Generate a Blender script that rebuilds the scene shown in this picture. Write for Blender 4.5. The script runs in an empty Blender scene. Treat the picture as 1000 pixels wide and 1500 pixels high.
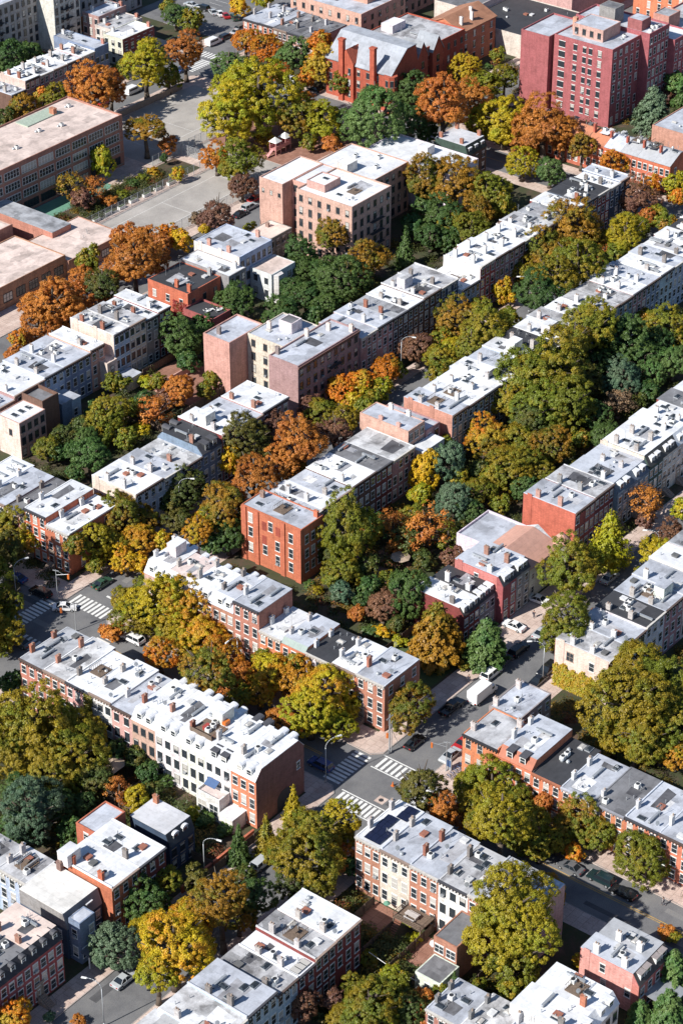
import bpy, bmesh, math, random
import numpy as np
from mathutils import Vector, Matrix
sc = bpy.context.scene
COL = sc.collection
R = random.Random(7)
PI = math.pi
# ------------------------------------------------------------------ survey
F, PIT, CAMH, AZ = 3500.0, math.radians(32.75), 260.0, math.radians(38.3)
CA, SA = math.cos(AZ), math.sin(AZ)

def at(px, py, z=0.0):
    """ground-grid point (metres along the long streets, metres along the cross streets) seen at a photo pixel, for height z"""
    r = (px - 500) / F; d = (py - 750) / F
    dy = math.cos(PIT) - d * math.sin(PIT); dz = -math.sin(PIT) - d * math.cos(PIT)
    t = (z - CAMH) / dz
    x, y = r * t, dy * t
    return x * SA + y * CA, -x * CA + y * SA

def pix(u, v, z):
    x = u * SA - v * CA; y = u * CA + v * SA
    zc = y * math.cos(PIT) - (z - CAMH) * math.sin(PIT)
    yc = y * math.sin(PIT) + (z - CAMH) * math.cos(PIT)
    return 500 + F * x / zc, 750 - F * yc / zc, zc

# ------------------------------------------------------------------ materials
def new_mat(name):
    m = bpy.data.materials.new(name); m.use_nodes = True
    nt = m.node_tree
    return m, nt, nt.nodes, nt.links, nt.nodes['Principled BSDF']

def nd(N, t, **kw):
    n = N.new(t)
    for k, v in kw.items():
        if k in n.inputs: n.inputs[k].default_value = v
        else: setattr(n, k, v)
    return n

def mixc(N, L, blend, fac, a, b):
    m = N.new('ShaderNodeMix'); m.data_type = 'RGBA'; m.blend_type = blend
    for sock, val in ((m.inputs[0], fac), (m.inputs[6], a), (m.inputs[7], b)):
        if hasattr(val, 'is_output'): L.new(val, sock)
        else: sock.default_value = val if not isinstance(val, tuple) else (val + (1,))[:4]
    return m.outputs[2]

def ramp(N, L, src, stops):
    r = N.new('ShaderNodeValToRGB'); e = r.color_ramp.elements
    while len(e) < len(stops): e.new(0.5)
    for i, (p, c) in enumerate(stops):
        e[i].position = p; e[i].color = (c, c, c, 1) if not isinstance(c, tuple) else (c + (1,))[:4]
    L.new(src, r.inputs[0]); return r.outputs[0]

def simple(name, col, rough=0.8, var=0.15, scale=1.5, metal=0.0, coord='Object'):
    m, nt, N, L, P = new_mat(name)
    tc = N.new('ShaderNodeTexCoord')
    n = nd(N, 'ShaderNodeTexNoise', Scale=scale, Detail=5.0, Roughness=0.6); L.new(tc.outputs[coord], n.inputs['Vector'])
    f = ramp(N, L, n.outputs['Fac'], [(0.3, 1 - var), (0.7, 1 + var * .5)])
    L.new(mixc(N, L, 'MULTIPLY', 1.0, col, f), P.inputs['Base Color'])
    P.inputs['Roughness'].default_value = rough; P.inputs['Metallic'].default_value = metal
    return m

def obj_mat(name, kind):
    """colour comes from each object's own colour; kind chooses the pattern"""
    m, nt, N, L, P = new_mat(name)
    tc = N.new('ShaderNodeTexCoord'); oi = N.new('ShaderNodeObjectInfo')
    off = nd(N, 'ShaderNodeVectorMath', operation='ADD'); L.new(tc.outputs['Object'], off.inputs[0])
    ml = nd(N, 'ShaderNodeMath', operation='MULTIPLY'); ml.inputs[1].default_value = 60.0; L.new(oi.outputs['Random'], ml.inputs[0])
    L.new(ml.outputs[0], off.inputs[1]); V = off.outputs[0]
    col = oi.outputs['Color']
    if kind == 'wall':
        n1 = nd(N, 'ShaderNodeTexNoise', Scale=0.5, Detail=6.0, Roughness=0.65); L.new(V, n1.inputs['Vector'])
        mp = nd(N, 'ShaderNodeMapping'); mp.inputs['Scale'].default_value = (2.2, 2.2, 0.25); L.new(V, mp.inputs[0])
        n2 = nd(N, 'ShaderNodeTexNoise', Scale=1.0, Detail=4.0); L.new(mp.outputs[0], n2.inputs['Vector'])
        sx = N.new('ShaderNodeSeparateXYZ'); L.new(tc.outputs['Object'], sx.inputs[0])
        ad = nd(N, 'ShaderNodeMath', operation='ADD'); L.new(sx.outputs[0], ad.inputs[0]); L.new(sx.outputs[1], ad.inputs[1])
        cb = N.new('ShaderNodeCombineXYZ'); L.new(ad.outputs[0], cb.inputs[0]); L.new(sx.outputs[2], cb.inputs[1])
        bk = N.new('ShaderNodeTexBrick'); bk.inputs['Scale'].default_value = 1.0
        for k, v in (('Brick Width', 0.42), ('Row Height', 0.14), ('Mortar Size', 0.012), ('Color1', (1, 1, 1, 1)), ('Color2', (.72, .70, .70, 1)), ('Mortar', (.85, .84, .82, 1))):
            bk.inputs[k].default_value = v
        L.new(cb.outputs[0], bk.inputs['Vector'])
        c = mixc(N, L, 'MULTIPLY', 1.0, col, bk.outputs['Color'])
        c = mixc(N, L, 'MULTIPLY', 1.0, c, ramp(N, L, n1.outputs['Fac'], [(0.3, (.78, .76, .76)), (0.48, (1, 1, 1)), (0.7, (1.12, 1.12, 1.14))]))
        c = mixc(N, L, 'MULTIPLY', 1.0, c, ramp(N, L, n2.outputs['Fac'], [(0.33, 0.86), (0.6, 1.04)]))
        P.inputs['Roughness'].default_value = 0.9
    elif kind == 'roof':
        wear = nd(N, 'ShaderNodeAttribute', attribute_type='OBJECT', attribute_name='wear')
        n1 = nd(N, 'ShaderNodeTexNoise', Scale=0.22, Detail=7.0, Roughness=0.68, Distortion=0.4); L.new(V, n1.inputs['Vector'])
        n2 = nd(N, 'ShaderNodeTexNoise', Scale=1.1, Detail=6.0, Roughness=0.7); L.new(V, n2.inputs['Vector'])
        mp = nd(N, 'ShaderNodeMapping'); L.new(tc.outputs['Object'], mp.inputs[0])
        bk = N.new('ShaderNodeTexBrick')
        for k, v in (('Scale', 1.0), ('Brick Width', 7.0), ('Row Height', 1.0), ('Mortar Size', 0.03), ('Mortar Smooth', 0.5), ('Color1', (1, 1, 1, 1)), ('Color2', (.93, .94, .95, 1)), ('Mortar', (.74, .75, .77, 1))):
            bk.inputs[k].default_value = v
        ax = nd(N, 'ShaderNodeAttribute', attribute_type='OBJECT', attribute_name='seam')
        cr = N.new('ShaderNodeCombineXYZ'); L.new(ax.outputs['Fac'], cr.inputs[2]); L.new(cr.outputs[0], mp.inputs['Rotation'])
        L.new(mp.outputs[0], bk.inputs['Vector'])
        st = ramp(N, L, n1.outputs['Fac'], [(0.34, (.30, .29, .29)), (0.45, (.66, .65, .66)), (0.55, (.95, .95, .96)), (0.66, (1.06, 1.06, 1.07))])
        st2 = ramp(N, L, n2.outputs['Fac'], [(0.32, 0.80), (0.5, 0.97), (0.7, 1.03)])
        c = mixc(N, L, 'MULTIPLY', wear.outputs['Fac'], col, st)
        c = mixc(N, L, 'MULTIPLY', 0.9, c, st2)
        c = mixc(N, L, 'MULTIPLY', 0.75, c, bk.outputs['Color'])
        vo = nd(N, 'ShaderNodeTexVoronoi', Scale=0.42, distance='CHEBYCHEV', Randomness=0.85); L.new(V, vo.inputs['Vector'])
        sp = N.new('ShaderNodeSeparateColor'); L.new(vo.outputs['Color'], sp.inputs[0])
        pf = nd(N, 'ShaderNodeMath', operation='MULTIPLY'); L.new(wear.outputs['Fac'], pf.inputs[0]); pf.inputs[1].default_value = 1.1
        c = mixc(N, L, 'MULTIPLY', pf.outputs[0], c, ramp(N, L, sp.outputs[0], [(0.0, .62), (0.10, .66), (0.14, .9), (0.55, 1.0), (0.85, 1.04), (0.92, 1.15)]))
        P.inputs['Roughness'].default_value = 0.75
        bp = nd(N, 'ShaderNodeBump', Strength=0.25, Distance=0.05); L.new(n2.outputs['Fac'], bp.inputs['Height']); L.new(bp.outputs[0], P.inputs['Normal'])
    elif kind == 'paint':
        n1 = nd(N, 'ShaderNodeTexNoise', Scale=2.0, Detail=4.0); L.new(V, n1.inputs['Vector'])
        c = mixc(N, L, 'MULTIPLY', 1.0, col, ramp(N, L, n1.outputs['Fac'], [(0.3, 0.8), (0.65, 1.06)]))
        P.inputs['Roughness'].default_value = 0.7
    elif kind == 'car':
        c = col; P.inputs['Roughness'].default_value = 0.22; P.inputs['Coat Weight'].default_value = 0.6
    if hasattr(c, 'is_output'): L.new(c, P.inputs['Base Color'])
    return m

def pane_mat():
    m, nt, N, L, P = new_mat('window_glass')
    oi = N.new('ShaderNodeObjectInfo'); tc = N.new('ShaderNodeTexCoord')
    sx = N.new('ShaderNodeSeparateXYZ'); L.new(tc.outputs['Generated'], sx.inputs[0])
    n = nd(N, 'ShaderNodeTexNoise', Scale=3.0); L.new(tc.outputs['Object'], n.inputs['Vector'])
    # a blind is pulled down to a different height in each window
    a = nd(N, 'ShaderNodeMath', operation='MULTIPLY'); a.inputs[1].default_value = 2.6; L.new(oi.outputs['Random'], a.inputs[0])
    b = nd(N, 'ShaderNodeMath', operation='GREATER_THAN'); L.new(sx.outputs[2], b.inputs[0]); L.new(a.outputs[0], b.inputs[1])
    dark = mixc(N, L, 'MIX', n.outputs['Fac'], (.012, .016, .022), (.05, .06, .07))
    c = mixc(N, L, 'MIX', b.outputs[0], dark, (.45, .43, .40))
    L.new(c, P.inputs['Base Color']); P.inputs['Roughness'].default_value = 0.12
    return m

def leaf_mat(own=False):
    m, nt, N, L, P = new_mat('mixed_leaves' if own else 'leaves')
    N.remove(P)
    out = N['Material Output']
    tc = N.new('ShaderNodeTexCoord'); oi = N.new('ShaderNodeObjectInfo'); ge = N.new('ShaderNodeNewGeometry')
    a = nd(N, 'ShaderNodeAttribute', attribute_type='OBJECT', attribute_name='leaf_tint')
    f = nd(N, 'ShaderNodeAttribute', attribute_type='OBJECT', attribute_name='tint_share')
    off = nd(N, 'ShaderNodeVectorMath', operation='ADD'); L.new(tc.outputs['Object'], off.inputs[0])
    ml = nd(N, 'ShaderNodeMath', operation='MULTIPLY'); ml.inputs[1].default_value = 90.0; L.new(oi.outputs['Random'], ml.inputs[0]); L.new(ml.outputs[0], off.inputs[1])
    n1 = nd(N, 'ShaderNodeTexNoise', Scale=1.15, Detail=5.0, Roughness=0.68); L.new(off.outputs[0], n1.inputs['Vector'])
    n2 = nd(N, 'ShaderNodeTexNoise', Scale=5.0, Detail=2.0); L.new(off.outputs[0], n2.inputs['Vector'])
    s = nd(N, 'ShaderNodeMath', operation='ADD'); L.new(n1.outputs['Fac'], s.inputs[0]); L.new(f.outputs['Fac'], s.inputs[1])
    k = ramp(N, L, s.outputs[0], [(0.84, 0.0), (1.0, 1.0)])     # noise + share above one: tinted leaf clump
    sc_ = nd(N, 'ShaderNodeMath', operation='MULTIPLY'); sc_.inputs[1].default_value = 1.0
    c = mixc(N, L, 'MIX', k, oi.outputs['Color'], a.outputs['Color'])
    if own:
        at_ = nd(N, 'ShaderNodeAttribute', attribute_name='leaf_colour'); c = at_.outputs['Color']
    c = mixc(N, L, 'MULTIPLY', 1.0, c, ramp(N, L, ge.outputs['Random Per Island'], [(0.0, 0.86), (1.0, 1.13)]))
    c = mixc(N, L, 'MULTIPLY', 1.0, c, ramp(N, L, n2.outputs['Fac'], [(0.3, 0.75), (0.7, 1.2)]))
    d = N.new('ShaderNodeBsdfDiffuse'); t = N.new('ShaderNodeBsdfTranslucent'); g = nd(N, 'ShaderNodeBsdfGlossy', Roughness=0.5)
    L.new(c, d.inputs['Color']); L.new(c, t.inputs['Color'])
    mx = nd(N, 'ShaderNodeMixShader', Fac=0.30); L.new(d.outputs[0], mx.inputs[1]); L.new(t.outputs[0], mx.inputs[2])
    m2 = nd(N, 'ShaderNodeMixShader', Fac=0.025); L.new(mx.outputs[0], m2.inputs[1]); L.new(g.outputs[0], m2.inputs[2])
    L.new(m2.outputs[0], out.inputs['Surface'])
    return m

def ground_mat(name, stops, scale, rough=0.95, fine=6.0, bump=0.0, extra=None):
    m, nt, N, L, P = new_mat(name)
    tc = N.new('ShaderNodeTexCoord')
    n = nd(N, 'ShaderNodeTexNoise', Scale=scale, Detail=8.0, Roughness=0.7); L.new(tc.outputs['Object'], n.inputs['Vector'])
    n2 = nd(N, 'ShaderNodeTexNoise', Scale=fine, Detail=4.0); L.new(tc.outputs['Object'], n2.inputs['Vector'])
    c = ramp(N, L, n.outputs['Fac'], stops)
    c = mixc(N, L, 'MULTIPLY', 1.0, c, ramp(N, L, n2.outputs['Fac'], [(0.3, 0.8), (0.7, 1.15)]))
    if extra == 'slabs':
        bk = N.new('ShaderNodeTexBrick')
        for k, v in (('Scale', 1.0), ('Brick Width', 1.5), ('Row Height', 1.5), ('Mortar Size', 0.04), ('Color1', (1, 1, 1, 1)), ('Color2', (.85, .84, .83, 1)), ('Mortar', (.6, .58, .56, 1))):
            bk.inputs[k].default_value = v
        L.new(tc.outputs['Object'], bk.inputs['Vector']); c = mixc(N, L, 'MULTIPLY', 1.0, c, bk.outputs['Color'])
    if extra == 'cracks':
        vo = nd(N, 'ShaderNodeTexVoronoi', Scale=0.07, feature='DISTANCE_TO_EDGE')
        mx = nd(N, 'ShaderNodeVectorMath', operation='MULTIPLY_ADD'); L.new(n2.outputs['Color'], mx.inputs[0]); mx.inputs[1].default_value = (6, 6, 0); L.new(tc.outputs['Object'], mx.inputs[2])
        L.new(mx.outputs[0], vo.inputs['Vector'])
        c = mixc(N, L, 'MULTIPLY', 1.0, c, ramp(N, L, vo.outputs['Distance'], [(0.0, 0.8), (0.012, 1.0)]))
    L.new(c, P.inputs['Base Color']); P.inputs['Roughness'].default_value = rough
    return m

M = {}
M['wall'] = obj_mat('masonry', 'wall'); M['roof'] = obj_mat('roofing', 'roof'); M['paint'] = obj_mat('painted', 'paint'); M['car'] = obj_mat('car_paint', 'car')
M['pane'] = pane_mat(); M['leaf'] = leaf_mat(); M['leafv'] = leaf_mat(True)
M['white'] = simple('white_paint', (.72, .72, .70), 0.6, .1)
M['dark'] = simple('dark_paint', (.035, .037, .042), 0.6, .2)
M['stone'] = simple('brownstone_trim', (.33, .25, .20), 0.85, .2)
M['metal'] = simple('galvanised', (.42, .44, .46), 0.45, .2, metal=.4)
M['rust'] = simple('rusty_metal', (.25, .10, .06), 0.8, .3)
M['bark'] = simple('bark', (.11, .085, .065), 0.95, .3, 6)
M['rubber'] = simple('rubber', (.015, .015, .016), 0.8, .2)
M['cglass'] = simple('car_glass', (.015, .02, .026), 0.06, .1)
M['lampw'] = simple('lens_white', (.7, .7, .68), 0.2, .05)
M['lampr'] = simple('lens_red', (.35, .02, .02), 0.2, .05)
M['wood'] = simple('weathered_wood', (.16, .115, .085), 0.9, .35, 3)
M['solar'] = simple('solar_cells', (.012, .016, .04), 0.12, .2)
M['blue'] = simple('blue_plastic', (.05, .10, .22), 0.5, .1)
M['red'] = simple('red_plastic', (.36, .06, .05), 0.5, .1)
M['pink'] = simple('pink_paint', (.55, .25, .24), 0.6, .2)
M['orange'] = simple('orange_plastic', (.6, .16, .03), 0.5, .2)
M['skin'] = simple('skin', (.42, .25, .18), 0.6, .05)
M['cloth_d'] = simple('dark_cloth', (.03, .035, .06), 0.9, .2)
M['cloth_l'] = simple('light_cloth', (.45, .42, .40), 0.9, .2)
M['hair'] = simple('hair', (.03, .02, .015), 0.7, .2)
M['asphalt'] = ground_mat('asphalt', [(0.3, (.105, .105, .112)), (0.5, (.15, .15, .155)), (0.7, (.185, .182, .18))], 0.18, extra='cracks')
M['asphalt_new'] = ground_mat('new_asphalt', [(0.3, (.06, .06, .065)), (0.7, (.10, .10, .105))], 0.6)
M['asphalt_old'] = ground_mat('old_asphalt', [(0.3, (.16, .16, .16)), (0.7, (.22, .215, .21))], 0.6)
M['court'] = ground_mat('court_asphalt', [(0.3, (.27, .25, .235)), (0.5, (.36, .335, .31)), (0.72, (.44, .41, .385))], 0.09, extra='cracks')
M['side'] = ground_mat('sidewalk_concrete', [(0.3, (.44, .33, .285)), (0.5, (.56, .44, .385)), (0.7, (.64, .53, .47))], 0.25, extra='slabs')
M['kerb'] = simple('kerb_stone', (.34, .30, .28), 0.9, .3)
M['yard'] = ground_mat('yard_soil_and_grass', [(0.34, (.03, .042, .015)), (0.47, (.045, .052, .02)), (0.56, (.07, .052, .032)), (0.68, (.15, .085, .06))], 0.14)
M['land'] = ground_mat('land', [(0.3, (.06, .065, .04)), (0.7, (.13, .12, .10))], 0.05)
M['patio'] = ground_mat('patio_brick', [(0.3, (.24, .11, .075)), (0.7, (.36, .19, .14))], 0.5, extra='slabs')
M['lawn'] = ground_mat('lawn', [(0.3, (.035, .06, .015)), (0.7, (.075, .10, .03))], 0.5)
M['green'] = ground_mat('green_court_paint', [(0.3, (.10, .24, .17)), (0.7, (.15, .31, .23))], 0.3)
M['mark'] = ground_mat('road_paint', [(0.33, (.30, .30, .29)), (0.42, (.66, .66, .64)), (0.7, (.74, .74, .72))], 0.9)
M['ymark'] = ground_mat('yellow_road_paint', [(0.35, (.25, .18, .08)), (0.5, (.5, .30, .06))], 0.9)
def chain_mat():
    m, nt, N, L, P = new_mat('chain_link_wire')
    tc = N.new('ShaderNodeTexCoord'); out = N['Material Output']
    sx = N.new('ShaderNodeSeparateXYZ'); L.new(tc.outputs['Object'], sx.inputs[0])
    res = []
    for op in ('ADD', 'SUBTRACT'):
        a = nd(N, 'ShaderNodeMath', operation=op); L.new(sx.outputs[0], a.inputs[0]); L.new(sx.outputs[2], a.inputs[1])
        b = nd(N, 'ShaderNodeMath', operation='PINGPONG'); b.inputs[1].default_value = 0.06; L.new(a.outputs[0], b.inputs[0])
        c = nd(N, 'ShaderNodeMath', operation='LESS_THAN'); c.inputs[1].default_value = 0.007; L.new(b.outputs[0], c.inputs[0]); res.append(c)
    mxm = nd(N, 'ShaderNodeMath', operation='MAXIMUM'); L.new(res[0].outputs[0], mxm.inputs[0]); L.new(res[1].outputs[0], mxm.inputs[1])
    t = N.new('ShaderNodeBsdfTransparent'); mx = N.new('ShaderNodeMixShader')
    P.inputs['Base Color'].default_value = (.5, .5, .5, 1)
    L.new(mxm.outputs[0], mx.inputs[0]); L.new(t.outputs[0], mx.inputs[1]); L.new(P.outputs[0], mx.inputs[2]); L.new(mx.outputs[0], out.inputs['Surface'])
    return m
M['chain'] = chain_mat()

# ------------------------------------------------------------------ mesh helpers
class MB:
    def __init__(s): s.v = []; s.f = []; s.m = []
    def quad(s, pts, m=0):
        i = len(s.v); s.v += [tuple(p) for p in pts]; s.f.append(tuple(range(i, i + len(pts)))); s.m.append(m)
    def box(s, x0, x1, y0, y1, z0, z1, m=0, skip=''):
        c = [(x0, y0, z0), (x1, y0, z0), (x1, y1, z0), (x0, y1, z0), (x0, y0, z1), (x1, y0, z1), (x1, y1, z1), (x0, y1, z1)]
        i = len(s.v); s.v += c
        for key, q in (('b', (3, 2, 1, 0)), ('t', (4, 5, 6, 7)), ('y', (0, 1, 5, 4)), ('X', (1, 2, 6, 5)), ('Y', (2, 3, 7, 6)), ('x', (3, 0, 4, 7))):
            if key in skip: continue
            s.f.append(tuple(i + k for k in q)); s.m.append(m)
        return s
    def hexa(s, b, t, m=0):
        """closed solid from a bottom ring and a top ring of equally many points"""
        i = len(s.v); n = len(b); s.v += [tuple(p) for p in b] + [tuple(p) for p in t]
        s.f.append(tuple(i + k for k in reversed(range(n)))); s.m.append(m)
        s.f.append(tuple(i + n + k for k in range(n))); s.m.append(m)
        for k in range(n):
            s.f.append((i + k, i + (k + 1) % n, i + n + (k + 1) % n, i + n + k)); s.m.append(m)
        return s
    def prism(s, poly, axis, a0, a1, m=0):
        """poly of (p, z) swept along axis x or y"""
        mk = (lambda a, p, z: (a, p, z)) if axis == 'x' else (lambda a, p, z: (p, a, z))
        return s.hexa([mk(a0, p, z) for p, z in poly], [mk(a1, p, z) for p, z in poly], m)
    def cone(s, p0, p1, r0, r1, n=8, m=0):
        p0, p1 = Vector(p0), Vector(p1); d = (p1 - p0).normalized()
        a = d.orthogonal().normalized(); b = d.cross(a)
        ring = lambda p, r: [p + (a * math.cos(2 * PI * k / n) + b * math.sin(2 * PI * k / n)) * r for k in range(n)]
        return s.hexa(ring(p0, r0), ring(p1, r1), m)
    def path(s, pts, r, n=6, m=0):
        for k in range(len(pts) - 1): s.cone(pts[k], pts[k + 1], r if not isinstance(r, list) else r[k], r if not isinstance(r, list) else r[k + 1], n, m)
        return s
    def mesh(s, name, mats, smooth=False):
        me = bpy.data.meshes.new(name); me.from_pydata(s.v, [], s.f)
        for mm in mats: me.materials.append(mm)
        me.polygons.foreach_set('material_index', s.m)
        me.update()
        bm = bmesh.new(); bm.from_mesh(me); bmesh.ops.recalc_face_normals(bm, faces=bm.faces); bm.to_mesh(me); bm.free()
        if smooth: me.polygons.foreach_set('use_smooth', [True] * len(me.polygons))
        return me

def link(name, me, parent=None, loc=(0, 0, 0), rz=0.0, col=None, scale=None):
    o = bpy.data.objects.new(name, me); COL.objects.link(o)
    o.location = loc
    if rz: o.rotation_euler = (0, 0, rz)
    if parent is not None: o.parent = parent
    if col is not None: o.color = (col[0], col[1], col[2], 1)
    if scale is not None: o.scale = scale if not isinstance(scale, (int, float)) else (scale,) * 3
    return o

def tag(o, label, cat, group=None):
    o['label'] = label; o['category'] = cat
    if group: o['group'] = group
    return o

def thing(name, label, cat, loc, rz=0.0, group=None):
    o = bpy.data.objects.new(name, None); COL.objects.link(o)
    o.location = loc; o.rotation_euler = (0, 0, rz); o.empty_display_size = 0.5
    return tag(o, label, cat, group)

def struct(name, mb, mats, kind='structure'):
    o = link(name, mb.mesh(name, mats)); o['kind'] = kind
    return o

def copy_tree(o, parent=None):
    c = o.copy(); COL.objects.link(c)
    if parent is not None: c.parent = parent
    for ch in KIDS.get(o.name, ()): copy_tree(ch, c)
    return c
KIDS = {}

# ------------------------------------------------------------------ colours
W = {  # wall colours
 'salmon': ((.44, .20, .14), 'salmon brick'), 'orange': ((.60, .215, .115), 'orange brick'), 'red': ((.52, .155, .085), 'red brick'),
 'dkred': ((.22, .05, .045), 'dark red'), 'crimson': ((.38, .10, .10), 'deep red'), 'brown': ((.15, .085, .065), 'brown'), 'pink': ((.60, .36, .31), 'pale pink'),
 'white': ((.72, .70, .68), 'white'), 'cream': ((.66, .59, .51), 'cream'), 'grey': ((.30, .29, .29), 'grey'), 'blue': ((.20, .27, .36), 'blue grey'),
 'navy': ((.045, .075, .13), 'dark blue'), 'tan': ((.57, .335, .275), 'tan brick'), 'ltblue': ((.42, .52, .62), 'light blue'), 'green': ((.05, .085, .07), 'dark green'),
 'mauve': ((.40, .24, .24), 'dusky pink'), 'rose': ((.55, .20, .18), 'rose pink')}
RF = {
 'white': ((.76, .77, .79), 'white', .32), 'silver': ((.50, .525, .58), 'pale silver', .55), 'grey': ((.40, .41, .43), 'grey', .75), 'dgrey': ((.20, .20, .21), 'dark grey', .6),
 'tar': ((.045, .046, .052), 'black', .3), 'patch': ((.52, .52, .53), 'blotchy grey', 1.0), 'tan': ((.74, .60, .53), 'beige', .45), 'pinkish': ((.70, .58, .54), 'pinkish', .3), 'stripe': ((.66, .66, .66), 'streaky white', .9),
 'terra': ((.50, .20, .11), 'orange', .3), 'slate': ((.26, .28, .31), 'slate', .5)}

# ------------------------------------------------------------------ windows, chimneys and other house parts (shared meshes)
_win = {}
def win_meshes(w, h, style):
    k = (round(w, 2), round(h, 2), style)
    if k in _win: return _win[k]
    fm = {'w': 'white', 'd': 'dark', 's': 'stone'}[style[0]]
    mb = MB(); t = 0.05
    mb.box(-w/2 - t, -w/2, -.07, 0, 0, h); mb.box(w/2, w/2 + t, -.07, 0, 0, h)
    mb.box(-w/2 - t, w/2 + t, -.07, 0, h, h + t); mb.box(-w/2, w/2, -.06, 0, h * .5 - .03, h * .5 + .03)
    if w > 1.3: mb.box(-.035, .035, -.065, 0, 0, h)
    mb.box(-w/2 - .12, w/2 + .12, -.14, 0, -.11, 0, 1); mb.box(-w/2 - .1, w/2 + .1, -.07, 0, h + t, h + t + .13, 1)
    a = mb.mesh('window_frame', [M[fm], M['white' if 'w' in style[1:] else 'stone']])
    pb = MB(); pb.box(-w/2, w/2, -.03, 0, 0, h, skip='Y')
    b = pb.mesh('window_pane', [M['pane']])
    _win[k] = (a, b); return a, b

def window(root, face, p, q, z, w=1.0, h=1.7, style='ww'):
    """face x: on a wall facing -X at local x=p, centred at local y=q; face y: on a wall facing -Y at local y=p, centred at x=q"""
    a, b = win_meshes(w, h, style)
    loc, rz = ((p, q, z), -PI/2) if face == 'x' else ((q, p, z), 0.0)
    o = link('window', a, root, loc, rz)
    link('pane', b, o)
    if R.random() < .09:
        if 'wac' not in _win: q_ = MB(); q_.box(-.3, .3, -.42, -.05, .02, .42); _win['wac'] = q_.mesh('window_air_conditioner', [M['metal']])
        link('air_conditioner', _win['wac'], o)
    return o

_chim = {}
def chimney(root, x, y, z, hgt, col, kind=0, wx=.55, wy=.95):
    key = (kind, round(hgt, 1), round(wx, 2), round(wy, 2))
    if key not in _chim:
        mb = MB(); a, b = wx / 2, wy / 2
        mb.box(-a, a, -b, b, -.3, hgt); mb.box(-a - .06, a + .06, -b - .06, b + .06, hgt, hgt + .14)
        for k in (-.25, .2)[:1 + kind]: mb.cone((0, k * wy, hgt + .14), (0, k * wy, hgt + .5), .13, .11, 7, 1)
        _chim[key] = mb.mesh('chimney', [M['wall'], M['stone']])
    return link('chimney', _chim[key], root, (x, y, z), 0, col)

_misc = {}
def misc(kind):
    if kind in _misc: return _misc[kind]
    mb = MB(); mats = [M['paint']]
    if kind == 'hatch':
        mb.box(-.5, .5, -.6, .6, -.02, .35); mb.box(-.56, .56, -.66, .66, .35, .42); n = 'roof_hatch'
    elif kind == 'skylight':
        mb.box(-.55, .55, -.75, .75, -.02, .22); mb.hexa([(-.5, -.7, .22), (.5, -.7, .22), (.5, .7, .22), (-.5, .7, .22)], [(-.1, -.5, .45), (.1, -.5, .45), (.1, .5, .45), (-.1, .5, .45)], 1); mats = [M['metal'], M['pane']]; n = 'skylight'
    elif kind == 'pipe':
        mb.cone((0, 0, -.02), (0, 0, .55), .07, .07, 7); mb.cone((0, 0, .55), (0, 0, .62), .11, .09, 7); mats = [M['metal']]; n = 'vent_pipe'
    elif kind == 'fan':
        mb.cone((0, 0, -.02), (0, 0, .3), .3, .3, 10); mb.cone((0, 0, .3), (0, 0, .55), .38, .2, 10); mats = [M['metal']]; n = 'roof_fan'
    elif kind == 'ac':
        mb.box(-.45, .45, -.4, .4, .08, .85); mb.cone((0, 0, .85), (0, 0, .9), .34, .34, 12, 1)
        for sx in (-.38, .38):
            for sy in (-.33, .33): mb.box(sx - .04, sx + .04, sy - .04, sy + .04, -.02, .08, 1)
        mats = [M['white'], M['dark']]; n = 'air_conditioner'
    elif kind == 'dish':
        mb.cone((0, 0, -.02), (0, 0, .7), .04, .04, 6); mb.cone((-.05, -.08, .7), (-.12, -.2, .78), .1, .38, 12); mb.cone((-.05, 0, .68), (-.35, -.5, .95), .015, .015, 4); mats = [M['metal']]; n = 'satellite_dish'
    elif kind == 'duct':
        mb.box(-1.6, 1.2, -.18, .18, .25, .6); mb.box(1.2, 1.6, -.18, .18, -.02, .6)
        for x in (-1.4, 0): mb.box(x - .05, x + .05, -.2, .2, -.02, .25, 1)
        mats = [M['metal'], M['dark']]; n = 'roof_duct'
    elif kind == 'deck':
        mb.box(-1.5, 1.5, -1.3, 1.3, .02, .16)
        for k in range(7):
            for y in (-1.28, 1.24): mb.box(-1.5 + k * .49, -1.45 + k * .49, y, y + .04, .16, 1.0)
        for y in (-1.3, 1.24): mb.box(-1.5, 1.5, y, y + .06, 1.0, 1.06)
        mb.box(-.4, .4, -.4, .4, .75, .8); mb.box(-.05, .05, -.05, .05, .16, .75); mats = [M['wood']]; n = 'roof_deck'
    elif kind == 'mast':
        mb.cone((0, 0, -.02), (0, 0, 2.6), .035, .025, 5)
        for z in (1.9, 2.2, 2.5): mb.cone((-.45, 0, z), (.45, 0, z), .015, .015, 4)
        mats = [M['metal']]; n = 'aerial'
    _misc[kind] = (n, mb.mesh(n, mats)); return _misc[kind]

def roof_item(root, kind, x, y, z, rz=0.0, col=(.5, .5, .5)):
    n, me = misc(kind)
    return link(n, me, root, (x, y, z), rz, col)

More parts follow.
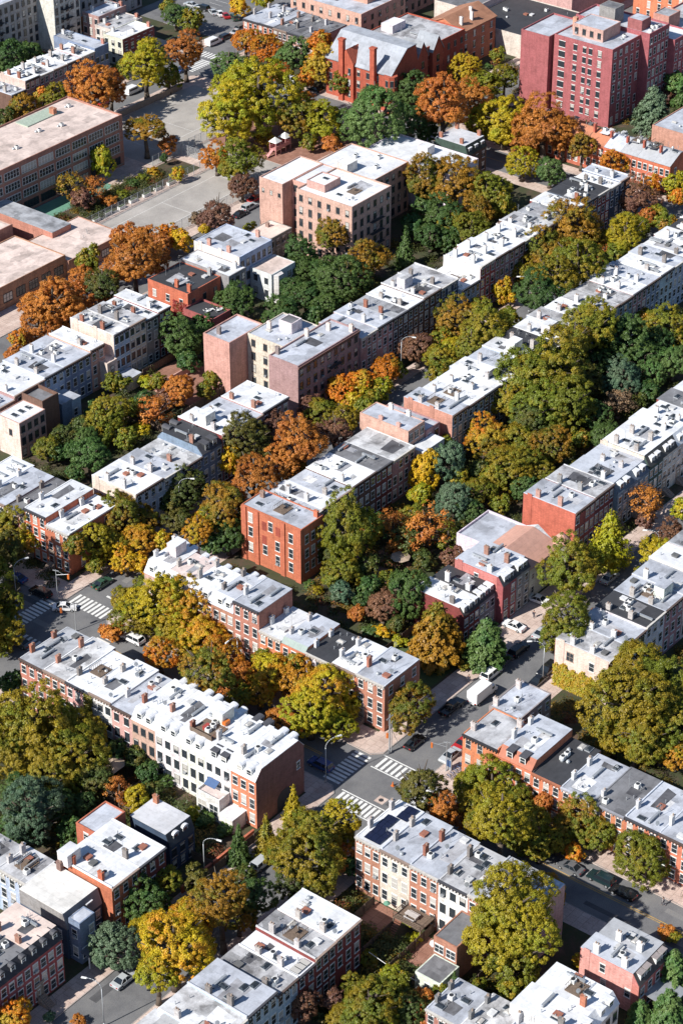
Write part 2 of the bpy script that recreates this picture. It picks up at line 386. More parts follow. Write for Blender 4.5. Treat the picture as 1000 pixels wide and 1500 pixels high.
_dorm = {}
def dormer(root, face, p, q, z, side, top, w=1.25, h=1.55, dep=1.8, barrel=False, dc=(.66, .67, .7)):
    key = (face in 'xy', barrel, round(w, 2), round(h, 2), round(dep, 2), side, top)
    if key not in _dorm:
        mb = MB()
        mb.box(-w/2, w/2, 0, dep, 0, h)
        if barrel:
            poly = [(-w/2 - .12, h)] + [(-(w/2 + .12) * math.cos(PI * k / 6), h + .42 * math.sin(PI * k / 6)) for k in range(1, 6)] + [(w/2 + .12, h)]
            mb.prism(poly, 'y', -.18, dep, 1)
        else:
            mb.hexa([(-w/2 - .1, -.16, h), (w/2 + .1, -.16, h), (w/2 + .1, dep, h + .1), (-w/2 - .1, dep, h + .1)], [(-w/2 - .1, -.16, h + .12), (w/2 + .1, -.16, h + .12), (w/2 + .1, dep, h + .22), (-w/2 - .1, dep, h + .22)], 1)
        f = .16
        mb.box(-w/2 + .02, -w/2 + f, -.06, 0, .06, h - .04, 2); mb.box(w/2 - f, w/2 - .02, -.06, 0, .06, h - .04, 2)
        mb.box(-w/2 + f, w/2 - f, -.06, 0, h - .2, h - .04, 2); mb.box(-w/2 + f, w/2 - f, -.06, 0, .06, .2, 2); mb.box(-w/2 + f, w/2 - f, -.055, 0, h * .5 - .03, h * .5 + .03, 2)
        pb = MB(); pb.box(-w/2 + f, w/2 - f, -.03, 0, .2, h - .2, skip='Y')
        _dorm[key] = (mb.mesh('dormer', [M[side], M[top], M['white']]), pb.mesh('dormer_pane', [M['pane']]))
    a, b = _dorm[key]
    loc, rz = {'x': ((p, q, z), -PI/2), 'y': ((q, p, z), 0), 'X': ((p, q, z), PI/2), 'Y': ((q, p, z), PI)}[face]
    o = link('dormer', a, root, loc, rz, dc); link('pane', b, o)
    return o

def door(root, face, p, q, z, col, steps=True, w=1.1, h=2.3):
    mb = MB(); mb.box(-w/2, w/2, -.05, 0, 0, h, 0); mb.box(-w/2 - .2, -w/2, -.12, 0, 0, h + .1, 1); mb.box(w/2, w/2 + .2, -.12, 0, 0, h + .1, 1); mb.box(-w/2 - .3, w/2 + .3, -.22, 0, h + .1, h + .45, 1)
    loc, rz = ((p, q, z), -PI/2) if face == 'x' else ((q, p, z), 0.0)
    d = link('door', mb.mesh('door', [M['paint'], M['stone']]), root, loc, rz, col)
    hb = MB(); hb.cone((.38, -.05, 1.0), (.38, -.12, 1.0), .05, .05, 6); link('handle', hb.mesh('door_handle', [M['metal']]), d)
    if steps and z > .4:
        sb = MB(); n = max(2, int(z / .2))
        for k in range(n): sb.box(-.8, .8, -.5 - .32 * (k + 1), -.5 - .32 * k, -z, -.02 - z * (k + 1) / (n + 1))
        sb.box(-.8, .8, -.5, -.13, -z, -.02)
        for s in (-.85, .85): sb.path([(s, -.4, .9), (s, -.5 - .32 * n, .9 - z)], .03, 5, 1); sb.path([(s, -.5 - .32 * n, -z), (s, -.5 - .32 * n, 1.0 - z)], .03, 5, 1)
        link('stoop', sb.mesh('stoop', [M['stone'], M['dark']]), root, loc, rz)

RECTS = []      # footprints, so that no tree trunk is planted inside a house
LAND = []       # (u, v, phrase) landmarks for naming trees

class Bld:
    """one building: an Empty at its base and the parts of its volumes"""
    def __init__(s, name, label, cat, u, v, group=None, rz=0.0):
        s.root = thing(name, label, cat, (u, v, 0), rz, group); s.u, s.v = u, v; s.rz = rz
    def vol(s, u0, u1, v0, v1, h, wall='salmon', roof='white', z0=0.0, xw=None, yw=None, corn=None, par=.25, lip='', slope=0.0, wear=None, seam=None, rect=True, wname='wall', style='ww', ww=1.0, wh=1.7, parw=None, roofname='roof', skipwin=0, sill=.95, flat=True):
        r = s.root; U, V = s.u, s.v; e = .006
        wc = W[wall][0] if isinstance(wall, str) else wall
        wc = tuple(c * (R.uniform(.93, 1.07)) for c in wc)
        rc, _, wr = RF[roof] if isinstance(roof, str) else (roof, '', .4)
        k = R.uniform(.9, 1.06); rc = tuple(c * k for c in rc)
        x0, x1, y0, y1 = u0 - U + e, u1 - U - e, v0 - V + e, v1 - V - e
        if rect and z0 < 1 and s.rz == 0: RECTS.append((u0, u1, v0, v1))
        mb = MB(); lips = []; mb.box(x0, x1, y0, y1, z0, h)
        if par > 0:   # parapet upstands round the roof
            t = .22
            for (a, b, c, d, key) in ((x0, x0 + t, y0, y1, 'x'), (x1 - t, x1, y0, y1, 'X'), (x0 + t, x1 - t, y0, y0 + t, 'y'), (x0 + t, x1 - t, y1 - t, y1, 'Y')):
                if lip and key not in lip: continue
                if parw: lips.append(MB().box(a, b, c, d, h + .07, h + par, skip='b'))
                else: mb.box(a, b, c, d, h, h + par, skip='b')
        w = link(wname, mb.mesh(wname, [M['wall'], M['roof']]), r, (0, 0, 0), 0, wc)
        if flat:
            t = 0.0 if parw else .22 if par > 0 else -.05
            tx0 = t if (not lip or 'x' in lip) else -.03; tx1 = t if (not lip or 'X' in lip) else -.0; ty0 = t if (not lip or 'y' in lip) else -.03; ty1 = t if (not lip or 'Y' in lip) else -.0
            rb = MB(); rb.box(x0 + tx0 + .001, x1 - tx1 - .001, y0 + ty0 + .001, y1 - ty1 - .001, h - .03, h + .07)
            ro = link(roofname, rb.mesh(roofname, [M['roof']]), r, (0, 0, 0), 0, rc)
            for lp in lips:
                lo = link('parapet', lp.mesh('parapet', [M['paint']]), r, (0, 0, 0), 0, tuple(min(.8, q * 1.15) for q in rc))
            ro['wear'] = float(wr if wear is None else wear); ro['seam'] = float((0 if (x1 - x0) > (y1 - y0) else PI/2) if seam is None else seam)
        for spec, face in ((xw, 'x'), (yw, 'y')):
            if not spec: continue
            cols, floors = spec[0], spec[1]; st = spec[2] if len(spec) > 2 else style
            width = (y1 - y0) if face == 'x' else (x1 - x0); org = y0 if face == 'x' else x0
            zz0 = z0 + .3; fh = (h - zz0 - .35) / floors
            for i in range(skipwin, floors):
                for c in range(cols):
                    if R.random() < .02: continue
                    q = org + width * (c + .5) / cols
                    hh = wh * (1.12 if i < floors - 1 else .95)
                    window(r, face, x0 if face == 'x' else y0, q, zz0 + i * fh + min(sill, max(.4, fh - hh - .5)), ww, min(hh, fh * .66), st)
        if corn:
            face, cc = corn; cb = MB()
            L_ = (y0, y1) if face == 'x' else (x0, x1); P_ = x0 if face == 'x' else y0
            poly = [(P_ - .003, h - .55), (P_ - .12, h - .5), (P_ - .32, h - .05), (P_ - .36, h + .12), (P_ + .02, h + .12)]
            cb.prism(poly, 'y' if face == 'x' else 'x', L_[0] + .004, L_[1] - .004)
            n = int((L_[1] - L_[0]) / .6)
            for j in range(n):
                c0 = L_[0] + (j + .5) * (L_[1] - L_[0]) / n
                if face == 'x': cb.box(P_ - .24, P_ - .003, c0 - .07, c0 + .07, h - .72, h - .46)
                else: cb.box(c0 - .07, c0 + .07, P_ - .24, P_ - .003, h - .72, h - .46)
            link('cornice', cb.mesh('cornice', [M['paint']]), r, (0, 0, 0), 0, cc)
        return x0, x1, y0, y1
    def mansard(s, u0, u1, v0, v1, h, top, face, wall, roofc, inset=1.5, n=2, side='white', dtop='paint', rear=True, barrel=False, wear=.2, flatc=None, dh=1.5, dw=1.25, rinset=None, dc=(.66, .67, .7)):
        """steep slopes front and rear above the eave h with a flat between; face x or y"""
        r = s.root; e = .006
        x0, x1, y0, y1 = u0 - s.u + e, u1 - s.u - e, v0 - s.v + e, v1 - s.v - e
        wc = W[wall][0]; ax = 'y' if face == 'x' else 'x'
        p0, p1, a0, a1 = (x0, x1, y0, y1) if face == 'x' else (y0, y1, x0, x1)
        ri = (inset if rear else .02) if rinset is None else rinset
        mb = MB(); mb.prism([(p0, h), (p1, h), (p1 - ri, top), (p0 + inset, top)], ax, a0, a1)
        link('gable_wall', mb.mesh('gable_wall', [M['wall']]), r, (0, 0, 0), 0, wc)
        t = .09; rb = MB(); ee = .01
        sl = [(p0 - .12, h + .02), (p0 + inset - .02, top + .02), (p0 + inset - .02, top + t), (p0 - .16, h + .12)]
        rb.prism(sl, ax, a0 + ee, a1 - ee)
        if rear:
            r2 = MB(); r2.prism([(p1 + .12, h + .02), (p1 + .16, h + .12), (p1 - ri + .02, top + t), (p1 - ri + .02, top + .02)], ax, a0 + ee, a1 - ee)
            m2 = link('mansard_roof', r2.mesh('mansard_roof', [M['roof']]), r, (0, 0, 0), 0, roofc); m2['wear'] = wear; m2['seam'] = 0.0
        mo = link('mansard_roof', rb.mesh('mansard_roof', [M['roof']]), r, (0, 0, 0), 0, roofc); mo['wear'] = wear; mo['seam'] = 0.0
        fb = MB(); fb.prism([(p0 + inset - .01, top + .003), (p1 - ri + .01, top + .003), (p1 - ri + .01, top + .1), (p0 + inset - .01, top + .1)], ax, a0 + ee, a1 - ee)
        fo = link('roof', fb.mesh('roof', [M['roof']]), r, (0, 0, 0), 0, flatc or roofc); fo['wear'] = .3; fo['seam'] = PI/2 if ax == 'x' else 0.0
        for k in range(n):
            q = a0 + (a1 - a0) * (k + .5 + (.12 if n == 2 else 0) * (1 if k == 0 else -1)) / n
            dormer(r, face, p0 + .28, q, h + .3, side, dtop, dw, dh, inset + .5, barrel, dc)
            if rear: dormer(r, face.upper(), p1 - .28, q, h + .3, side, dtop, dw, dh, inset + .5, True, dc)
    def clutter(s, u0, u1, v0, v1, z, n, rnd, kinds=('pipe', 'pipe', 'skylight', 'hatch', 'fan', 'pipe', 'ac', 'duct', 'pipe', 'dish', 'skylight', 'mast')):
        for _ in range(rnd.choice([0, 1, 1, 2])):     # tar and silver patches left by repairs
            a, b = rnd.uniform(.6, min(3.2, (u1 - u0) * .4)), rnd.uniform(.5, min(2.4, (v1 - v0) * .35)); cx, cy = rnd.uniform(u0 + a, u1 - a) - s.u if u1 - u0 > 2 * a else (u0 + u1) / 2 - s.u, rnd.uniform(v0 + b, v1 - b) - s.v if v1 - v0 > 2 * b else (v0 + v1) / 2 - s.v
            pb = MB(); pb.hexa([(cx - a, cy - b, z), (cx + a * .8, cy - b * 1.1, z), (cx + a, cy + b, z), (cx - a * 1.1, cy + b * .8, z)], [(cx - a, cy - b, z + .006 + .002 * _), (cx + a * .8, cy - b * 1.1, z + .006 + .002 * _), (cx + a, cy + b, z + .006 + .002 * _), (cx - a * 1.1, cy + b * .8, z + .006 + .002 * _)])
            po = link('roof_patch', pb.mesh('roof_patch', [M['roof']]), s.root, (0, 0, 0), 0, rnd.choice([(.10, .10, .11), (.17, .17, .18), (.34, .34, .36), (.8, .8, .8), (.45, .45, .47)])); po['wear'] = .8; po['seam'] = 0.0
        if rnd.random() < .09 and n > 4 and u1 - u0 > 4: roof_item(s.root, 'deck', (u0 + u1) / 2 - s.u, (v0 + v1) / 2 - s.v, z)
        for _ in range(n):
            k = rnd.choice(kinds); c = rnd.choice([(.5, .5, .5), (.3, .12, .08), (.12, .12, .12), (.6, .6, .6)])
            roof_item(s.root, k, rnd.uniform(u0 + 1, u1 - 1) - s.u, rnd.uniform(v0 + .8, v1 - .8) - s.v, z, rnd.choice([0, PI/2]), c)
    def win(s, face, u, v, z, w=1.0, h=1.7, style='ww'):
        if face == 'x': window(s.root, 'x', u - s.u + .006, v - s.v, z, w, h, style)
        else: window(s.root, 'y', v - s.v + .006, u - s.u, z, w, h, style)

ORD = ['first', 'second', 'third', 'fourth', 'fifth', 'sixth', 'seventh', 'eighth', 'ninth', 'tenth', 'eleventh', 'twelfth', 'thirteenth', 'fourteenth', 'fifteenth', 'sixteenth', 'seventeenth', 'eighteenth', 'nineteenth', 'twentieth']

def row(axis, d0, d1, bounds, specs, phrase, near, doors=False, endw=None, fl=None, corn=True, backc=True, endskip=0):
    """a terrace: axis x = fronts facing -X, houses side by side along Y; axis y = fronts facing -Y, side by side along X.
    d0,d1 depth range; specs per house: (eave height, wall, roof, flags)"""
    n = len(specs)
    for i, sp in enumerate(specs):
        h, wall, roof, fg = sp[:4]; opt = sp[4] if len(sp) > 4 else {}
        a, b = sorted((bounds[i], bounds[i + 1]))
        q0, q1 = d0 + opt.get('d0', 0), d1 + opt.get('d1', 0)
        if not (i == n - 1 if axis == 'x' else i == 0):
            q1 += R.uniform(-.7, .5)
            if 'm' not in fg: h += R.uniform(-.18, .18)
        u0, u1, v0, v1 = (q0, q1, a, b) if axis == 'x' else (a, b, q0, q1)
        extra = opt.get('say', '')
        lab = '%s house, %s roof%s, %s from left in %s' % (W[wall][1], RF[roof][1], extra, ORD[i], phrase)
        B = Bld('rowhouse', lab, 'house', (u0 + u1) / 2, (v0 + v1) / 2, 'houses of ' + phrase)
        LAND.append(((u0 + u1) / 2, (v0 + v1) / 2, near))
        width = b - a; cols = opt.get('cols', max(2, round(width / 1.9))); fl_ = opt.get('fl', fl or max(2, round(h / 3.1)))
        spec = (cols, fl_); last = (i == n - 1) if axis == 'x' else (i == 0)
        st = opt.get('st', 'ww' if wall not in ('white', 'cream', 'pink') else R.choice(['dw', 'ww', 'ds']))
        ew = (endw if last else None)
        xw, yw = (spec, ew) if axis == 'x' else (ew, spec)
        cc = opt.get('cc', R.choice([(.10, .07, .06), (.30, .22, .18), (.55, .52, .48), (.06, .06, .07)]))
        lip = ('Y' if axis == 'x' else 'x') + (('y' if last else '') if axis == 'x' else ('X' if i == n - 1 else ''))
        man = 'm' in fg
        B.vol(u0, u1, v0, v1, h, wall, roof, xw=xw, yw=yw, corn=None if (man or not corn or 'n' in fg) else (axis, cc), par=0 if man else R.choice([.12, .18, .3]), lip=lip, parw=True, style=st, wh=opt.get('wh', 1.7), flat=not man, skipwin=opt.get('sk', 0))
        zt = h + .07
        if man:
            zt = opt.get('top', h + 2.0) + .1
            B.mansard(u0, u1, v0, v1, h, zt - .1, axis, wall, opt.get('mc', RF[roof][0]), n=opt.get('nd', 2), side=opt.get('ds', 'white'), rear=opt.get('rear', True), barrel=opt.get('barrel', False), inset=opt.get('inset', 1.4), flatc=RF[roof][0], dw=opt.get('dw', 1.25), dc=opt.get('dc', (.66, .67, .7) if opt.get('ds') != 'dark' else (.07, .07, .08)))
        L0, L1 = (u0, u1) if axis == 'x' else (v0, v1)
        # chimneys on the party wall, front and rear
        nch = opt.get('ch', R.choice([1, 2, 2]))
        cw = opt.get('chc', R.choice([(.62, .62, .63), (.52, .5, .5), (.7, .7, .7), (.45, .42, .4)]) if R.random() < .72 else R.choice([(.30, .12, .08), (.36, .19, .14), (.22, .2, .19)]))
        for k in range(nch):
            f_ = (.28, .72)[k] + R.uniform(-.06, .06); hg = opt.get('chh', R.uniform(1.1, 1.9))
            if axis == 'x': chimney(B.root, L0 + (L1 - L0) * f_ - B.u, b - .5 - B.v, zt, hg, cw, k % 2, .95, .5)
            else: chimney(B.root, a + .5 - B.u, L0 + (L1 - L0) * f_ - B.v, zt, hg, cw, k % 2, .5, .95)
        ins = 2.2 if man else 0
        uu0, uu1, vv0, vv1 = (u0 + ins, u1 - ins, v0, v1) if axis == 'x' else (u0, u1, v0 + ins, v1 - ins)
        rn = random.Random(i * 31 + int(u0 * 7 + v0))
        B.clutter(uu0, uu1, vv0 + .6, vv1 - .6, zt, opt.get('cl', rn.choice([5, 6, 7, 9])), rn)
        if 'b' in fg:    # stair bulkhead
            bu, bv = opt.get('bp', (.5, .5)); cu, cv = u0 + (u1 - u0) * bu, v0 + (v1 - v0) * bv
            B.vol(cu - 1.5, cu + 1.5, cv - 1.1, cv + 1.1, zt + 2.3, 'white', roof, z0=zt - .05, par=0, rect=False, wname='stair_bulkhead', roofname='bulkhead_roof')
        if 'a' in fg:
            for k in range(2): roof_item(B.root, 'ac', (u0 + u1) / 2 + 1.3 * k - B.u, (v0 + v1) / 2 + .8 - B.v, zt)
        if 's' in fg: roof_item(B.root, 'dish', u0 + 1.2 - B.u, v0 + 1.2 - B.v, zt)
        if 't' in fg: roof_item(B.root, 'mast', (u0 + u1) / 2 - B.u, v0 + 1.6 - B.v, zt)
        if doors:
            q = (a + width * .82) if axis == 'x' else (a + width * .2)
            door(B.root, axis, (q0 if axis == 'x' else q0) - (B.u if axis == 'x' else B.v) + .006, q - (B.v if axis == 'x' else B.u), 1.3, R.choice([(.10, .03, .02), (.02, .03, .05), (.03, .07, .05), (.3, .25, .2)]))
        HOUSES.append((B, sp, u0, u1, v0, v1, zt))
    return HOUSES[-n:]
HOUSES = []
# ------------------------------------------------------------------ terraces
row('x', 231.7, 244.2, [255.2, 249.3, 243.9, 238.4, 233.2, 228.6, 223.2, 217.5, 212.0, 206.3, 200.9], [
    (10.8, 'salmon', 'grey', '', dict(fl=3, ch=2, chc=(.4, .16, .1))), (10.8, 'salmon', 'stripe', '', dict(fl=3, ch=2, chc=(.42, .2, .14))), (10.9, 'pink', 'white', '', dict(fl=3)), (10.9, 'white', 'white', 's', dict(fl=3)),
    (10.7, 'pink', 'silver', 't', dict(fl=3)), (10.0, 'pink', 'white', 'm', dict(fl=3, top=11.9, barrel=True, ch=1)), (10.0, 'white', 'white', 'm', dict(fl=3, top=11.9, barrel=True, ch=1)),
    (10.0, 'white', 'white', 'mb', dict(fl=3, top=11.9, bp=(.62, .45), barrel=True, ch=1)), (10.0, 'white', 'white', 'm', dict(fl=3, top=11.9, ds='dark', mc=(.5, .5, .52), ch=1)), (10.0, 'orange', 'white', 'm', dict(fl=3, top=11.9, barrel=True))],
    'dormered row at lower left', 'the dormered row at lower left', endw=None)
row('x', 265.6, 275.8, [256.4, 251.0, 245.4, 239.6, 234.6, 228.6, 223.4, 217.9, 212.0, 206.5, 200.2], [
    (10.4, 'pink', 'white', 'mb', dict(top=12.6, bp=(.6, .5), fl=3)), (10.4, 'salmon', 'pinkish', 'm', dict(top=12.5, mc=(.7, .6, .57), fl=3)), (10.4, 'salmon', 'white', 'm', dict(top=12.5, fl=3)), (10.4, 'salmon', 'silver', 'm', dict(top=12.5, fl=3)),
    (13.4, 'salmon', 'silver', '', dict(fl=4, ch=1, cols=3)), (9.6, 'orange', 'white', 't', dict(fl=3)), (9.1, 'orange', 'silver', 'm', dict(top=10.0, mc=(.30, .36, .33), inset=.8, nd=0, rear=False, fl=3)),
    (9.3, 'white', 'tar', '', dict(fl=3)), (9.7, 'orange', 'white', '', dict(fl=3)), (10.0, 'salmon', 'silver', 't', dict(fl=3, chc=(.4, .15, .1)))],
    'brick row above yellow street trees', 'the brick row left of the crossing', doors=True, endw=(3, 3, 'ww'))
row('x', 267.0, 281.0, [306.6, 300.4, 294.2, 288.9, 283.2, 277.2], [
    (9.2, 'salmon', 'white', ''), (9.2, 'mauve', 'silver', ''), (8.9, 'salmon', 'dgrey', ''), (10.9, 'red', 'white', ''), (9.3, 'red', 'white', 's')],
    'corner row at the left edge', 'the red corner row at left', doors=True, endw=(2, 3))
row('y', 276.2, 288.0, [284.9, 292.9, 298.6, 304.6, 310.7, 316.2, 323.5, 332.0], [
    (10.0, 'ltblue', 'white', '', dict(ch=2)), (9.6, 'ltblue', 'silver', ''), (9.5, 'blue', 'stripe', ''), (9.6, 'blue', 'tar', 'm', dict(top=11.2, nd=2, ds='dark', mc=(.06, .06, .07))),
    (11.6, 'dkred', 'white', 'b', dict(bp=(.4, .5))), (10.6, 'blue', 'silver', ''), (10.8, 'mauve', 'white', '')],
    'row left of courtyard block', 'the white roofed row left of centre', endw=None)
row('y', 279.7, 291.5, [361.0, 366.7, 372.5, 378.0, 383.8, 390.2, 396.8], [
    (11, 'mauve', 'silver', ''), (11, 'tan', 'silver', 't'), (11, 'brown', 'grey', '', dict(wh=1.8)), (11, 'brown', 'white', ''), (11.2, 'brown', 'patch', 'b', dict(bp=(.4, .6))), (11.2, 'navy', 'patch', '')],
    'long row right of courtyard block', 'the long row by courtyard block')
row('y', 278.6, 289.2, [396.8, 404.0, 409.8, 415.6, 421.5, 427.5], [
    (8.4, 'ltblue', 'white', '', dict(fl=3)), (11.4, 'crimson', 'white', '', dict(ch=2, chh=1.9, chc=(.75, .75, .75))), (11.4, 'mauve', 'white', '', dict(ch=2, chh=1.9, chc=(.75, .75, .75))), (11.4, 'mauve', 'white', 'a', dict(ch=2, chh=1.9, chc=(.75, .75, .75))), (11.4, 'brown', 'white', '', dict(ch=2, chh=1.9, chc=(.75, .75, .75)))],
    'white chimney row above the ginkgo', 'the row above the golden ginkgo')
row('y', 278.8, 290.0, [427.5, 434.0, 441.0, 447.5, 453.0, 458.5, 463.0, 467.5], [
    (11, 'brown', 'patch', ''), (11, 'brown', 'grey', ''), (11, 'dkred', 'white', 'a'), (11.2, 'navy', 'tar', 'a'), (11.2, 'dkred', 'tar', 'a'), (11.2, 'navy', 'white', ''), (11.2, 'navy', 'silver', '')],
    'dark row below grey mansard corner', 'the dark row at upper right')
row('y', 244.3, 256.6, [299.2, 303.2, 307.2, 312.8, 320.3, 325.7, 333.2], [
    (10, 'ltblue', 'silver', ''), (10, 'ltblue', 'white', ''), (10, 'brown', 'silver', ''), (10.4, 'brown', 'white', 'a'), (10.4, 'dkred', 'dgrey', '', dict(ch=0)), (10.1, 'mauve', 'stripe', '', dict(ch=0, cl=2))],
    'row behind tall red brick house', 'the row behind the red brick house')
row('y', 244.4, 257.0, [346.2, 351.7, 357.3, 363, 368.7, 374.5, 380.2, 386, 391.8, 397.6, 403.4, 409, 414.8, 420.6, 426.4, 432.2, 438, 443.8, 449.6, 455.4, 461], [
    (11.2, 'blue', 'silver', ''), (10.8, 'blue', 'white', ''), (11, 'brown', 'white', 'a'), (11, 'ltblue', 'white', ''), (11, 'blue', 'silver', ''), (11, 'ltblue', 'white', 'b'), (11, 'mauve', 'tar', ''), (11, 'pink', 'white', 'b', dict(bp=(.5, .4))),
    (11, 'ltblue', 'patch', ''), (11, 'ltblue', 'white', ''), (11, 'blue', 'patch', 't'), (11, 'blue', 'patch', 'a'), (11, 'mauve', 'white', 'a'), (11, 'blue', 'silver', ''), (11, 'ltblue', 'white', ''), (11, 'ltblue', 'silver', ''), (11, 'blue', 'white', ''), (11, 'mauve', 'white', ''), (11, 'brown', 'tar', ''), (11, 'brown', 'white', '')],
    'longest diagonal row, upper right', 'the longest diagonal row', endw=None)
row('y', 204.6, 216.8, [331.8, 338.6, 345.4], [
    (10.5, 'crimson', 'silver', '', dict(ch=2, chc=(.5, .3, .25), cl=6)), (10.5, 'dkred', 'patch', 't', dict(ch=2, chc=(.3, .3, .3)))],
    'red corner pair on the right', 'the red pair on the right', endw=None)
row('y', 203.6, 215.5, [345.4, 351.2, 357.0, 362.2, 367.5, 373, 379, 385, 391, 397, 403], [
    (8.4, 'blue', 'silver', 'm', dict(top=10.4, rear=False, mc=(.10, .13, .17))), (8.4, 'blue', 'silver', 'm', dict(top=10.4, rear=False, mc=(.12, .15, .2))), (9.0, 'green', 'white', 'm', dict(top=11.4, mc=(.06, .06, .06), rear=False)), (9.0, 'cream', 'white', 'm', dict(top=11.4, mc=(.06, .06, .06), rear=False)),
    (9.0, 'cream', 'white', 'm', dict(top=11.4, rear=False)), (10.5, 'mauve', 'white', ''), (10.5, 'dkred', 'dgrey', ''), (10.5, 'mauve', 'white', 'a'), (10.5, 'brown', 'silver', ''), (10.5, 'mauve', 'white', '')],
    'dormered row at the right edge', 'the dormered row at the right edge', doors=True, endw=None)
row('y', 204.6, 216.0, [295.2, 300.2, 305.2], [
    (6.4, 'dkred', 'white', 'm', dict(top=8.0, nd=3, dw=.95, dh=1.1, rear=False, inset=1.1, mc=(.06, .05, .05))), (6.6, 'grey', 'tar', 'm', dict(top=8.2, nd=3, dw=.95, dh=1.1, rear=False, inset=1.1, mc=(.05, .05, .055)))],
    'low pair behind green pyramid tree', 'the low black roofed pair', endw=None)
row('y', 202.9, 214.0, [305.2, 309.6, 314.0], [
    (8.4, 'crimson', 'silver', 'm', dict(top=10.2, rear=False, mc=(.05, .05, .06), inset=1.2)), (8.4, 'grey', 'silver', 'm', dict(top=10.2, rear=False, mc=(.06, .06, .07), inset=1.2))],
    'pink gabled pair near right', 'the pink gabled pair', endw=None)
row('y', 174.0, 185.3, [296.3, 302.3, 308.6, 315.0, 321.5, 328.0, 334.5, 341.0, 347.5], [
    (9.6, 'pink', 'patch', '', dict(cl=7)), (9.8, 'white', 'silver', 's'), (10, 'white', 'tar', 'a'), (10, 'mauve', 'silver', 'ba', dict(bp=(.7, .3))), (10.2, 'cream', 'silver', ''), (10.4, 'cream', 'white', ''), (10.4, 'mauve', 'grey', ''), (10.4, 'mauve', 'white', '')],
    'row right of the ivy wall', 'the row with the ivy wall', endw=None)
row('x', 263.5, 275.2, [174.7, 167.8, 162.0, 155.8, 149.6, 143.1, 137.0, 131.0, 125.0], [
    (8.7, 'orange', 'silver', 'm', dict(top=10.3, nd=2, rear=False, ds='dark', mc=(.42, .15, .09), ch=2)), (8.4, 'orange', 'tar', 'a', dict(fl=3, ch=0, cl=5, cc=(.42, .16, .09))), (8.4, 'orange', 'silver', '', dict(fl=3, cc=(.5, .5, .55))), (8.4, 'orange', 'dgrey', '', dict(fl=3, cc=(.3, .3, .33))), (8.4, 'orange', 'silver', 's', dict(fl=3, cc=(.06, .06, .07))),
    (8.4, 'orange', 'silver', '', dict(fl=3)), (8.4, 'orange', 'patch', '', dict(fl=3)), (8.4, 'orange', 'white', '', dict(fl=3))],
    'orange brick row at lower right', 'the orange brick row', doors=True)
row('x', 230.2, 241.5, [179.0, 174.0, 168.2, 162.6, 157.0, 151.6, 146.6], [
    (11, 'salmon', 'white', '', dict(ch=2, cl=2, fl=3)), (11, 'cream', 'silver', '', dict(fl=3)), (11, 'salmon', 'silver', '', dict(fl=3, cols=3)), (11, 'white', 'patch', 's', dict(fl=3)), (11, 'salmon', 'grey', '', dict(fl=3)), (11, 'pink', 'silver', '', dict(fl=3))],
    'row with the solar panels', 'the row with solar panels', endw=None)
row('y', 167.3, 179.4, [164.0, 170.0, 176.8, 183.2, 189.6, 196.5, 201.3, 205.5, 210.4, 216.6], [
    (9.6, 'ltblue', 'silver', ''), (9.6, 'ltblue', 'silver', ''), (9.6, 'ltblue', 'stripe', ''), (9.8, 'ltblue', 'stripe', '', dict(cl=7)), (10.1, 'ltblue', 'silver', '', dict(ch=2)), (9.0, 'ltblue', 'patch', ''), (9.2, 'dkred', 'white', '', dict(ch=2)), (9.6, 'dkred', 'patch', '', dict(ch=2)), (9.8, 'dkred', 'white', 's')],
    'row cut by the bottom edge', 'the row at the bottom edge', endw=None)
row('y', 200.9, 211.0, [159.0, 165.7, 172.5, 179.2, 185.9], [
    (8.9, 'crimson', 'dgrey', 'm', dict(top=11, nd=3, dw=.95, barrel=True, rear=False, mc=(.035, .035, .045), inset=1.0, ds='dark')), (8.9, 'crimson', 'dgrey', 'm', dict(top=11, nd=3, dw=.95, barrel=True, rear=False, mc=(.035, .035, .045), inset=1.0, ds='dark')), (8.9, 'crimson', 'dgrey', 'm', dict(top=11, nd=3, dw=.95, barrel=True, rear=False, mc=(.035, .035, .045), inset=1.0, ds='dark')), (8.9, 'crimson', 'tan', 'm', dict(top=11, nd=3, dw=.95, barrel=True, rear=False, mc=(.035, .035, .045), inset=1.0, ds='dark'))],
    'black mansard row, bottom left', 'the black mansard row', doors=True)
row('y', 201.8, 213.2, [198.0, 204.2, 210.5], [
    (10, 'red', 'white', 'b', dict(bp=(.12, .85), ch=2, chc=(.45, .12, .06))), (10, 'dkred', 'white', '', dict(ch=1))],
    'red brick pair at lower left', 'the red brick pair at lower left', endw=None)
row('x', 191.4, 198.2, [226.6, 220.2, 214.0], [(8.6, 'ltblue', 'patch', '', dict(st='ww')), (8.8, 'ltblue', 'patch', '', dict(st='ww'))], 'light blue pair at left edge', 'the light blue pair', doors=False)
row('y', 322.6, 335.5, [287.0, 292.5, 298.0, 307.1, 313.0, 321.2, 325.6], [
    (9, 'mauve', 'silver', ''), (9, 'mauve', 'silver', ''), (9.6, 'mauve', 'white', '', dict(cols=3)), (9.9, 'ltblue', 'silver', ''), (10.1, 'blue', 'silver', 'a'), (10.3, 'tan', 'white', '')],
    'blue grey row at left edge', 'the row at the left edge', endw=None)
row('y', 321.2, 334.2, [327.2, 332.2, 337.4, 341.6, 345.6], [
    (12.2, 'ltblue', 'stripe', '', dict(ch=2, st='dw')), (12.2, 'cream', 'patch', '', dict(cl=8)), (11.6, 'grey', 'white', ''), (11.6, 'dkred', 'white', '')],
    'tall row with cream end wall', 'the row with cream end wall', endw=None)
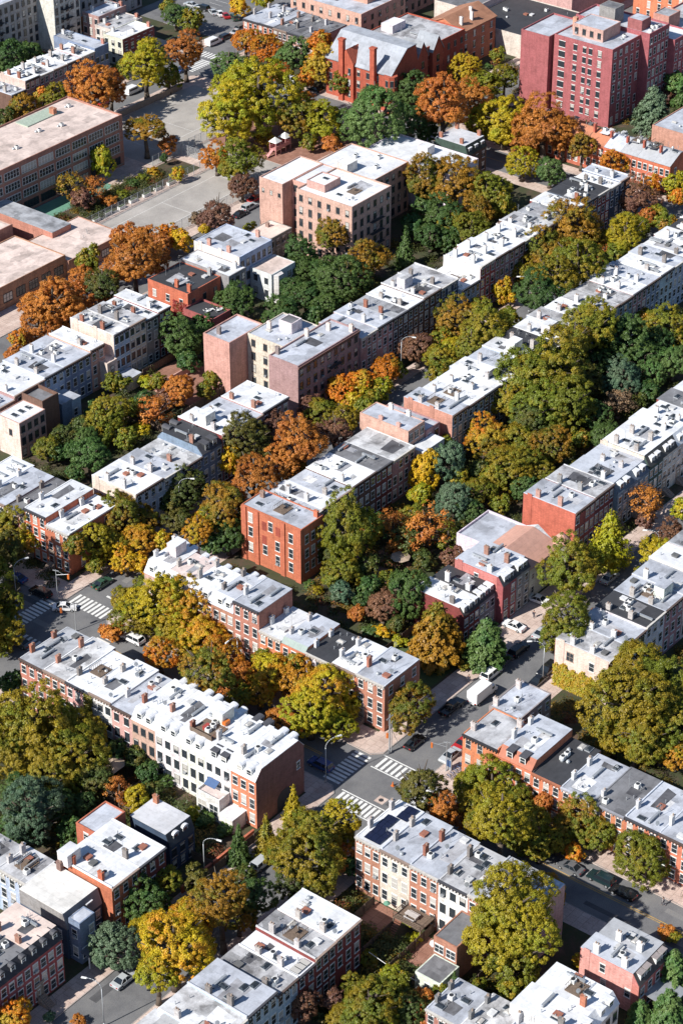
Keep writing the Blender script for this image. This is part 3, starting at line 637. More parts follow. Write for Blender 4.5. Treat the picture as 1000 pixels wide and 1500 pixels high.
row('y', 440.2, 450.0, [415.0, 420.4, 425.8, 431.2, 436.6, 442.0, 447.4], [
    (7.6, 'brown', 'silver', ''), (9.8, 'mauve', 'white', '', dict(ch=2)), (9.8, 'mauve', 'white', '', dict(ch=2)), (9.8, 'mauve', 'white', '', dict(ch=2)), (9.8, 'dkred', 'white', '', dict(ch=2)), (9.8, 'mauve', 'white', 'a')],
    'white roofed row at top left', 'the white roofed row at top left', endw=None)
row('x', 493.8, 508.5, [425.8, 420.3, 414.7, 409.6, 404.6, 399.6], [
    (9, 'red', 'silver', ''), (9, 'red', 'silver', 'a'), (8.8, 'brown', 'dgrey', ''), (8.8, 'tan', 'dgrey', ''), (8.8, 'tan', 'dgrey', 't')],
    'brick row at top centre', 'the brick row at top centre')
row('x', 485.5, 495.5, [321.5, 315.3, 309.2, 303.2, 297.8, 292.8, 287.8, 282.9, 278.0], [
    (7.4, 'red', 'terra', 'm', dict(top=9.6, inset=4.6, nd=0, chc=(.45, .12, .08), ch=1)), (7.4, 'red', 'terra', 'm', dict(top=9.6, inset=4.6, nd=0, chc=(.45, .12, .08), ch=1)), (7.4, 'red', 'terra', 'm', dict(top=9.6, inset=4.6, nd=0, ch=1)), (7.4, 'red', 'terra', 'm', dict(top=9.6, inset=4.6, nd=0, ch=1, chc=(.45, .12, .08))),
    (7.4, 'red', 'silver', 'm', dict(top=9.6, inset=4.6, nd=0, ch=1, chc=(.45, .12, .08))), (7.4, 'red', 'grey', 'm', dict(top=9.6, inset=4.6, nd=0, ch=1, chc=(.45, .12, .08))), (7.4, 'red', 'grey', 'm', dict(top=9.6, inset=4.6, nd=0, ch=1, chc=(.45, .12, .08))), (7.4, 'red', 'grey', 'm', dict(top=9.6, inset=4.6, nd=0, ch=1, chc=(.45, .12, .08)))],
    'pitched row below the tall block', 'the pitched row at upper right', endw=(2, 2))
row('y', 128.0, 138.6, [234.0, 238.3, 242.7], [
    (6.0, 'rose', 'silver', 'm', dict(top=8.0, nd=2, rear=False, mc=(.07, .06, .06), inset=1.2, ch=2, chh=1.6, dc=(.30, .26, .25), chc=(.72, .72, .72))), (6.0, 'crimson', 'grey', 'm', dict(top=8.0, nd=2, rear=False, mc=(.07, .06, .06), inset=1.2, ch=2, chh=1.6, dc=(.30, .26, .25), chc=(.72, .72, .72)))],
    'rose coloured pair, bottom right', 'the rose coloured pair')
row('y', 127.9, 139.6, [216.6, 222.4, 228.2], [
    (7.2, 'white', 'white', 'm', dict(top=9.0, nd=2, rear=False, inset=1.2, ch=1, chh=1.8, chc=(.22, .21, .2), cl=7)), (7.2, 'white', 'white', 'm', dict(top=9.0, nd=2, rear=False, inset=1.2, ch=1, chh=1.8, chc=(.45, .17, .1), cl=7))],
    'bright white pair, bottom right', 'the bright white pair at bottom right')
row('x', 210.0, 219.0, [150.0, 144.0, 138.0, 132.0], [(6.8, 'salmon', 'silver', '', dict(chc=(.2, .2, .2))), (6.9, 'salmon', 'stripe', '', dict(chc=(.2, .2, .2))), (6.9, 'salmon', 'silver', '')], 'low brick row at bottom right', 'the low brick row at the bottom')

# ------------------------------------------------------------------ larger and single buildings
def single(label, near, cat, u, v, name='house', group=None):
    B = Bld(name, label, cat, u, v, group); LAND.append((u, v, near)); return B

# end walls that differ from their fronts
def end_wall(B, face, p, a0, a1, h, col, top=None, ins=0):
    mb = MB(); t = .03
    if face == 'y':
        poly = [(a0 - B.u, 0), (a1 - B.u, 0), (a1 - B.u, h)] + ([(a1 - ins - B.u, top), (a0 + ins - B.u, top)] if top else []) + [(a0 - B.u, h)]
        mb.prism(poly, 'y', p - t - B.v, p - B.v)
    else:
        poly = [(a0 - B.v, 0), (a1 - B.v, 0), (a1 - B.v, h)] + ([(a1 - .01 - B.v, top), (a0 + ins - B.v, top)] if top else []) + [(a0 - B.v, h)]
        mb.prism(poly, 'x', p - t - B.u, p - B.u)
    link('end_wall', mb.mesh('end_wall', [M['wall']]), B.root, (0, 0, 0), 0, col)
    if face == 'x' and a1 - a0 > 8:
        for f_ in ((.86, .42) if a1 - a0 > 12 else (.88,)):
            fb = MB(); c0 = a0 + (a1 - a0) * f_ - B.v; fb.box(p - .1 - B.u, p - t - B.u, c0 - .55, c0 + .55, 0, h + .5); link('chimney_breast', fb.mesh('chimney_breast', [M['wall']]), B.root, (0, 0, 0), 0, tuple(q * .92 for q in col))
H7 = HOUSES[:10]; H8 = HOUSES[10:20]
end_wall(H7[9][0], 'y', 200.9, 231.75, 244.15, 10.0, (.27, .125, .105), 11.9, 1.4)
B = H7[9][0]; g = MB(); g.prism([(-2, 0), (2, 0), (2, 2.6)] + [(2 * math.cos(PI * k / 8), 2.6 + 1.5 * math.sin(PI * k / 8)) for k in range(1, 8)] + [(-2, 2.6)], 'y', -.02, 0)
link('garage_arch', g.mesh('garage_arch', [M['dark']]), B.root, (239.0 - B.u, 200.87 - .01 - B.v, 0))
B.win('y', 242.6, 200.87, 6.2, .8, 1.4, 'ww')
for Bi in (H7[7][0],):      # roof terrace and rear extension of the white house
    t = MB(); t.box(-2.1, 2.1, -2.4, 2.4, 0, .12, 0)
    for q in range(7): t.box(-2.1 + q * .68, -2.04 + q * .68, -2.4, -2.34, .12, 1.0, 1)
    t.box(-2.1, 2.1, -2.42, -2.36, 1.0, 1.06, 1); t.box(-2.15, -2.1, -2.4, 2.4, .12, 1.0, 0)
    link('roof_deck', t.mesh('roof_deck', [M['wood'], M['rust']]), Bi.root, (-2.3, -.3, 12.02))
    f = MB(); f.box(-.6, .6, -.4, .4, 0, .7); f.box(-.6, .6, .3, .4, .7, 1.1); link('deck_seat', f.mesh('deck_seat', [M['orange']]), Bi.root, (.6, -1.6, 12.15))
    f = MB(); f.box(-.7, .7, -.35, .35, .6, .68); f.box(-.6, -.5, -.3, .3, 0, .6); f.box(.5, .6, -.3, .3, 0, .6); link('deck_table', f.mesh('deck_table', [M['red']]), Bi.root, (-2.4, .2, 12.15))
    Bi.vol(228.9, 231.6, 206.6, 211.7, 4.6, 'white', 'pinkish', xw=(2, 1), ww=1.7, wh=2.3, wname='extension', roofname='extension_roof', par=.5)
    aw = MB(); aw.hexa([(-1.2, -1.3, 0), (1.2, -1.3, 0), (1.2, 0, .75), (-1.2, 0, .75)], [(-1.2, -1.3, .05), (1.2, -1.3, .05), (1.2, 0, .8), (-1.2, 0, .8)])
    link('awning', aw.mesh('awning', [M['blue']]), Bi.root, (231.5 - Bi.u, 209.9 - Bi.v, 5.6), -PI/2)
Bi = H7[9][0]; Bi.vol(228.2, 231.6, 203.2, 206.2, 2.9, 'white', 'white', wname='extension', roofname='extension_roof', par=0)

B = single('tall courtyard apartment block with pale brick end wall and white roof', 'the tall courtyard block', 'apartment block', 350, 292, 'apartment_block')
B.vol(338.8, 350.0, 298.2, 305.6, 12.8, 'tan', 'silver', par=.4)
B.vol(344.8, 357.0, 288.2, 298.2, 12.8, 'cream', 'silver', xw=(3, 4, 'dd'), par=.3, rect=True)
B.vol(340.0, 361.0, 280.2, 288.2, 12.8, 'mauve', 'silver', yw=(9, 4, 'dd'), par=.4, corn=('y', (.15, .08, .07)))  # front wing's shade is put into its wall colour, darker than the rest
B.vol(350.5, 354.0, 290.5, 294.0, 15.2, 'white', 'dgrey', z0=12.75, par=.2, rect=False, wname='stair_bulkhead', roofname='bulkhead_roof')
for x, y in ((341, 303), (342, 287.4), (349.6, 296), (352, 287.5), (357, 285.5), (359.5, 281.2)): chimney(B.root, x - B.u, y - B.v, 12.8, 1.7, (.25, .2, .19) if x < 343 else (.7, .6, .55), 0)
B.clutter(345, 357, 282, 297, 12.87, 8, random.Random(4))
for z in (2.2, 5.3, 8.4): 
    fe = MB(); fe.box(-2, 2, -1.0, 0, 0, .06); fe.path([(-2, -1, .9), (2, -1, .9)], .03, 4); fe.path([(-1.8, -.6, 0), (1.6, -.6, 3.0)], .05, 4)
    for q in range(9): fe.path([(-2 + q * .5, -1, 0), (-2 + q * .5, -1, .9)], .02, 4)
    link('fire_escape', fe.mesh('fire_escape', [M['dark']]), B.root, (352 - B.u, 280.1 - B.v, z))

B = single('tall red brick corner house with blank arches below the white roofs', 'the tall red brick house', 'house', 295.7, 248)
B.vol(292.4, 299.2, 240.6, 255.4, 12.2, 'red', 'silver', par=.25)
for v0, v1 in ((254.2, 255.4), (240.6, 241.9), (244.6, 245.6), (251.1, 252.0)):
    pb = MB(); pb.box(292.15 - B.u, 292.4 - B.u, v0 - B.v, v1 - B.v, 0, 12.35); link('pilaster', pb.mesh('pilaster', [M['wall']]), B.root, (0, 0, 0), 0, W['red'][0])
for v, z in ((253.2, 9.2), (253.2, 6.0), (253.2, 2.4), (248.2, 9.0), (246.5, 5.2), (246.5, 2.0), (249.6, 3.2), (243.2, 8.4), (243.2, 5.0), (243.2, 1.8)): B.win('x', 292.4, v, z, 1.0, 2.0, 'ww')
for v, z in ((249.8, 8.6), (249.8, 5.4), (246.4, 8.6)):
    pb = MB(); pb.box(292.35 - B.u, 292.43 - B.u, v - .55 - B.v, v + .55 - B.v, z, z + 2.0); link('blind_window', pb.mesh('blind_window', [M['wall']]), B.root, (0, 0, 0), 0, (.33, .07, .045))
for i in range(3):
    for j in range(3): B.win('y', 294 + i * 1.9, 240.6, 2.2 + 3.2 * j, 1, 1.8)
chimney(B.root, 298 - B.u, 241.5 - B.v, 12.2, 1.3, W['red'][0]); chimney(B.root, 297 - B.u, 254 - B.v, 12.2, 1.3, (.3, .2, .16))
B.clutter(293, 299, 242, 254, 12.27, 5, random.Random(3))

B = single('narrow pale pink house standing above a striped flat roof', 'the pink house above the striped roof', 'house', 338.5, 252)
B.vol(334.0, 339.6, 246.6, 259.0, 12.2, 'pink', 'silver', yw=(3, 4, 'dw'), par=.2)
B.vol(339.6, 344.4, 246.2, 259.0, 9.8, 'mauve', 'silver', yw=(2, 3, 'dw'), par=.3, wname='wing', roofname='wing_roof')
B.vol(334.4, 341.5, 243.0, 246.15, 8.6, 'white', 'white', par=0, wname='rear_extension', roofname='extension_roof')
for v in (249.5, 254): chimney(B.root, 334.6 - B.u, v - B.v, 11.0, 2.0, (.6, .36, .31), 0, .5, .9); chimney(B.root, 339.3 - B.u, v + 1 - B.v, 12.2, 1.2, (.75, .75, .75))

B = single('white house with salmon hipped roof and corner turret', 'the house with the salmon roof', 'house', 320, 211)
B.vol(315.5, 326.0, 212.0, 221.0, 7.4, 'white', 'silver', par=.5)
B.vol(314.2, 324.5, 203.4, 212.0, 7.2, 'white', 'white', xw=None, yw=(3, 2, 'ww'), flat=False, par=0, ww=.8, wh=1.2)
x0, x1 = 314.2 - B.u, 324.6 - B.u; ya, yb, yc = 203.5 - B.v, 208.4 - B.v, 213.2 - B.v
g = MB(); g.prism([(ya, 7.2), (yc, 7.2), (yc, 7.9), (yb, 10.3), (ya, 7.3)], 'x', x0, x1); link('gable_wall', g.mesh('gable_wall', [M['wall']]), B.root, (0, 0, 0), 0, (.74, .72, .71))
for (q0, z0_), (q1, z1_) in (((ya - .35, 7.15), (yb, 10.35)), ((yc + .3, 7.8), (yb, 10.35))):
    g = MB(); g.hexa([(x0 - .25, q0, z0_), (x1 + .25, q0, z0_), (x1 - 1.5, q1, z1_), (x0 - .25, q1, z1_)], [(x0 - .25, q0, z0_ + .18), (x1 + .25, q0, z0_ + .18), (x1 - 1.5, q1, z1_ + .18), (x0 - .25, q1, z1_ + .18)])
    ro = link('pitched_roof', g.mesh('pitched_roof', [M['roof']]), B.root, (0, 0, 0), 0, (.60, .33, .25)); ro['wear'] = .15; ro['seam'] = 0.0
g = MB(); g.hexa([(x1 + .25, ya - .35, 7.15), (x1 + .25, yc + .3, 7.8), (x1 - 1.5, yb, 10.35)], [(x1 + .25, ya - .35, 7.32), (x1 + .25, yc + .3, 7.98), (x1 - 1.5, yb, 10.52)])
ro = link('hip_end', g.mesh('hip_end', [M['roof']]), B.root, (0, 0, 0), 0, (.60, .33, .25)); ro['wear'] = .15; ro['seam'] = 0.0
t = MB(); oc = [(math.cos(PI * k / 4 + PI / 8), math.sin(PI * k / 4 + PI / 8)) for k in range(8)]
t.hexa([(c * 1.7, s * 1.7, 0) for c, s in oc], [(c * 1.7, s * 1.7, 8.0) for c, s in oc]); to = link('turret', t.mesh('turret', [M['wall']]), B.root, (325.6 - B.u, 203.6 - B.v, 0), 0, (.55, .50, .50))
t = MB(); t.hexa([(c * 2.0, s * 2.0, 8.0) for c, s in oc], [(c * .05, s * .05, 10.0) for c, s in oc]); tr = link('turret_roof', t.mesh('turret_roof', [M['roof']]), to, (0, 0, 0), 0, (.58, .31, .24)); tr['wear'] = .2; tr['seam'] = 0.0
for v in (209.6, 207.2): B.win('x', 314.2, v, 7.6, .6, .9, 'dd')
for v in (210, 206): B.win('x', 314.2, v, 4.0, .8, 1.3, 'dd')

B = single('orange brick corner house with dark cornice and blotchy roof at the junction', 'the orange corner house', 'house', 271, 178.4)
B.vol(263.5, 272.5, 174.75, 182.0, 9.8, 'orange', 'patch', xw=(3, 3, 'wd'), par=.2, corn=('x', (.03, .03, .035)), wear=1.0, lip='XyY')
B.vol(272.5, 282.0, 176.5, 183.0, 9.8, 'grey', 'silver', yw=(4, 3), par=.2, wname='rear_wing', roofname='wing_roof', wear=.8)
for x, y in ((265.5, 181.2), (273.5, 182.2), (271, 175.5), (280, 182)): chimney(B.root, x - B.u, y - B.v, 9.8, 1.5, (.55, .5, .48), 1)
B.clutter(266, 280, 177.5, 181, 9.87, 9, random.Random(2)); door(B.root, 'x', 263.5 - B.u + .006, 176.0 - B.v, .6, (.03, .03, .04))
R4a = [h for h in HOUSES if h[1][1] == 'pink' and abs(h[2] - 296.3) < .1][0][0]
end_wall(R4a, 'x', 296.3, 174.05, 185.2, 9.6, (.74, .58, .50)); R4a.win('x', 296.26, 182, 6.2, 1.4, 1.7, 'sd'); R4a.win('x', 296.26, 177.4, 6.0, 1.0, 1.7, 'ww')
e0 = [h for h in HOUSES if abs(h[2] - 346.2) < .1 and abs(h[4] - 244.4) < .1][0][0]; end_wall(e0, 'x', 346.2, 244.45, 256.9, 11.35, (.56, .28, .21))
e0 = [h for h in HOUSES if abs(h[2] - 404.0) < .1][0][0]; end_wall(e0, 'x', 404.0, 278.65, 289.1, 11.5, (.74, .73, .72))
e0 = [h for h in HOUSES if abs(h[2] - 284.9) < .1][0][0]; end_wall(e0, 'x', 284.9, 276.25, 287.9, 10.1, (.72, .62, .54))
e0 = [h for h in HOUSES if abs(h[2] - 327.2) < .1][0][0]; end_wall(e0, 'x', 327.2, 321.25, 334.1, 12.3, (.74, .60, .52))
e0 = [h for h in HOUSES if abs(h[2] - 331.8) < .1 and h[4] < 205][0][0]; end_wall(e0, 'x', 331.8, 204.7, 216.7, 10.5, (.52, .14, .09))
e0 = [h for h in HOUSES if abs(h[2] - 305.2) < .1 and h[4] < 204][0][0]; end_wall(e0, 'x', 305.2, 204.3, 213.9, 10.1, (.56, .20, .18)); e0.win('x', 305.17, 209, 7.6, .9, 1.4, 'ww')
e0 = [h for h in HOUSES if abs(h[2] - 357.0) < .1 and h[4] < 205][0][0]; end_wall(e0, 'x', 357.0, 205.0, 215.4, 11.3, (.72, .60, .50)); e0.win('x', 356.97, 207, 8.6, .9, 1.4, 'ww'); e0.win('x', 356.97, 212, 8.8, .9, 1.4, 'dd')
e0 = [h for h in HOUSES if abs(h[2] - 234.0) < .1][0][0]; end_wall(e0, 'x', 234.0, 129.2, 138.5, 7.9, (.68, .34, .30))
for v, z in ((134.5, 5.4), (134.2, 2.4), (129.9, 3.0)): e0.win('x', 233.97, v, z, .9, 1.5, 'ww')
e0 = [h for h in HOUSES if abs(h[2] - 420.4) < .1][0][0]; end_wall(e0, 'x', 420.4, 440.25, 449.9, 10.0, (.62, .48, .42))
e0 = [h for h in HOUSES if abs(h[2] - 198.0) < .1 and h[4] > 200][0][0]
e0.vol(206.5, 213.5, 213.2, 217.6, 9.2, 'red', 'silver', xw=(1, 3), par=.3, wname='rear_wing', roofname='wing_roof')
dk = MB(); dk.box(-2, 2, -2, 2, 0, 3.0, 0); 
for a_, b_, c_, d_ in ((-2.05, -1.9, -2, 2), (-1.9, 1.9, 1.9, 2.05)): dk.box(a_, b_, c_, d_, 3.0, 4.1, 1)
link('rear_terrace', dk.mesh('rear_terrace', [M['wood'], M['rust']]), e0.root, (203.6 - e0.u, 215.4 - e0.v, 0))
# rear extension and shed in the garden of the solar panel row
S = [h for h in HOUSES if abs(h[2] - 230.2) < .1]
S[3][0].vol(222.8, 230.1, 153.6, 158.0, 7.2, 'salmon', 'dgrey', xw=(2, 2, 'ww'), par=.2, wname='extension', roofname='extension_roof', ww=1.6, wh=1.6)
B = single('small white garden shed with a flat dark grey roof', 'the white garden shed', 'shed', 221.2, 155, 'garden_shed')
B.vol(217.6, 222.6, 152.9, 157.6, 4.0, 'white', 'dgrey', xw=(1, 1, 'ww'), par=.1)
# solar panels
def solar(Bd, u, v, z, nx, ny):
    mb = MB(); pw, pl = 1.0, 1.65
    for i in range(nx):
        for j in range(ny):
            x0, y0 = i * (pl + .04), j * (pw + .04)
            mb.hexa([(x0, y0, .25), (x0 + pl, y0, .25 + .14), (x0 + pl, y0 + pw, .25 + .14), (x0, y0 + pw, .25)], [(x0, y0, .30), (x0 + pl, y0, .44), (x0 + pl, y0 + pw, .44), (x0, y0 + pw, .30)])
            mb.box(x0 + .1, x0 + .16, y0 + .2, y0 + .26, -.02, .26, 1); mb.box(x0 + pl - .16, x0 + pl - .1, y0 + .2, y0 + .26, -.02, .37, 1)
    link('solar_panels', mb.mesh('solar_panels', [M['solar'], M['metal']]), Bd.root, (u - Bd.u, v - Bd.v, z))
solar(S[0][0], 230.7, 174.6, 11.1, 2, 3); solar(S[0][0], 234.1, 175.9, 11.1, 2, 2); solar(S[0][0], 237.8, 174.6, 11.1, 2, 2)
sk = MB()
for q in range(3): sk.box(-1.6 + q * 1.1, -.65 + q * 1.1, -.8, .8, 0, .12, 0)
B = [h for h in HOUSES if abs(h[2] - 201.3) < .1 and h[4] < 170][0][0]; link('skylight', sk.mesh('skylight', [M['pane']]), B.root, (.0, -4.6, 9.3))

B = single('dark blue clapboard house with bay windows and white trim', 'the dark blue house', 'house', 192, 207.5)
B.vol(189.8, 197.6, 203.8, 213.9, 6.2, 'navy', 'dgrey', xw=(3, 2, 'ww'), yw=(4, 2, 'ww'), par=0, ww=.9)
B.mansard(189.8, 197.6, 203.8, 213.9, 6.2, 9.0, 'y', 'grey', (.20, .21, .23), inset=.7, n=2, side='white', rear=False, flatc=(.74, .72, .68), dh=1.4)
B.vol(190.2, 193.6, 201.4, 203.75, 8.4, 'blue', 'silver', xw=(1, 2, 'ww'), yw=(2, 2, 'ww'), par=.1, wname='bay', roofname='bay_roof')
B.vol(190.0, 197.4, 199.6, 201.35, 3.0, 'navy', 'dgrey', z0=2.7, par=0, wname='porch_fascia', roofname='porch_roof', rect=False)
for x in (190.3, 192.5, 195, 197): p = MB(); p.box(-.09, .09, -.09, .09, 0, 2.75); link('porch_post', p.mesh('porch_post', [M['white']]), B.root, (x - B.u, 199.9 - B.v, 0))
chimney(B.root, 197 - B.u, 212 - B.v, 9, 1.6, (.2, .12, .1))

B = single('dark slate mansard house with pale roof behind the red brick pair', 'the dark mansard house', 'house', 217.5, 209)
B.vol(214.4, 220.4, 204.6, 213.2, 5.6, 'navy', 'silver', yw=(3, 2, 'dd'), xw=(2, 2, 'dd'), par=0, flat=False)
B.mansard(214.4, 220.4, 204.6, 213.2, 5.6, 8.0, 'y', 'navy', (.05, .06, .075), inset=.8, n=2, side='dark', rear=False, flatc=(.6, .6, .62), barrel=True)
chimney(B.root, 219.5 - B.u, 212 - B.v, 8, 1.5, (.4, .17, .1))

B = single('small white rendered house with ivy on its shaded wall', 'the small white house at left', 'house', 295.5, 318)
B.vol(291.6, 299.2, 314.8, 321.2, 8.8, 'pink', 'white', yw=(4, 3, 'dd'), par=.15, style='dd')
end_wall(B, 'x', 291.6, 314.85, 321.15, 8.9, (.74, .62, .55)); B.win('x', 291.57, 317.5, 5.2, .8, 1.4, 'dd')
for i in range(3): roof_item(B.root, 'skylight', -2 + 2 * i, 0, 8.87)
B.vol(299.2, 304.0, 315.5, 321.5, 9.6, 'brown', 'dgrey', par=.9, wname='tower_wing', roofname='terrace')

B = single('low grey lean-to house with stepped roofs below the blue row', 'the low lean-to', 'outbuilding', 309, 319, 'outbuilding')
B.vol(306.0, 309.0, 316.8, 322.4, 6.2, 'blue', 'silver', xw=(1, 2, 'ww'), par=0); B.vol(309.0, 312.4, 317.5, 322.4, 5.2, 'ltblue', 'silver', yw=(1, 1, 'ww'), par=0, wname='wing', roofname='wing_roof')
B = single('pale pink rear block against the tall cream-ended row', 'the pink rear block', 'outbuilding', 326, 318.6, 'outbuilding')
B.vol(323.9, 327.1, 320.4, 324.4, 6.6, 'cream', 'tan', yw=(1, 2, 'dd'), par=.3)
B.vol(325.6, 330.5, 316.6, 320.3, 3.2, 'cream', 'silver', par=0, wname='lean_to', roofname='lean_to_roof')

B = single('red brick house with black roof and red ivy above a roof terrace', 'the black roofed brick house', 'house', 361.5, 331)
B.vol(356.2, 367.6, 325.6, 337.8, 8.8, 'red', 'tar', xw=(3, 2, 'ww'), yw=(3, 2, 'dd'), par=.2)
B.vol(354.6, 360.8, 316.8, 325.6, 5.6, 'crimson', 'tar', par=.5, wname='terrace_wing', roofname='terrace_roof')
for x, y in ((357.5, 330), (366.5, 328), (357.5, 326.2)): chimney(B.root, x - B.u, y - B.v, 8.8, 1.8, (.4, .4, .4) if x > 360 else W['red'][0])
B.clutter(358, 367, 327, 337, 8.87, 7, random.Random(9))
for i in range(4):
    lo = MB(); lo.box(-.3, .3, -.9, .5, .3, .4); lo.hexa([(-.3, .5, .3), (.3, .5, .3), (.3, 1.0, .8), (-.3, 1.0, .8)], [(-.3, .5, .4), (.3, .5, .4), (.3, .95, .9), (-.3, .95, .9)])
    for sx in (-.25, .25): lo.box(sx - .03, sx + .03, -.85, -.8, 0, .3); lo.box(sx - .03, sx + .03, .4, .45, 0, .3)
    tag(link('deck_chair', lo.mesh('deck_chair', [M['white']]), None, (357 + i * .9, 320.5 - (i > 1) * 1.6, 5.68), PI / 2 - .3), ['white deck chair nearest the roof terrace parapet', 'white deck chair second on the roof terrace', 'white deck chair third on the roof terrace', 'white deck chair by the terrace corner'][i], 'deck chair', 'deck chairs on the roof terrace')

B = single('pair-width white roofed brick house left of the tall white house', 'the white roofed house by the terrace', 'house', 370.8, 330.5)
B.vol(367.7, 373.8, 323.2, 338.0, 9.4, 'grey', 'white', yw=(3, 3, 'dd'), par=.15)
chimney(B.root, 372 - B.u, 325 - B.v, 9.4, 1.5, (.7, .7, .7)); B.clutter(368.5, 373, 325, 337, 9.5, 6, random.Random(8))
B = single('tall white house with gently folded white roof and brick parapet', 'the tall white house', 'house', 379.5, 332)
B.vol(373.9, 385.6, 325.2, 339.2, 11.2, 'ltblue', 'silver', yw=(6, 3, 'dd'), par=.2)
end_wall(B, 'x', 373.9, 325.25, 339.1, 11.5, (.70, .62, .58))
for x, y in ((374.6, 335), (374.6, 329), (385, 329)): chimney(B.root, x - B.u, y - B.v, 11.2, 1.5, (.55, .3, .24))
B.clutter(375, 385, 327, 338, 11.27, 6, random.Random(12))
B = single('white rear house with a canted bay among dark green trees', 'the white house with a bay', 'house', 381.5, 322)
B.vol(377.4, 386.0, 318.6, 325.0, 7.4, 'white', 'tan', xw=(2, 2, 'dw'), yw=(2, 2, 'dw'), par=.15)
t = MB(); t.hexa([(x, y, 0) for x, y in ((-1.6, .2), (-.9, -1.2), (.9, -1.2), (1.6, .2))], [(x, y, 7.2) for x, y in ((-1.6, .2), (-.9, -1.2), (.9, -1.2), (1.6, .2))]); bo = link('bay', t.mesh('bay', [M['wall']]), B.root, (379.4 - B.u, 318.6 - B.v, 0), 0, (.74, .72, .70))
for z in (1.4, 4.4): window(bo, 'y', -1.2, 0, z, 1.0, 1.7, 'dw')
B = single('low cream roofed house tucked beside the pink apartment block', 'the low cream roofed house', 'house', 396.8, 335.5)
B.vol(392.6, 401.2, 332.0, 338.8, 6.4, 'grey', 'tan', yw=(4, 2, 'dw'), par=.15); chimney(B.root, 398 - B.u, 337 - B.v, 6.4, 1.0, (.3, .2, .17))

B = single('pink brick apartment block with a recessed light well and white roof', 'the pink apartment block', 'apartment block', 409, 328, 'apartment_block')
B.vol(401.4, 417.0, 335.0, 342.2, 16.5, 'tan', 'white', par=.4)
B.vol(405.2, 417.0, 331.0, 335.0, 16.5, 'tan', 'white', xw=(2, 5, 'dd'), par=.3, rect=True)
B.vol(401.8, 417.0, 314.2, 331.0, 16.5, (.60, .355, .29), 'white', xw=(6, 5, 'dd'), yw=(6, 5, 'dd'), par=.45, wname='front_wall', roofname='front_roof')
for v in (341, 338.5, 336): B.win('x', 401.4, v, 13.2, .7, 1.0, 'dd')
B.vol(404.5, 410.5, 324.5, 330.0, 18.2, 'tan', 'white', z0=16.45, par=.3, rect=False, wname='lift_house', roofname='lift_house_roof')
B.clutter(403, 416, 316, 323, 16.57, 5, random.Random(5)); roof_item(B.root, 'skylight', 408 - B.u, 327 - B.v, 18.27)
for z in (4.2, 7.3, 10.4):
    fe = MB(); fe.box(-2.5, 2.5, -1.0, 0, 0, .06); fe.path([(-2.5, -1, .9), (2.5, -1, .9)], .03, 4); fe.path([(-2, -.6, 0), (1.8, -.6, 3.0)], .06, 4)
    for q in range(11): fe.path([(-2.5 + q * .5, -1, 0), (-2.5 + q * .5, -1, .9)], .02, 4)
    link('fire_escape', fe.mesh('fire_escape', [M['dark']]), B.root, (411 - B.u, 314.15 - B.v, z))
B = single('lower white roofed wing block with roof tanks behind pink apartments', 'the white roofed wing block', 'apartment block', 426, 334, 'apartment_block')
B.vol(417.1, 437.0, 324.0, 342.0, 13.0, 'tan', 'white', yw=(8, 4, 'dd'), par=.3)
B.vol(422.0, 426.0, 331.5, 335.0, 15.4, 'white', 'white', z0=12.95, par=.1, rect=False, wname='lift_house', roofname='lift_house_roof')
for x, y in ((420, 330), (419.5, 337), (429, 328), (431, 336), (434, 331)): roof_item(B.root, 'ac', x - B.u, y - B.v, 13.07); roof_item(B.root, 'fan', x + 1.6 - B.u, y + 1 - B.v, 13.07)
B = single('long white box building with a white roof right of the pink apartments', 'the long white building', 'building', 446, 327, 'white_building')
B.vol(439.6, 452.0, 313.5, 339.4, 11.4, 'white', 'white', xw=(5, 3, 'dd'), par=.35, skipwin=1)
B.vol(445.5, 448.5, 324.5, 327.5, 13.6, 'white', 'white', z0=11.35, par=.1, rect=False, wname='stair_bulkhead', roofname='bulkhead_roof')
B.clutter(441, 451, 315, 323, 11.47, 5, random.Random(6), ('fan', 'hatch', 'pipe', 'ac'))
B = single('grey roofed mansard house with dark green slopes and four chimneys', 'the dark green mansard house', 'house', 464.3, 328)
B.vol(460.2, 468.4, 322.5, 333.4, 6.8, 'brown', 'silver', xw=(4, 2, 'dw'), yw=(3, 2, 'dw'), par=0, flat=False)
B.mansard(460.2, 468.4, 322.5, 333.4, 6.8, 9.4, 'y', 'green', (.045, .06, .05), inset=.9, n=3, side='dark', rear=True, flatc=(.58, .59, .62))
for x, y in ((460.9, 331.5), (460.9, 325), (467.8, 331.5), (467.8, 324.5)): chimney(B.root, x - B.u, y - B.v, 9.4, 1.3, (.4, .18, .12))

B = single('eight storey crimson painted apartment tower with rooftop machine rooms', 'the tall crimson block', 'apartment block', 520, 324, 'apartment_tower')
c = (.37, .115, .12)
B.vol(508.6, 524.0, 331.2, 340.2, 21.4, c, 'silver', par=.5, xw=None)
B.vol(512.4, 524.0, 330.6, 331.2, 21.4, c, 'silver', par=0, xw=None)
B.vol(510.2, 524.0, 312.2, 330.6, 22.0, c, 'silver', yw=(5, 7, 'ww'), par=.4, wname='front_wall', roofname='front_roof')
for r_ in range(7):
    z = 2.3 + r_ * 2.85
    for v, w in ((328, 1.9), (323.8, 1.1), (320.9, 1.0), (319.0, 1.0), (316.1, 1.1)): B.win('x', 510.2, v, z, w, 1.6, 'dw')
B.vol(524.0, 534.0, 309.5, 333.0, 22.6, c, 'silver', yw=(5, 7, 'ww'), par=.6, wname='rear_wing', roofname='rear_roof')
B.vol(534.0, 543.0, 307.5, 325.0, 18.4, c, 'white', yw=(4, 6, 'ww'), par=.5, wname='side_wing', roofname='side_roof')
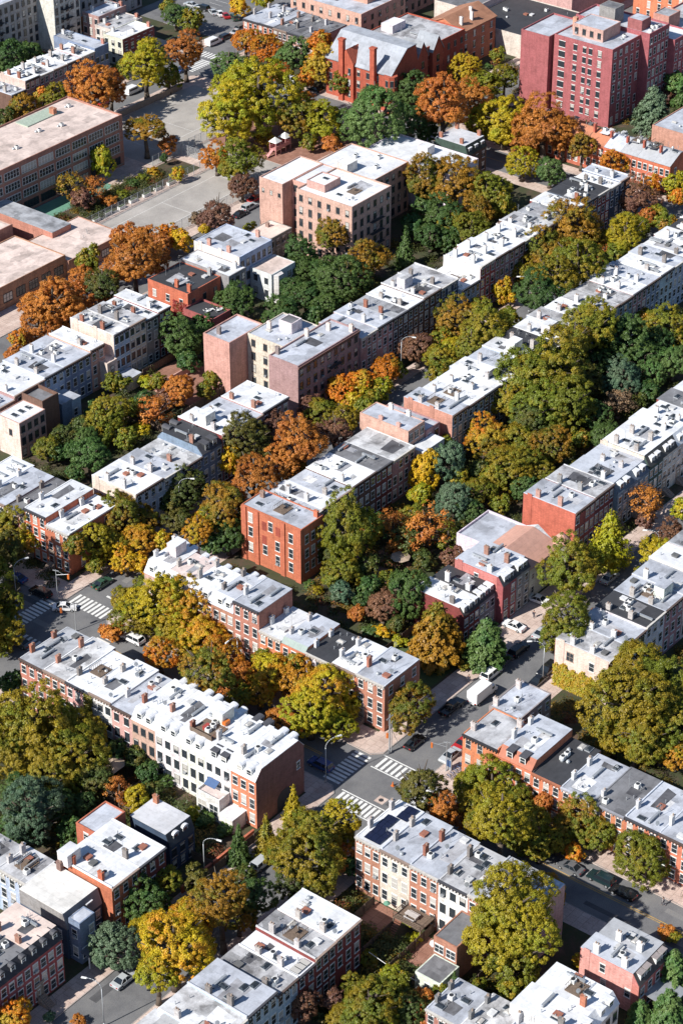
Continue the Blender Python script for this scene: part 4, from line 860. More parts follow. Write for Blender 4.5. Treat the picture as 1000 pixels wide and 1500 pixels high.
B.vol(513.5, 522.0, 317.5, 327.0, 25.2, (.56, .36, .31), 'silver', z0=21.95, xw=(4, 1, 'dd'), par=.2, rect=False, wname='machine_room', roofname='machine_room_roof')
B.vol(524.5, 529.0, 321.0, 326.0, 27.2, 'grey', 'dgrey', z0=22.5, par=.1, rect=False, wname='lift_house', roofname='lift_house_roof')
B.vol(525.5, 530.0, 313.0, 317.5, 25.4, c, 'silver', z0=22.5, par=.1, rect=False, wname='stair_head', roofname='stair_head_roof')
B.clutter(512, 523, 313, 316, 22.07, 4, random.Random(2)); B.clutter(525, 533, 310, 313, 22.67, 5, random.Random(1)); chimney(B.root, 517 - B.u, 328.5 - B.v, 22, 3.4, (.6, .3, .2), 0, 1.0, 1.2)
B = single('long low crimson annex with grey roof right of the tower', 'the crimson annex', 'building', 560, 315, 'annex_building')
B.vol(543.2, 580.0, 302.0, 326.0, 14.5, c, 'patch', yw=(12, 4, 'ww'), par=.5)
B.vol(548.0, 554.0, 318.0, 323.0, 18.5, (.5, .28, .22), 'grey', z0=14.45, par=.3, rect=False, wname='stair_bulkhead', roofname='bulkhead_roof')
B.clutter(545, 575, 304, 317, 14.57, 8, random.Random(3))
B = single('peach brick building cut by the right edge with skylit white roof', 'the peach building at right edge', 'building', 515, 288, 'brick_building')
B.vol(503.0, 530.0, 281.0, 294.4, 8.2, (.52, .27, .2), 'silver', par=.3); B.clutter(505, 515, 283, 292, 8.27, 5, random.Random(4))

# red Victorian institution with slate roof and gables
B = single('red Victorian schoolhouse with steep slate roof, gables and tall chimneys', 'the red Victorian schoolhouse', 'schoolhouse', 498, 376, 'victorian_building')
c = (.44, .10, .055)
B.vol(482.6, 494.6, 364.0, 386.5, 10.6, c, 'slate', xw=(7, 3, 'dd'), yw=(3, 3, 'dd'), par=0, flat=False)
B.vol(494.6, 519.0, 366.0, 386.0, 12.2, c, 'patch', yw=(8, 3, 'dd'), par=.4, wname='rear_wing', roofname='rear_roof')
g = MB(); g.prism([(482.6 - B.u, 10.6), (494.6 - B.u, 10.6), (493.4 - B.u, 16.4), (489.4 - B.u, 16.4)], 'y', 364.0 - B.v, 386.4 - B.v); link('gable_wall', g.mesh('gable_wall', [M['wall']]), B.root, (0, 0, 0), 0, c)
g = MB(); g.prism([(482.2 - B.u, 10.5), (482.2 - B.u, 10.75), (489.2 - B.u, 16.65), (493.6 - B.u, 16.65), (493.6 - B.u, 16.45), (489.4 - B.u, 16.45)], 'y', 363.8 - B.v, 386.5 - B.v)
ro = link('slate_roof', g.mesh('slate_roof', [M['roof']]), B.root, (0, 0, 0), 0, (.36, .38, .42)); ro['wear'] = .4; ro['seam'] = 0.0
for v, w in ((378.8, 5.0),):
    g = MB(); g.prism([(v - w / 2 - B.v, 0), (v + w / 2 - B.v, 0), (v + w / 2 - B.v, 11.4), (v - B.v, 15.0), (v - w / 2 - B.v, 11.4)], 'x', 481.6 - B.u, 487 - B.u); link('front_gable', g.mesh('front_gable', [M['wall']]), B.root, (0, 0, 0), 0, c)
    for k in range(3):
        for q in (-1.2, 1.2): B.win('x', 481.6, v + q, 1.6 + 3.2 * k, .8, 1.7, 'dd')
for v in (380.2, 369.5): g = MB(); g.box(-.6, .6, -.75, .75, 0, 17.4); g.box(-.75, .75, -.9, .9, 17.4, 17.9); link('chimney_stack', g.mesh('chimney_stack', [M['wall']]), B.root, (481.6 - B.u, v - B.v, 0), 0, c)
t = MB(); t.hexa([(c_ * 1.9, s * 1.9, 0) for c_, s in oc], [(c_ * 1.9, s * 1.9, 10.8) for c_, s in oc]); to = link('corner_turret', t.mesh('corner_turret', [M['wall']]), B.root, (482.8 - B.u, 364.4 - B.v, 0), 0, c)
for a_ in (PI, -PI / 2, -PI * .75): 
    for z in (1.6, 4.8, 8.0): 
        fa, pb = win_meshes(.8, 1.7, 'dd'); wo = link('window', fa, to, (1.78 * math.cos(a_), 1.78 * math.sin(a_), z), a_ + PI / 2); link('pane', pb, wo)
for uu, hh in ((497.5, 15.5), (504.5, 15.2)):
    g = MB(); g.prism([(uu - 2.4 - B.u, 0), (uu + 2.4 - B.u, 0), (uu + 2.4 - B.u, 11.4), (uu - B.u, hh), (uu - 2.4 - B.u, 11.4)], 'y', 364.6 - B.v, 370 - B.v); link('side_gable', g.mesh('side_gable', [M['wall']]), B.root, (0, 0, 0), 0, c)
    g = MB()
    for s in (-1, 1): g.hexa([(uu + s * 2.7 - B.u, 364.4 - B.v, 11.1), (uu + s * 2.7 - B.u, 371 - B.v, 11.1), (uu - B.u, 371 - B.v, hh + .05), (uu - B.u, 364.4 - B.v, hh + .05)], [(uu + s * 2.7 - B.u, 364.4 - B.v, 11.3), (uu + s * 2.7 - B.u, 371 - B.v, 11.3), (uu - B.u, 371 - B.v, hh + .3), (uu - B.u, 364.4 - B.v, hh + .3)])
    ro = link('gable_roof', g.mesh('gable_roof', [M['roof']]), B.root, (0, 0, 0), 0, (.30, .32, .35)); ro['wear'] = .4; ro['seam'] = 0.0
    for z in (1.6, 4.8, 8.0): B.win('y', uu, 364.6, z, 1.1, 1.9, 'dd')
B.clutter(497, 518, 372, 384, 12.27, 10, random.Random(8)); B.vol(504, 510, 380, 384, 14.4, 'white', 'white', z0=12.15, par=.1, rect=False, wname='stair_bulkhead', roofname='bulkhead_roof')

B = single('orange gabled hall with terracotta roof and dark shaded flank', 'the orange gabled hall', 'hall', 524, 374, 'gabled_hall')
B.vol(519.5, 536.0, 367.4, 380.0, 11.0, 'orange', 'dgrey', xw=(4, 2, 'dd'), yw=(4, 3, 'dw'), par=0, flat=False)
g = MB(); g.prism([(367.5 - B.v, 11.0), (379.9 - B.v, 11.0), (373.7 - B.v, 13.6)], 'x', 519.6 - B.u, 536 - B.u); link('gable_wall', g.mesh('gable_wall', [M['wall']]), B.root, (0, 0, 0), 0, W['orange'][0])
for s, cc in ((-1, (.40, .19, .11)), (1, (.40, .19, .11))):
    g = MB(); e_ = 373.7 + s * 6.7
    g.hexa([(519.2 - B.u, e_ - B.v, 10.75), (536.2 - B.u, e_ - B.v, 10.75), (536.2 - B.u, 373.7 - B.v, 13.65), (519.2 - B.u, 373.7 - B.v, 13.65)], [(519.2 - B.u, e_ - B.v, 10.95), (536.2 - B.u, e_ - B.v, 10.95), (536.2 - B.u, 373.7 - B.v, 13.9), (519.2 - B.u, 373.7 - B.v, 13.9)])
    ro = link('pitched_roof', g.mesh('pitched_roof', [M['roof']]), B.root, (0, 0, 0), 0, cc); ro['wear'] = .3; ro['seam'] = 0.0
for x, y in ((522, 369.5), (527, 369.5), (530, 372)): chimney(B.root, x - B.u, y - B.v, 12.2, 2.0, (.7, .68, .66))
B = single('low black roofed workshops behind the orange hall', 'the black roofed workshops', 'workshop', 549, 366, 'workshop_building')
B.vol(536.5, 562.0, 354.0, 379.0, 6.6, 'cream', 'tar', yw=(7, 2, 'dd'), par=.3); B.vol(540, 558, 379.2, 392, 8.4, 'cream', 'dgrey', par=.3, wname='rear_block', roofname='rear_roof')
B.clutter(538, 560, 356, 377, 6.67, 9, random.Random(8), ('fan', 'hatch', 'pipe', 'ac'))
B = single('white walled warehouse cut by the top edge', 'the white warehouse at top', 'warehouse', 580, 372, 'warehouse_building')
B.vol(564.0, 596.0, 360.0, 392.0, 12.0, 'pink', 'silver', par=.4, xw=None)
B = single('peach apartment house cut by the top edge left of centre', 'the peach apartment house', 'apartment block', 524, 408, 'apartment_block')
B.vol(513.0, 534.0, 398.0, 424.0, 10.6, 'pink', 'silver', xw=(8, 3, 'dd'), yw=(6, 3, 'dd'), par=.4); B.vol(521, 527, 402, 408, 14.4, (.55, .33, .26), 'silver', z0=10.55, par=.3, rect=False, wname='stair_bulkhead', roofname='bulkhead_roof')
B.clutter(515, 532, 410, 422, 10.67, 7, random.Random(8))
B = single('long mauve brick block cut by the top edge above the schoolhouse', 'the mauve block at top', 'apartment block', 555, 420, 'apartment_block')
B.vol(538.0, 575.0, 404.0, 430.0, 11.0, 'mauve', 'silver', yw=(12, 3, 'dd'), xw=(8, 3, 'dd'), par=.4)
B = single('red brick mansion block cut by the top right corner', 'the brick block at top right', 'apartment block', 600, 330, 'apartment_block')
B.vol(585.0, 620.0, 320.0, 352.0, 12.0, 'orange', 'silver', xw=(9, 4, 'ww'), yw=(9, 4, 'ww'), par=.4)

# grey apartment houses, top left
B = single('tall grey apartment house with fire escapes cut by the top left corner', 'the grey apartments at top left', 'apartment block', 448, 478, 'apartment_block')
B.vol(422.0, 456.0, 470.0, 490.0, 17.6, (.5, .49, .48), 'silver', yw=(15, 6, 'dd'), par=.5, skipwin=1)
B.vol(456.0, 466.5, 463.6, 490.0, 17.6, (.66, .61, .57), 'silver', yw=(5, 6, 'dd'), par=.5, wname='wing', roofname='wing_roof', skipwin=1)
for uu, vv in ((440, 470), (461, 463.6)):
    for z in (4.2, 7.1, 10.0, 12.9):
        fe = MB(); fe.box(-2, 2, -1.0, 0, 0, .06); fe.path([(-2, -1, .9), (2, -1, .9)], .03, 4); fe.path([(-1.8, -.6, 0), (1.6, -.6, 2.9)], .05, 4)
        for q in range(9): fe.path([(-2 + q * .5, -1, 0), (-2 + q * .5, -1, .9)], .02, 4)
        link('fire_escape', fe.mesh('fire_escape', [M['dark']]), B.root, (uu - B.u, vv - .02 - B.v, z))
B = single('second grey apartment house behind the pink corner house at top left', 'the second grey apartments', 'apartment block', 492, 478, 'apartment_block')
B.vol(474.0, 500.0, 471.0, 490.0, 15.5, (.5, .49, .48), 'silver', yw=(10, 5, 'dd'), xw=(6, 5, 'dd'), par=.5)
for lab, near, (u0, u1, v0, v1, h, w_, rf, sp) in (
    ('dusky pink corner house with white roof at top left', 'the pink corner house', (467.0, 478.6, 457.0, 463.4, 9.8, 'mauve', 'silver', 3)),
    ('cream fronted middle house with grey parapet at top left', 'the cream middle house', (465.3, 477.8, 450.2, 456.9, 8.0, 'cream', 'patch', 3)),
    ('dark red flanked corner house with white roof at top left', 'the dark red corner house', (461.4, 474.6, 442.7, 450.1, 8.2, 'cream', 'white', 3)),
    ('blue grey end house taller than the white roofed row at top left', 'the blue grey end house', (447.6, 453.2, 440.2, 456.0, 10.4, 'blue', 'silver', 2))):
    B = single(lab, near, 'house', (u0 + u1) / 2, (v0 + v1) / 2); B.vol(u0, u1, v0, v1, h, w_, rf, xw=(3, sp, 'dw'), yw=(5 if u1 - u0 > 8 else 3, sp, 'dw'), par=.25)
    if 'dark red' in lab: end_wall(B, 'y', v0, u0, u1, h + .2, (.26, .07, .065)); [B.win('y', u0 + 1.5 + 2.4 * k, v0 - .03, z, 1, 1.6, 'dw') for k in range(5) for z in (1.6, 4.8)]
    chimney(B.root, u1 - 1 - B.u, v0 + 1.2 - B.v, h, 1.3, (.45, .2, .15)); chimney(B.root, u0 + 3 - B.u, v1 - 1 - B.v, h, 1.2, (.6, .6, .6)); B.clutter(u0, u1, v0, v1, h + .07, 4, random.Random(int(u0)))

# schools
def band(B, face, p, a0, a1, z, h, n, frame='white'):
    """ribbon window of n lights"""
    w = a1 - a0; mb = MB()
    for k in range(n + 1): mb.box(-w / 2 + k * w / n - .05, -w / 2 + k * w / n + .05, -.08, 0, 0, h)
    mb.box(-w / 2, w / 2, -.09, 0, -.12, 0); mb.box(-w / 2, w / 2, -.09, 0, h, h + .1); mb.box(-w / 2, w / 2, -.06, 0, h * .5 - .03, h * .5 + .03)
    loc = (((a0 + a1) / 2) - B.u, p - B.v + .006, z) if face == 'y' else (p - B.u + .006, (a0 + a1) / 2 - B.v, z)
    o = link('ribbon_window', mb.mesh('ribbon_window', [M[frame]]), B.root, loc, 0 if face == 'y' else -PI/2)
    pb = MB(); pb.box(-w / 2, w / 2, -.03, 0, 0, h, skip='Y'); link('pane', pb.mesh('ribbon_pane', [M['pane']]), o)
B = single('large four storey brick school with beige roof and ribbon windows', 'the big brick school', 'school', 376, 408, 'school_building')
B.vol(335.0, 413.2, 398.0, 417.4, 13.6, (.42, .215, .155), 'tan', par=.5, wear=.5)
for fl in range(4):
    z = 1.0 + fl * 3.25; uu = 412.0
    while uu > 338: band(B, 'y', 398.0, uu - 5.4, uu - .3, z, 1.9, 5, 'white' if fl else 'dark'); uu -= 6.0
for zz in (0.2, 3.45, 6.7, 9.95): sb = MB(); sb.box(335.1 - B.u, 413.1 - B.u, 397.93 - B.v, 398.0 - B.v, zz + .35, zz + .62); link('sill_course', sb.mesh('sill_course', [M['stone']]), B.root)
chimney(B.root, 374.2 - B.u, 412 - B.v, 13.6, 4.0, (.46, .2, .12), 0, 1.6, 1.6); chimney(B.root, 403 - B.u, 412.6 - B.v, 13.6, 1.7, (.46, .2, .12), 0, 1.2, 1.6)
for x, y in ((392, 408), (398, 406), (381, 405), (372, 409), (408, 413)): roof_item(B.root, 'fan', x - B.u, y - B.v, 13.67); roof_item(B.root, 'ac', x + .9 - B.u, y - .4 - B.v, 13.67)
wl = MB(); wl.box(-6, 6, -2.2, 2.2, 0, .3); link('roof_hatchway', wl.mesh('roof_hatchway', [M['paint']]), B.root, (399 - B.u, 414 - B.v, 13.66), 0, (.36, .42, .34))
B = single('low brick school wing with broad beige flat roofs at left edge', 'the low school wing', 'school', 340, 373, 'school_building')
B.vol(357.6, 376.8, 364.4, 379.6, 4.4, (.42, .215, .155), 'tan', par=.25, wear=.5)
B.vol(300.0, 357.5, 365.2, 382.0, 5.8, (.42, .215, .155), 'tan', par=.3, wname='long_wing', roofname='long_roof', wear=.6)
B.vol(364.2, 370.6, 376.0, 397.9, 6.0, (.46, .23, .15), 'grey', par=0, wname='link_block', roofname='link_roof')
B.vol(318.0, 359.0, 384.0, 397.0, 7.6, (.42, .215, .155), 'tan', xw=None, par=.3, wname='hall', roofname='hall_roof')
uu = 356.4
while uu > 304: band(B, 'y', 365.2, uu - 2.9, uu, 1.8, 2.1, 3, 'dark'); uu -= 4.2
for u_ in (374.6, 371.4, 367.6): band(B, 'y', 364.4, u_ - 2.6, u_ - .1, 1.2, 1.7, 3, 'dark')
B.clutter(302, 356, 367, 380, 5.87, 7, random.Random(8), ('fan', 'pipe', 'fan')); B.clutter(359, 376, 366, 374, 4.47, 3, random.Random(2), ('fan', 'pipe'))
# ------------------------------------------------------------------ ground, streets, pavements
def sheet(name, rects, z, mat, kind='structure'):
    mb = MB()
    for (a, b, c, d) in rects: mb.quad([(a, c, z), (b, c, z), (b, d, z), (a, d, z)])
    return struct(name, mb, [M[mat]], kind)
sheet('ground', [(-600, 1500, -900, 1300)], -.3, 'land')
sheet('road', [(-60, 900, -60, 800)], 0.0, 'asphalt')
US = [(40, 248.6), (259.2, 470.2), (480.6, 800)]; VS = [(-20, 112), (122, 186.8), (196.6, 262.2), (272.4, 345.6), (356.4, 424), (434.6, 760)]
for (a, b) in US:
    for (c, d) in VS:
        mb = MB(); ch = 1.6
        poly = [(a + ch, c), (b - ch, c), (b, c + ch), (b, d - ch), (b - ch, d), (a + ch, d), (a, d - ch), (a, c + ch)]
        mb.hexa([(x, y, -.05) for x, y in poly], [(x, y, .13) for x, y in poly], 0)
        s = struct('sidewalk', mb, [M['side']])
        k = MB(); t = .18
        ins = [(x + (t if x < (a + b) / 2 else -t), y + (t if y < (c + d) / 2 else -t)) for x, y in poly]
        for i in range(8):
            j = (i + 1) % 8
            k.hexa([(*poly[i], .13), (*poly[j], .13), (*ins[j], .13), (*ins[i], .13)], [(*poly[i], .145), (*poly[j], .145), (*ins[j], .145), (*ins[i], .145)])
        struct('kerb', k, [M['kerb']])
def yard(a, b, c, d): return (a, b, c, d)
sheet('yard', [(265, 466.5, 201.0, 257.5), (265, 466, 276.0, 341), (120, 244.5, 122, 180), (100, 244.2, 200.5, 257.5), (264, 466, 122, 182.5), (120, 244, 276, 341), (484, 700, 276, 341), (484, 700, 201, 257), (484, 700, 360, 420), (120, 300, 360, 420), (100, 464, 439, 700), (484, 700, 439, 700)], .136, 'yard')
sheet('court', [(378.0, 427.0, 361.0, 379.0), (417.0, 464.0, 391.5, 419.0), (427.5, 438, 361, 391)], .14, 'court')
sheet('play_yard', [(300, 364, 382, 398), (370.6, 392, 380, 398)], .14, 'asphalt')
sheet('play_yard', [(438.2, 464, 360.5, 391)], .143, 'patio')
sheet('painted_court', [(372, 402, 391, 397.6)], .146, 'green')
sheet('parking_lot', [(494, 545, 426.5, 470)], .141, 'asphalt')
sheet('patio', [(222.0, 228.5, 158.2, 163.5), (224.5, 229.9, 168.5, 174.5), (210, 217.4, 152, 158), (229, 231, 203, 207), (300, 311, 228, 240), (330, 345, 300, 318), (262, 281, 166, 174), (279, 287, 189, 189.2)], .145, 'patio')
sheet('driveway', [(302, 325, 197, 203)], .147, 'side')
sheet('lawn', [(278, 296, 201.5, 214), (210, 226, 158.5, 166), (214, 229, 213.5, 221), (282, 296, 160, 172)], .142, 'lawn')
sheet('garden_bed', [(372, 424, 381.2, 390.6)], .147, 'yard')
z = .006
def stripes(axis, a0, a1, b0, b1, n, wdt=.55):
    out = []
    for k in range(n):
        c = b0 + (b1 - b0) * (k + .5) / n
        out.append((a0, a1, c - wdt / 2, c + wdt / 2) if axis == 'u' else (c - wdt / 2, c + wdt / 2, a0, a1))
    return out
for lab, rects in (('a', stripes('u', 257.0, 260.2, 187.4, 196.0, 8) + [(256.6, 256.85, 187.2, 196.3), (260.4, 260.65, 187.2, 196.3)]), ('b', stripes('u', 245.2, 248.4, 187.4, 196.0, 9) + [(244.8, 245.05, 187.2, 196.3), (248.6, 248.85, 187.2, 196.3)]),
    ('c', stripes('v', 197.6, 201.0, 249.2, 258.8, 10)), ('d', stripes('u', 260.0, 263.6, 262.8, 271.8, 9) + [(266.0, 266.5, 262.6, 267.2)]), ('e', stripes('v', 272.8, 276.2, 249.2, 258.8, 10)), ('f', stripes('u', 244.4, 247.8, 262.8, 271.8, 8)), ('g', stripes('v', 256.2, 259.4, 249.2, 258.8, 9)),
    ('h', stripes('v', 425.5, 429.5, 471, 480, 9)), ('i', stripes('u', 481.5, 485, 425, 434, 8)), ('j', stripes('v', 182.4, 185.6, 249.2, 258.8, 10))):
    sheet('crosswalk', rects, z, 'mark')
sheet('lane_line', [(253.8, 253.95, 60, 181), (254.2, 254.35, 60, 181)], z, 'ymark')
sheet('lane_line', [(253.8, 253.95, 205, 255), (254.2, 254.35, 205, 255), (475.3, 475.45, 200, 345), (475.3, 475.45, 358, 420)], z, 'ymark')
sheet('bay_line', [(494 + 2.6 * k, 494.1 + 2.6 * k, 452, 457) for k in range(14)] + [(497 + 2.6 * k, 497.1 + 2.6 * k, 428, 433) for k in range(8)], .150, 'mark')
rp_ = random.Random(5); pr = []
for _ in range(46):
    if rp_.random() < .5: c_ = rp_.choice([(187.2, 196.2), (262.8, 271.8), (346, 356)]); u_, v_ = rp_.uniform(150, 470), rp_.uniform(c_[0] + 1, c_[1] - 1); pr.append((u_, u_ + rp_.uniform(2, 9), v_ - .9, min(c_[1], v_ + rp_.uniform(.3, .9))))
    else: u_, v_ = rp_.uniform(250, 257.5), rp_.uniform(90, 320); pr.append((u_, u_ + rp_.uniform(.8, 1.4), v_, v_ + rp_.uniform(2, 9)))
pr = [a for k, a in enumerate(pr) if not any(a[0] < b[1] and b[0] < a[1] and a[2] < b[3] and b[2] < a[3] for b in pr[:k])]
sheet('road_patch', pr[::2], .0035, 'asphalt_new'); sheet('road_patch', pr[1::2], .0035, 'asphalt_old')
sheet('court_line', [(381, 423, 365.0, 365.1), (381, 423, 375, 375.1), (381, 381.1, 365.1, 375), (402, 402.1, 365.1, 375), (423, 423.1, 365.1, 375.1), (425, 455, 398, 398.1), (425, 425.1, 398.1, 412), (440, 440.1, 398.1, 412)], .1445, 'mark')
mb = MB(); mb.cone((0, 0, 0), (0, 0, .012), .45, .45, 16); mb.box(-.9, .9, -.9, .9, 0, .006, 1); o = link('manhole_cover', mb.mesh('manhole_cover', [M['dark'], M['side']]), None, (*at(558, 1172), .004)); tag(o, 'round dark manhole cover set in a pale square of the junction', 'manhole cover')

# ------------------------------------------------------------------ trees
def leaves(rng, pts, nrm, size):
    """quads at pts facing about nrm"""
    n = len(pts)
    nn = nrm / (np.linalg.norm(nrm, axis=1)[:, None] + 1e-9); d = nn + rng.normal(0, .27, (n, 3)); d /= np.linalg.norm(d, axis=1)[:, None] + 1e-9
    t = np.cross(d, rng.normal(0, 1, (n, 3))); t /= np.linalg.norm(t, axis=1)[:, None] + 1e-9
    b = np.cross(d, t); s = size * rng.uniform(.6, 1.25, (n, 1)); w = s * rng.uniform(.5, .8, (n, 1))
    bend = d * s * .18
    v = np.empty((n, 4, 3)); v[:, 0] = pts - t * s - bend; v[:, 1] = pts + b * w; v[:, 2] = pts + t * s - bend; v[:, 3] = pts - b * w
    return v.reshape(-1, 3)

def leaf_mesh(name, v, mat='leaf'):
    me = bpy.data.meshes.new(name); n = len(v) // 4
    me.vertices.add(len(v)); me.vertices.foreach_set('co', v.astype(np.float32).ravel())
    me.loops.add(n * 4); me.loops.foreach_set('vertex_index', np.arange(n * 4, dtype=np.int32))
    me.polygons.add(n); me.polygons.foreach_set('loop_start', np.arange(0, n * 4, 4, dtype=np.int32))
    me.polygons.foreach_set('loop_total', np.full(n, 4, dtype=np.int32))
    me.materials.append(M[mat]); me.update(calc_edges=True); me.validate()
    return me

def crown_proto(name, seed, nlobe, nclump, nleaf, size, spread=.52, lobe=.52, fill=.25, csize=.17):
    """unit crown: lobes > clumps > leaves, with gaps between"""
    rng = np.random.default_rng(seed)
    # lobe centres spread over a sphere, more of them above
    g = []
    while len(g) < nlobe:
        d = rng.normal(0, 1, 3); d /= np.linalg.norm(d)
        if d[2] < -.55: continue
        if all(np.dot(d, q) < .80 - .012 * nlobe for q in g) or rng.random() < .02: g.append(d)
    g = np.array(g); lc = g * spread * rng.uniform(.62, 1.34, (nlobe, 1)); lc = np.vstack([lc, [[0, 0, .12]]])
    lr = np.append(lobe * rng.uniform(.52, 1.02, nlobe), .60)
    P, Nn = [], []
    per = nclump // len(lc) + 1
    for c, r in zip(lc, lr):
        for _ in range(per):
            d = rng.normal(0, 1, 3); d[2] += .25; d /= np.linalg.norm(d)
            q = c + d * r * (1 - fill * rng.random() ** 2)
            # drop clumps buried inside another lobe
            if any(np.linalg.norm(q - c2) < r2 * .74 for c2, r2 in zip(lc, lr)) and rng.random() < .93: continue
            out = q / (np.linalg.norm(q) + 1e-6)
            rc = csize * rng.uniform(.7, 1.3)
            e = rng.normal(0, 1, (nleaf, 3)); e /= np.linalg.norm(e, axis=1)[:, None]
            e *= rng.random((nleaf, 1)) ** .45
            e[:, 2] *= .75
            P.append(q + e * rc); Nn.append(e * .8 + out * .5 + np.array([0, 0, .35]))
    v = leaves(rng, np.vstack(P), np.vstack(Nn), size)
    return leaf_mesh(name, v)

def cone_proto(name, seed, tiers, nleaf, size, droop=.25, power=1.0, full=False):
    """conifer: whorls of boughs shrinking to the tip; z from -1 to 1, radius 1 at the bottom"""
    rng = np.random.default_rng(seed); P, Nn = [], []
    for k in range(tiers):
        f = k / (tiers - 1); z = -1 + 1.95 * f
        rad = ((1 - f) ** power) * .95 + .04
        if full: rad = math.sin(PI * min(1, .18 + .82 * (1 - f)) * .5) * (.98 if f < .9 else .6) * (1 if f > .12 else .8)
        nb = max(4, int(13 * rad + 3))
        for b in range(nb):
            a = 2 * PI * (b + rng.random()) / nb; L = rad * rng.uniform(.72, 1.08)
            m = max(5, int(nleaf * (L + .15)))
            s = rng.random(m) ** .6
            wob = rng.normal(0, 1, (m, 3)) * np.array([.06, .06, .045]) * (1 - .4 * s[:, None])
            pts = np.stack([np.cos(a) * s * L, np.sin(a) * s * L, z - droop * .3 * s * L + .10 * s * s * L], 1) + wob
            P.append(pts); Nn.append(np.tile([math.cos(a) * .5, math.sin(a) * .5, .8], (m, 1)))
    return leaf_mesh(name, leaves(rng, np.vstack(P), np.vstack(Nn), size))

PRO = {'big': [crown_proto('crown', 10 + k, 15 + k % 4, 1150, 72, .0215, csize=.080) for k in range(5)],
       'mid': [crown_proto('crown', 30 + k, 11 + k % 4, 620, 64, .031, csize=.102) for k in range(5)],
       'small': [crown_proto('crown', 50 + k, 8 + k % 3, 260, 55, .056, csize=.15) for k in range(4)],
       'sparse': [crown_proto('crown', 70 + k, 10, 120, 34, .05, fill=.6, csize=.2) for k in range(2)],
       'cone': [cone_proto('crown', 80 + k, 20, 110, .045) for k in range(2)],
       'full': [cone_proto('crown', 90 + k, 18, 190, .05, full=True, droop=.5) for k in range(2)],
       'feather': [cone_proto('crown', 95, 15, 60, .05, droop=-.5, power=.75)],
       'low': [crown_proto('crown', 100 + k, 8, 70, 40, .12, csize=.26) for k in range(2)]}

def trunk_proto(seed, conifer=False):
    """unit trunk from z=0 to the crown centre at z=1 with limbs that reach into a crown of radius 1 (scaled separately)"""
    rng = random.Random(seed); mb = MB()
    mb.path([(0, 0, 0), (.012, .01, .25), (-.01, .02, .6), (.01, 0, 1.0), (0, .02, 1.45 if not conifer else 2.0)], [.075, .05, .042, .03, .012], 8)
    if not conifer:
        for k in range(7):
            a = k * 2.4 + rng.random(); z0 = .5 + .08 * k; L = rng.uniform(.3, .46)
            p = [(0, 0, z0), (math.cos(a) * L * .45, math.sin(a) * L * .45, z0 + .2), (math.cos(a) * L, math.sin(a) * L, z0 + .45)]
            mb.path(p, [.03, .02, .007], 5)
            for s in (-.5, .5):
                mb.path([p[1], (math.cos(a + s) * L * .95, math.sin(a + s) * L * .95, z0 + .32)], [.015, .005], 4)
    return mb.mesh('trunk', [M['bark']], True)
TRK = [trunk_proto(k) for k in range(3)]; TRC = trunk_proto(9, True)

PAL = {'OL': ((.180, .205, .020), (.32, .235, .018), .38, 'olive green'), 'GO': ((.165, .185, .020), (.38, .20, .020), .43, 'olive orange'), 'OY': ((.25, .265, .020), (.36, .29, .018), .42, 'mossy yellow'), 'OG': ((.64, .215, .018), (.46, .33, .03), .38, 'bright orange'),
       'YE': ((.62, .42, .02), (.62, .28, .02), .32, 'golden yellow'), 'YG': ((.33, .345, .020), (.46, .35, .016), .42, 'yellow green'), 'GR': ((.058, .125, .032), (.10, .16, .038), .42, 'dark green'),
       'BG': ((.095, .195, .05), (.14, .215, .06), .42, 'bright green'), 'BL': ((.095, .165, .09), (.14, .20, .115), .42, 'bluish green'), 'OR': ((.46, .155, .034), (.55, .22, .038), .42, 'rust orange'),
       'MA': ((.18, .085, .06), (.26, .13, .07), .42, 'maroon brown'), 'YO': ((.46, .37, .016), (.58, .28, .024), .42, 'yellow orange'), 'DG': ((.085, .118, .026), (.16, .14, .026), .40, 'deep olive'), 'BR': ((.22, .15, .09), (.28, .18, .10), .4, 'bare brown')}
SHAPE = {'r': 'round', 't': 'tall', 'f': 'flat topped', 'c': 'pyramid', 'F': 'dense pyramid', 'd': 'feathery', 's': 'sparse', 'l': 'low'}
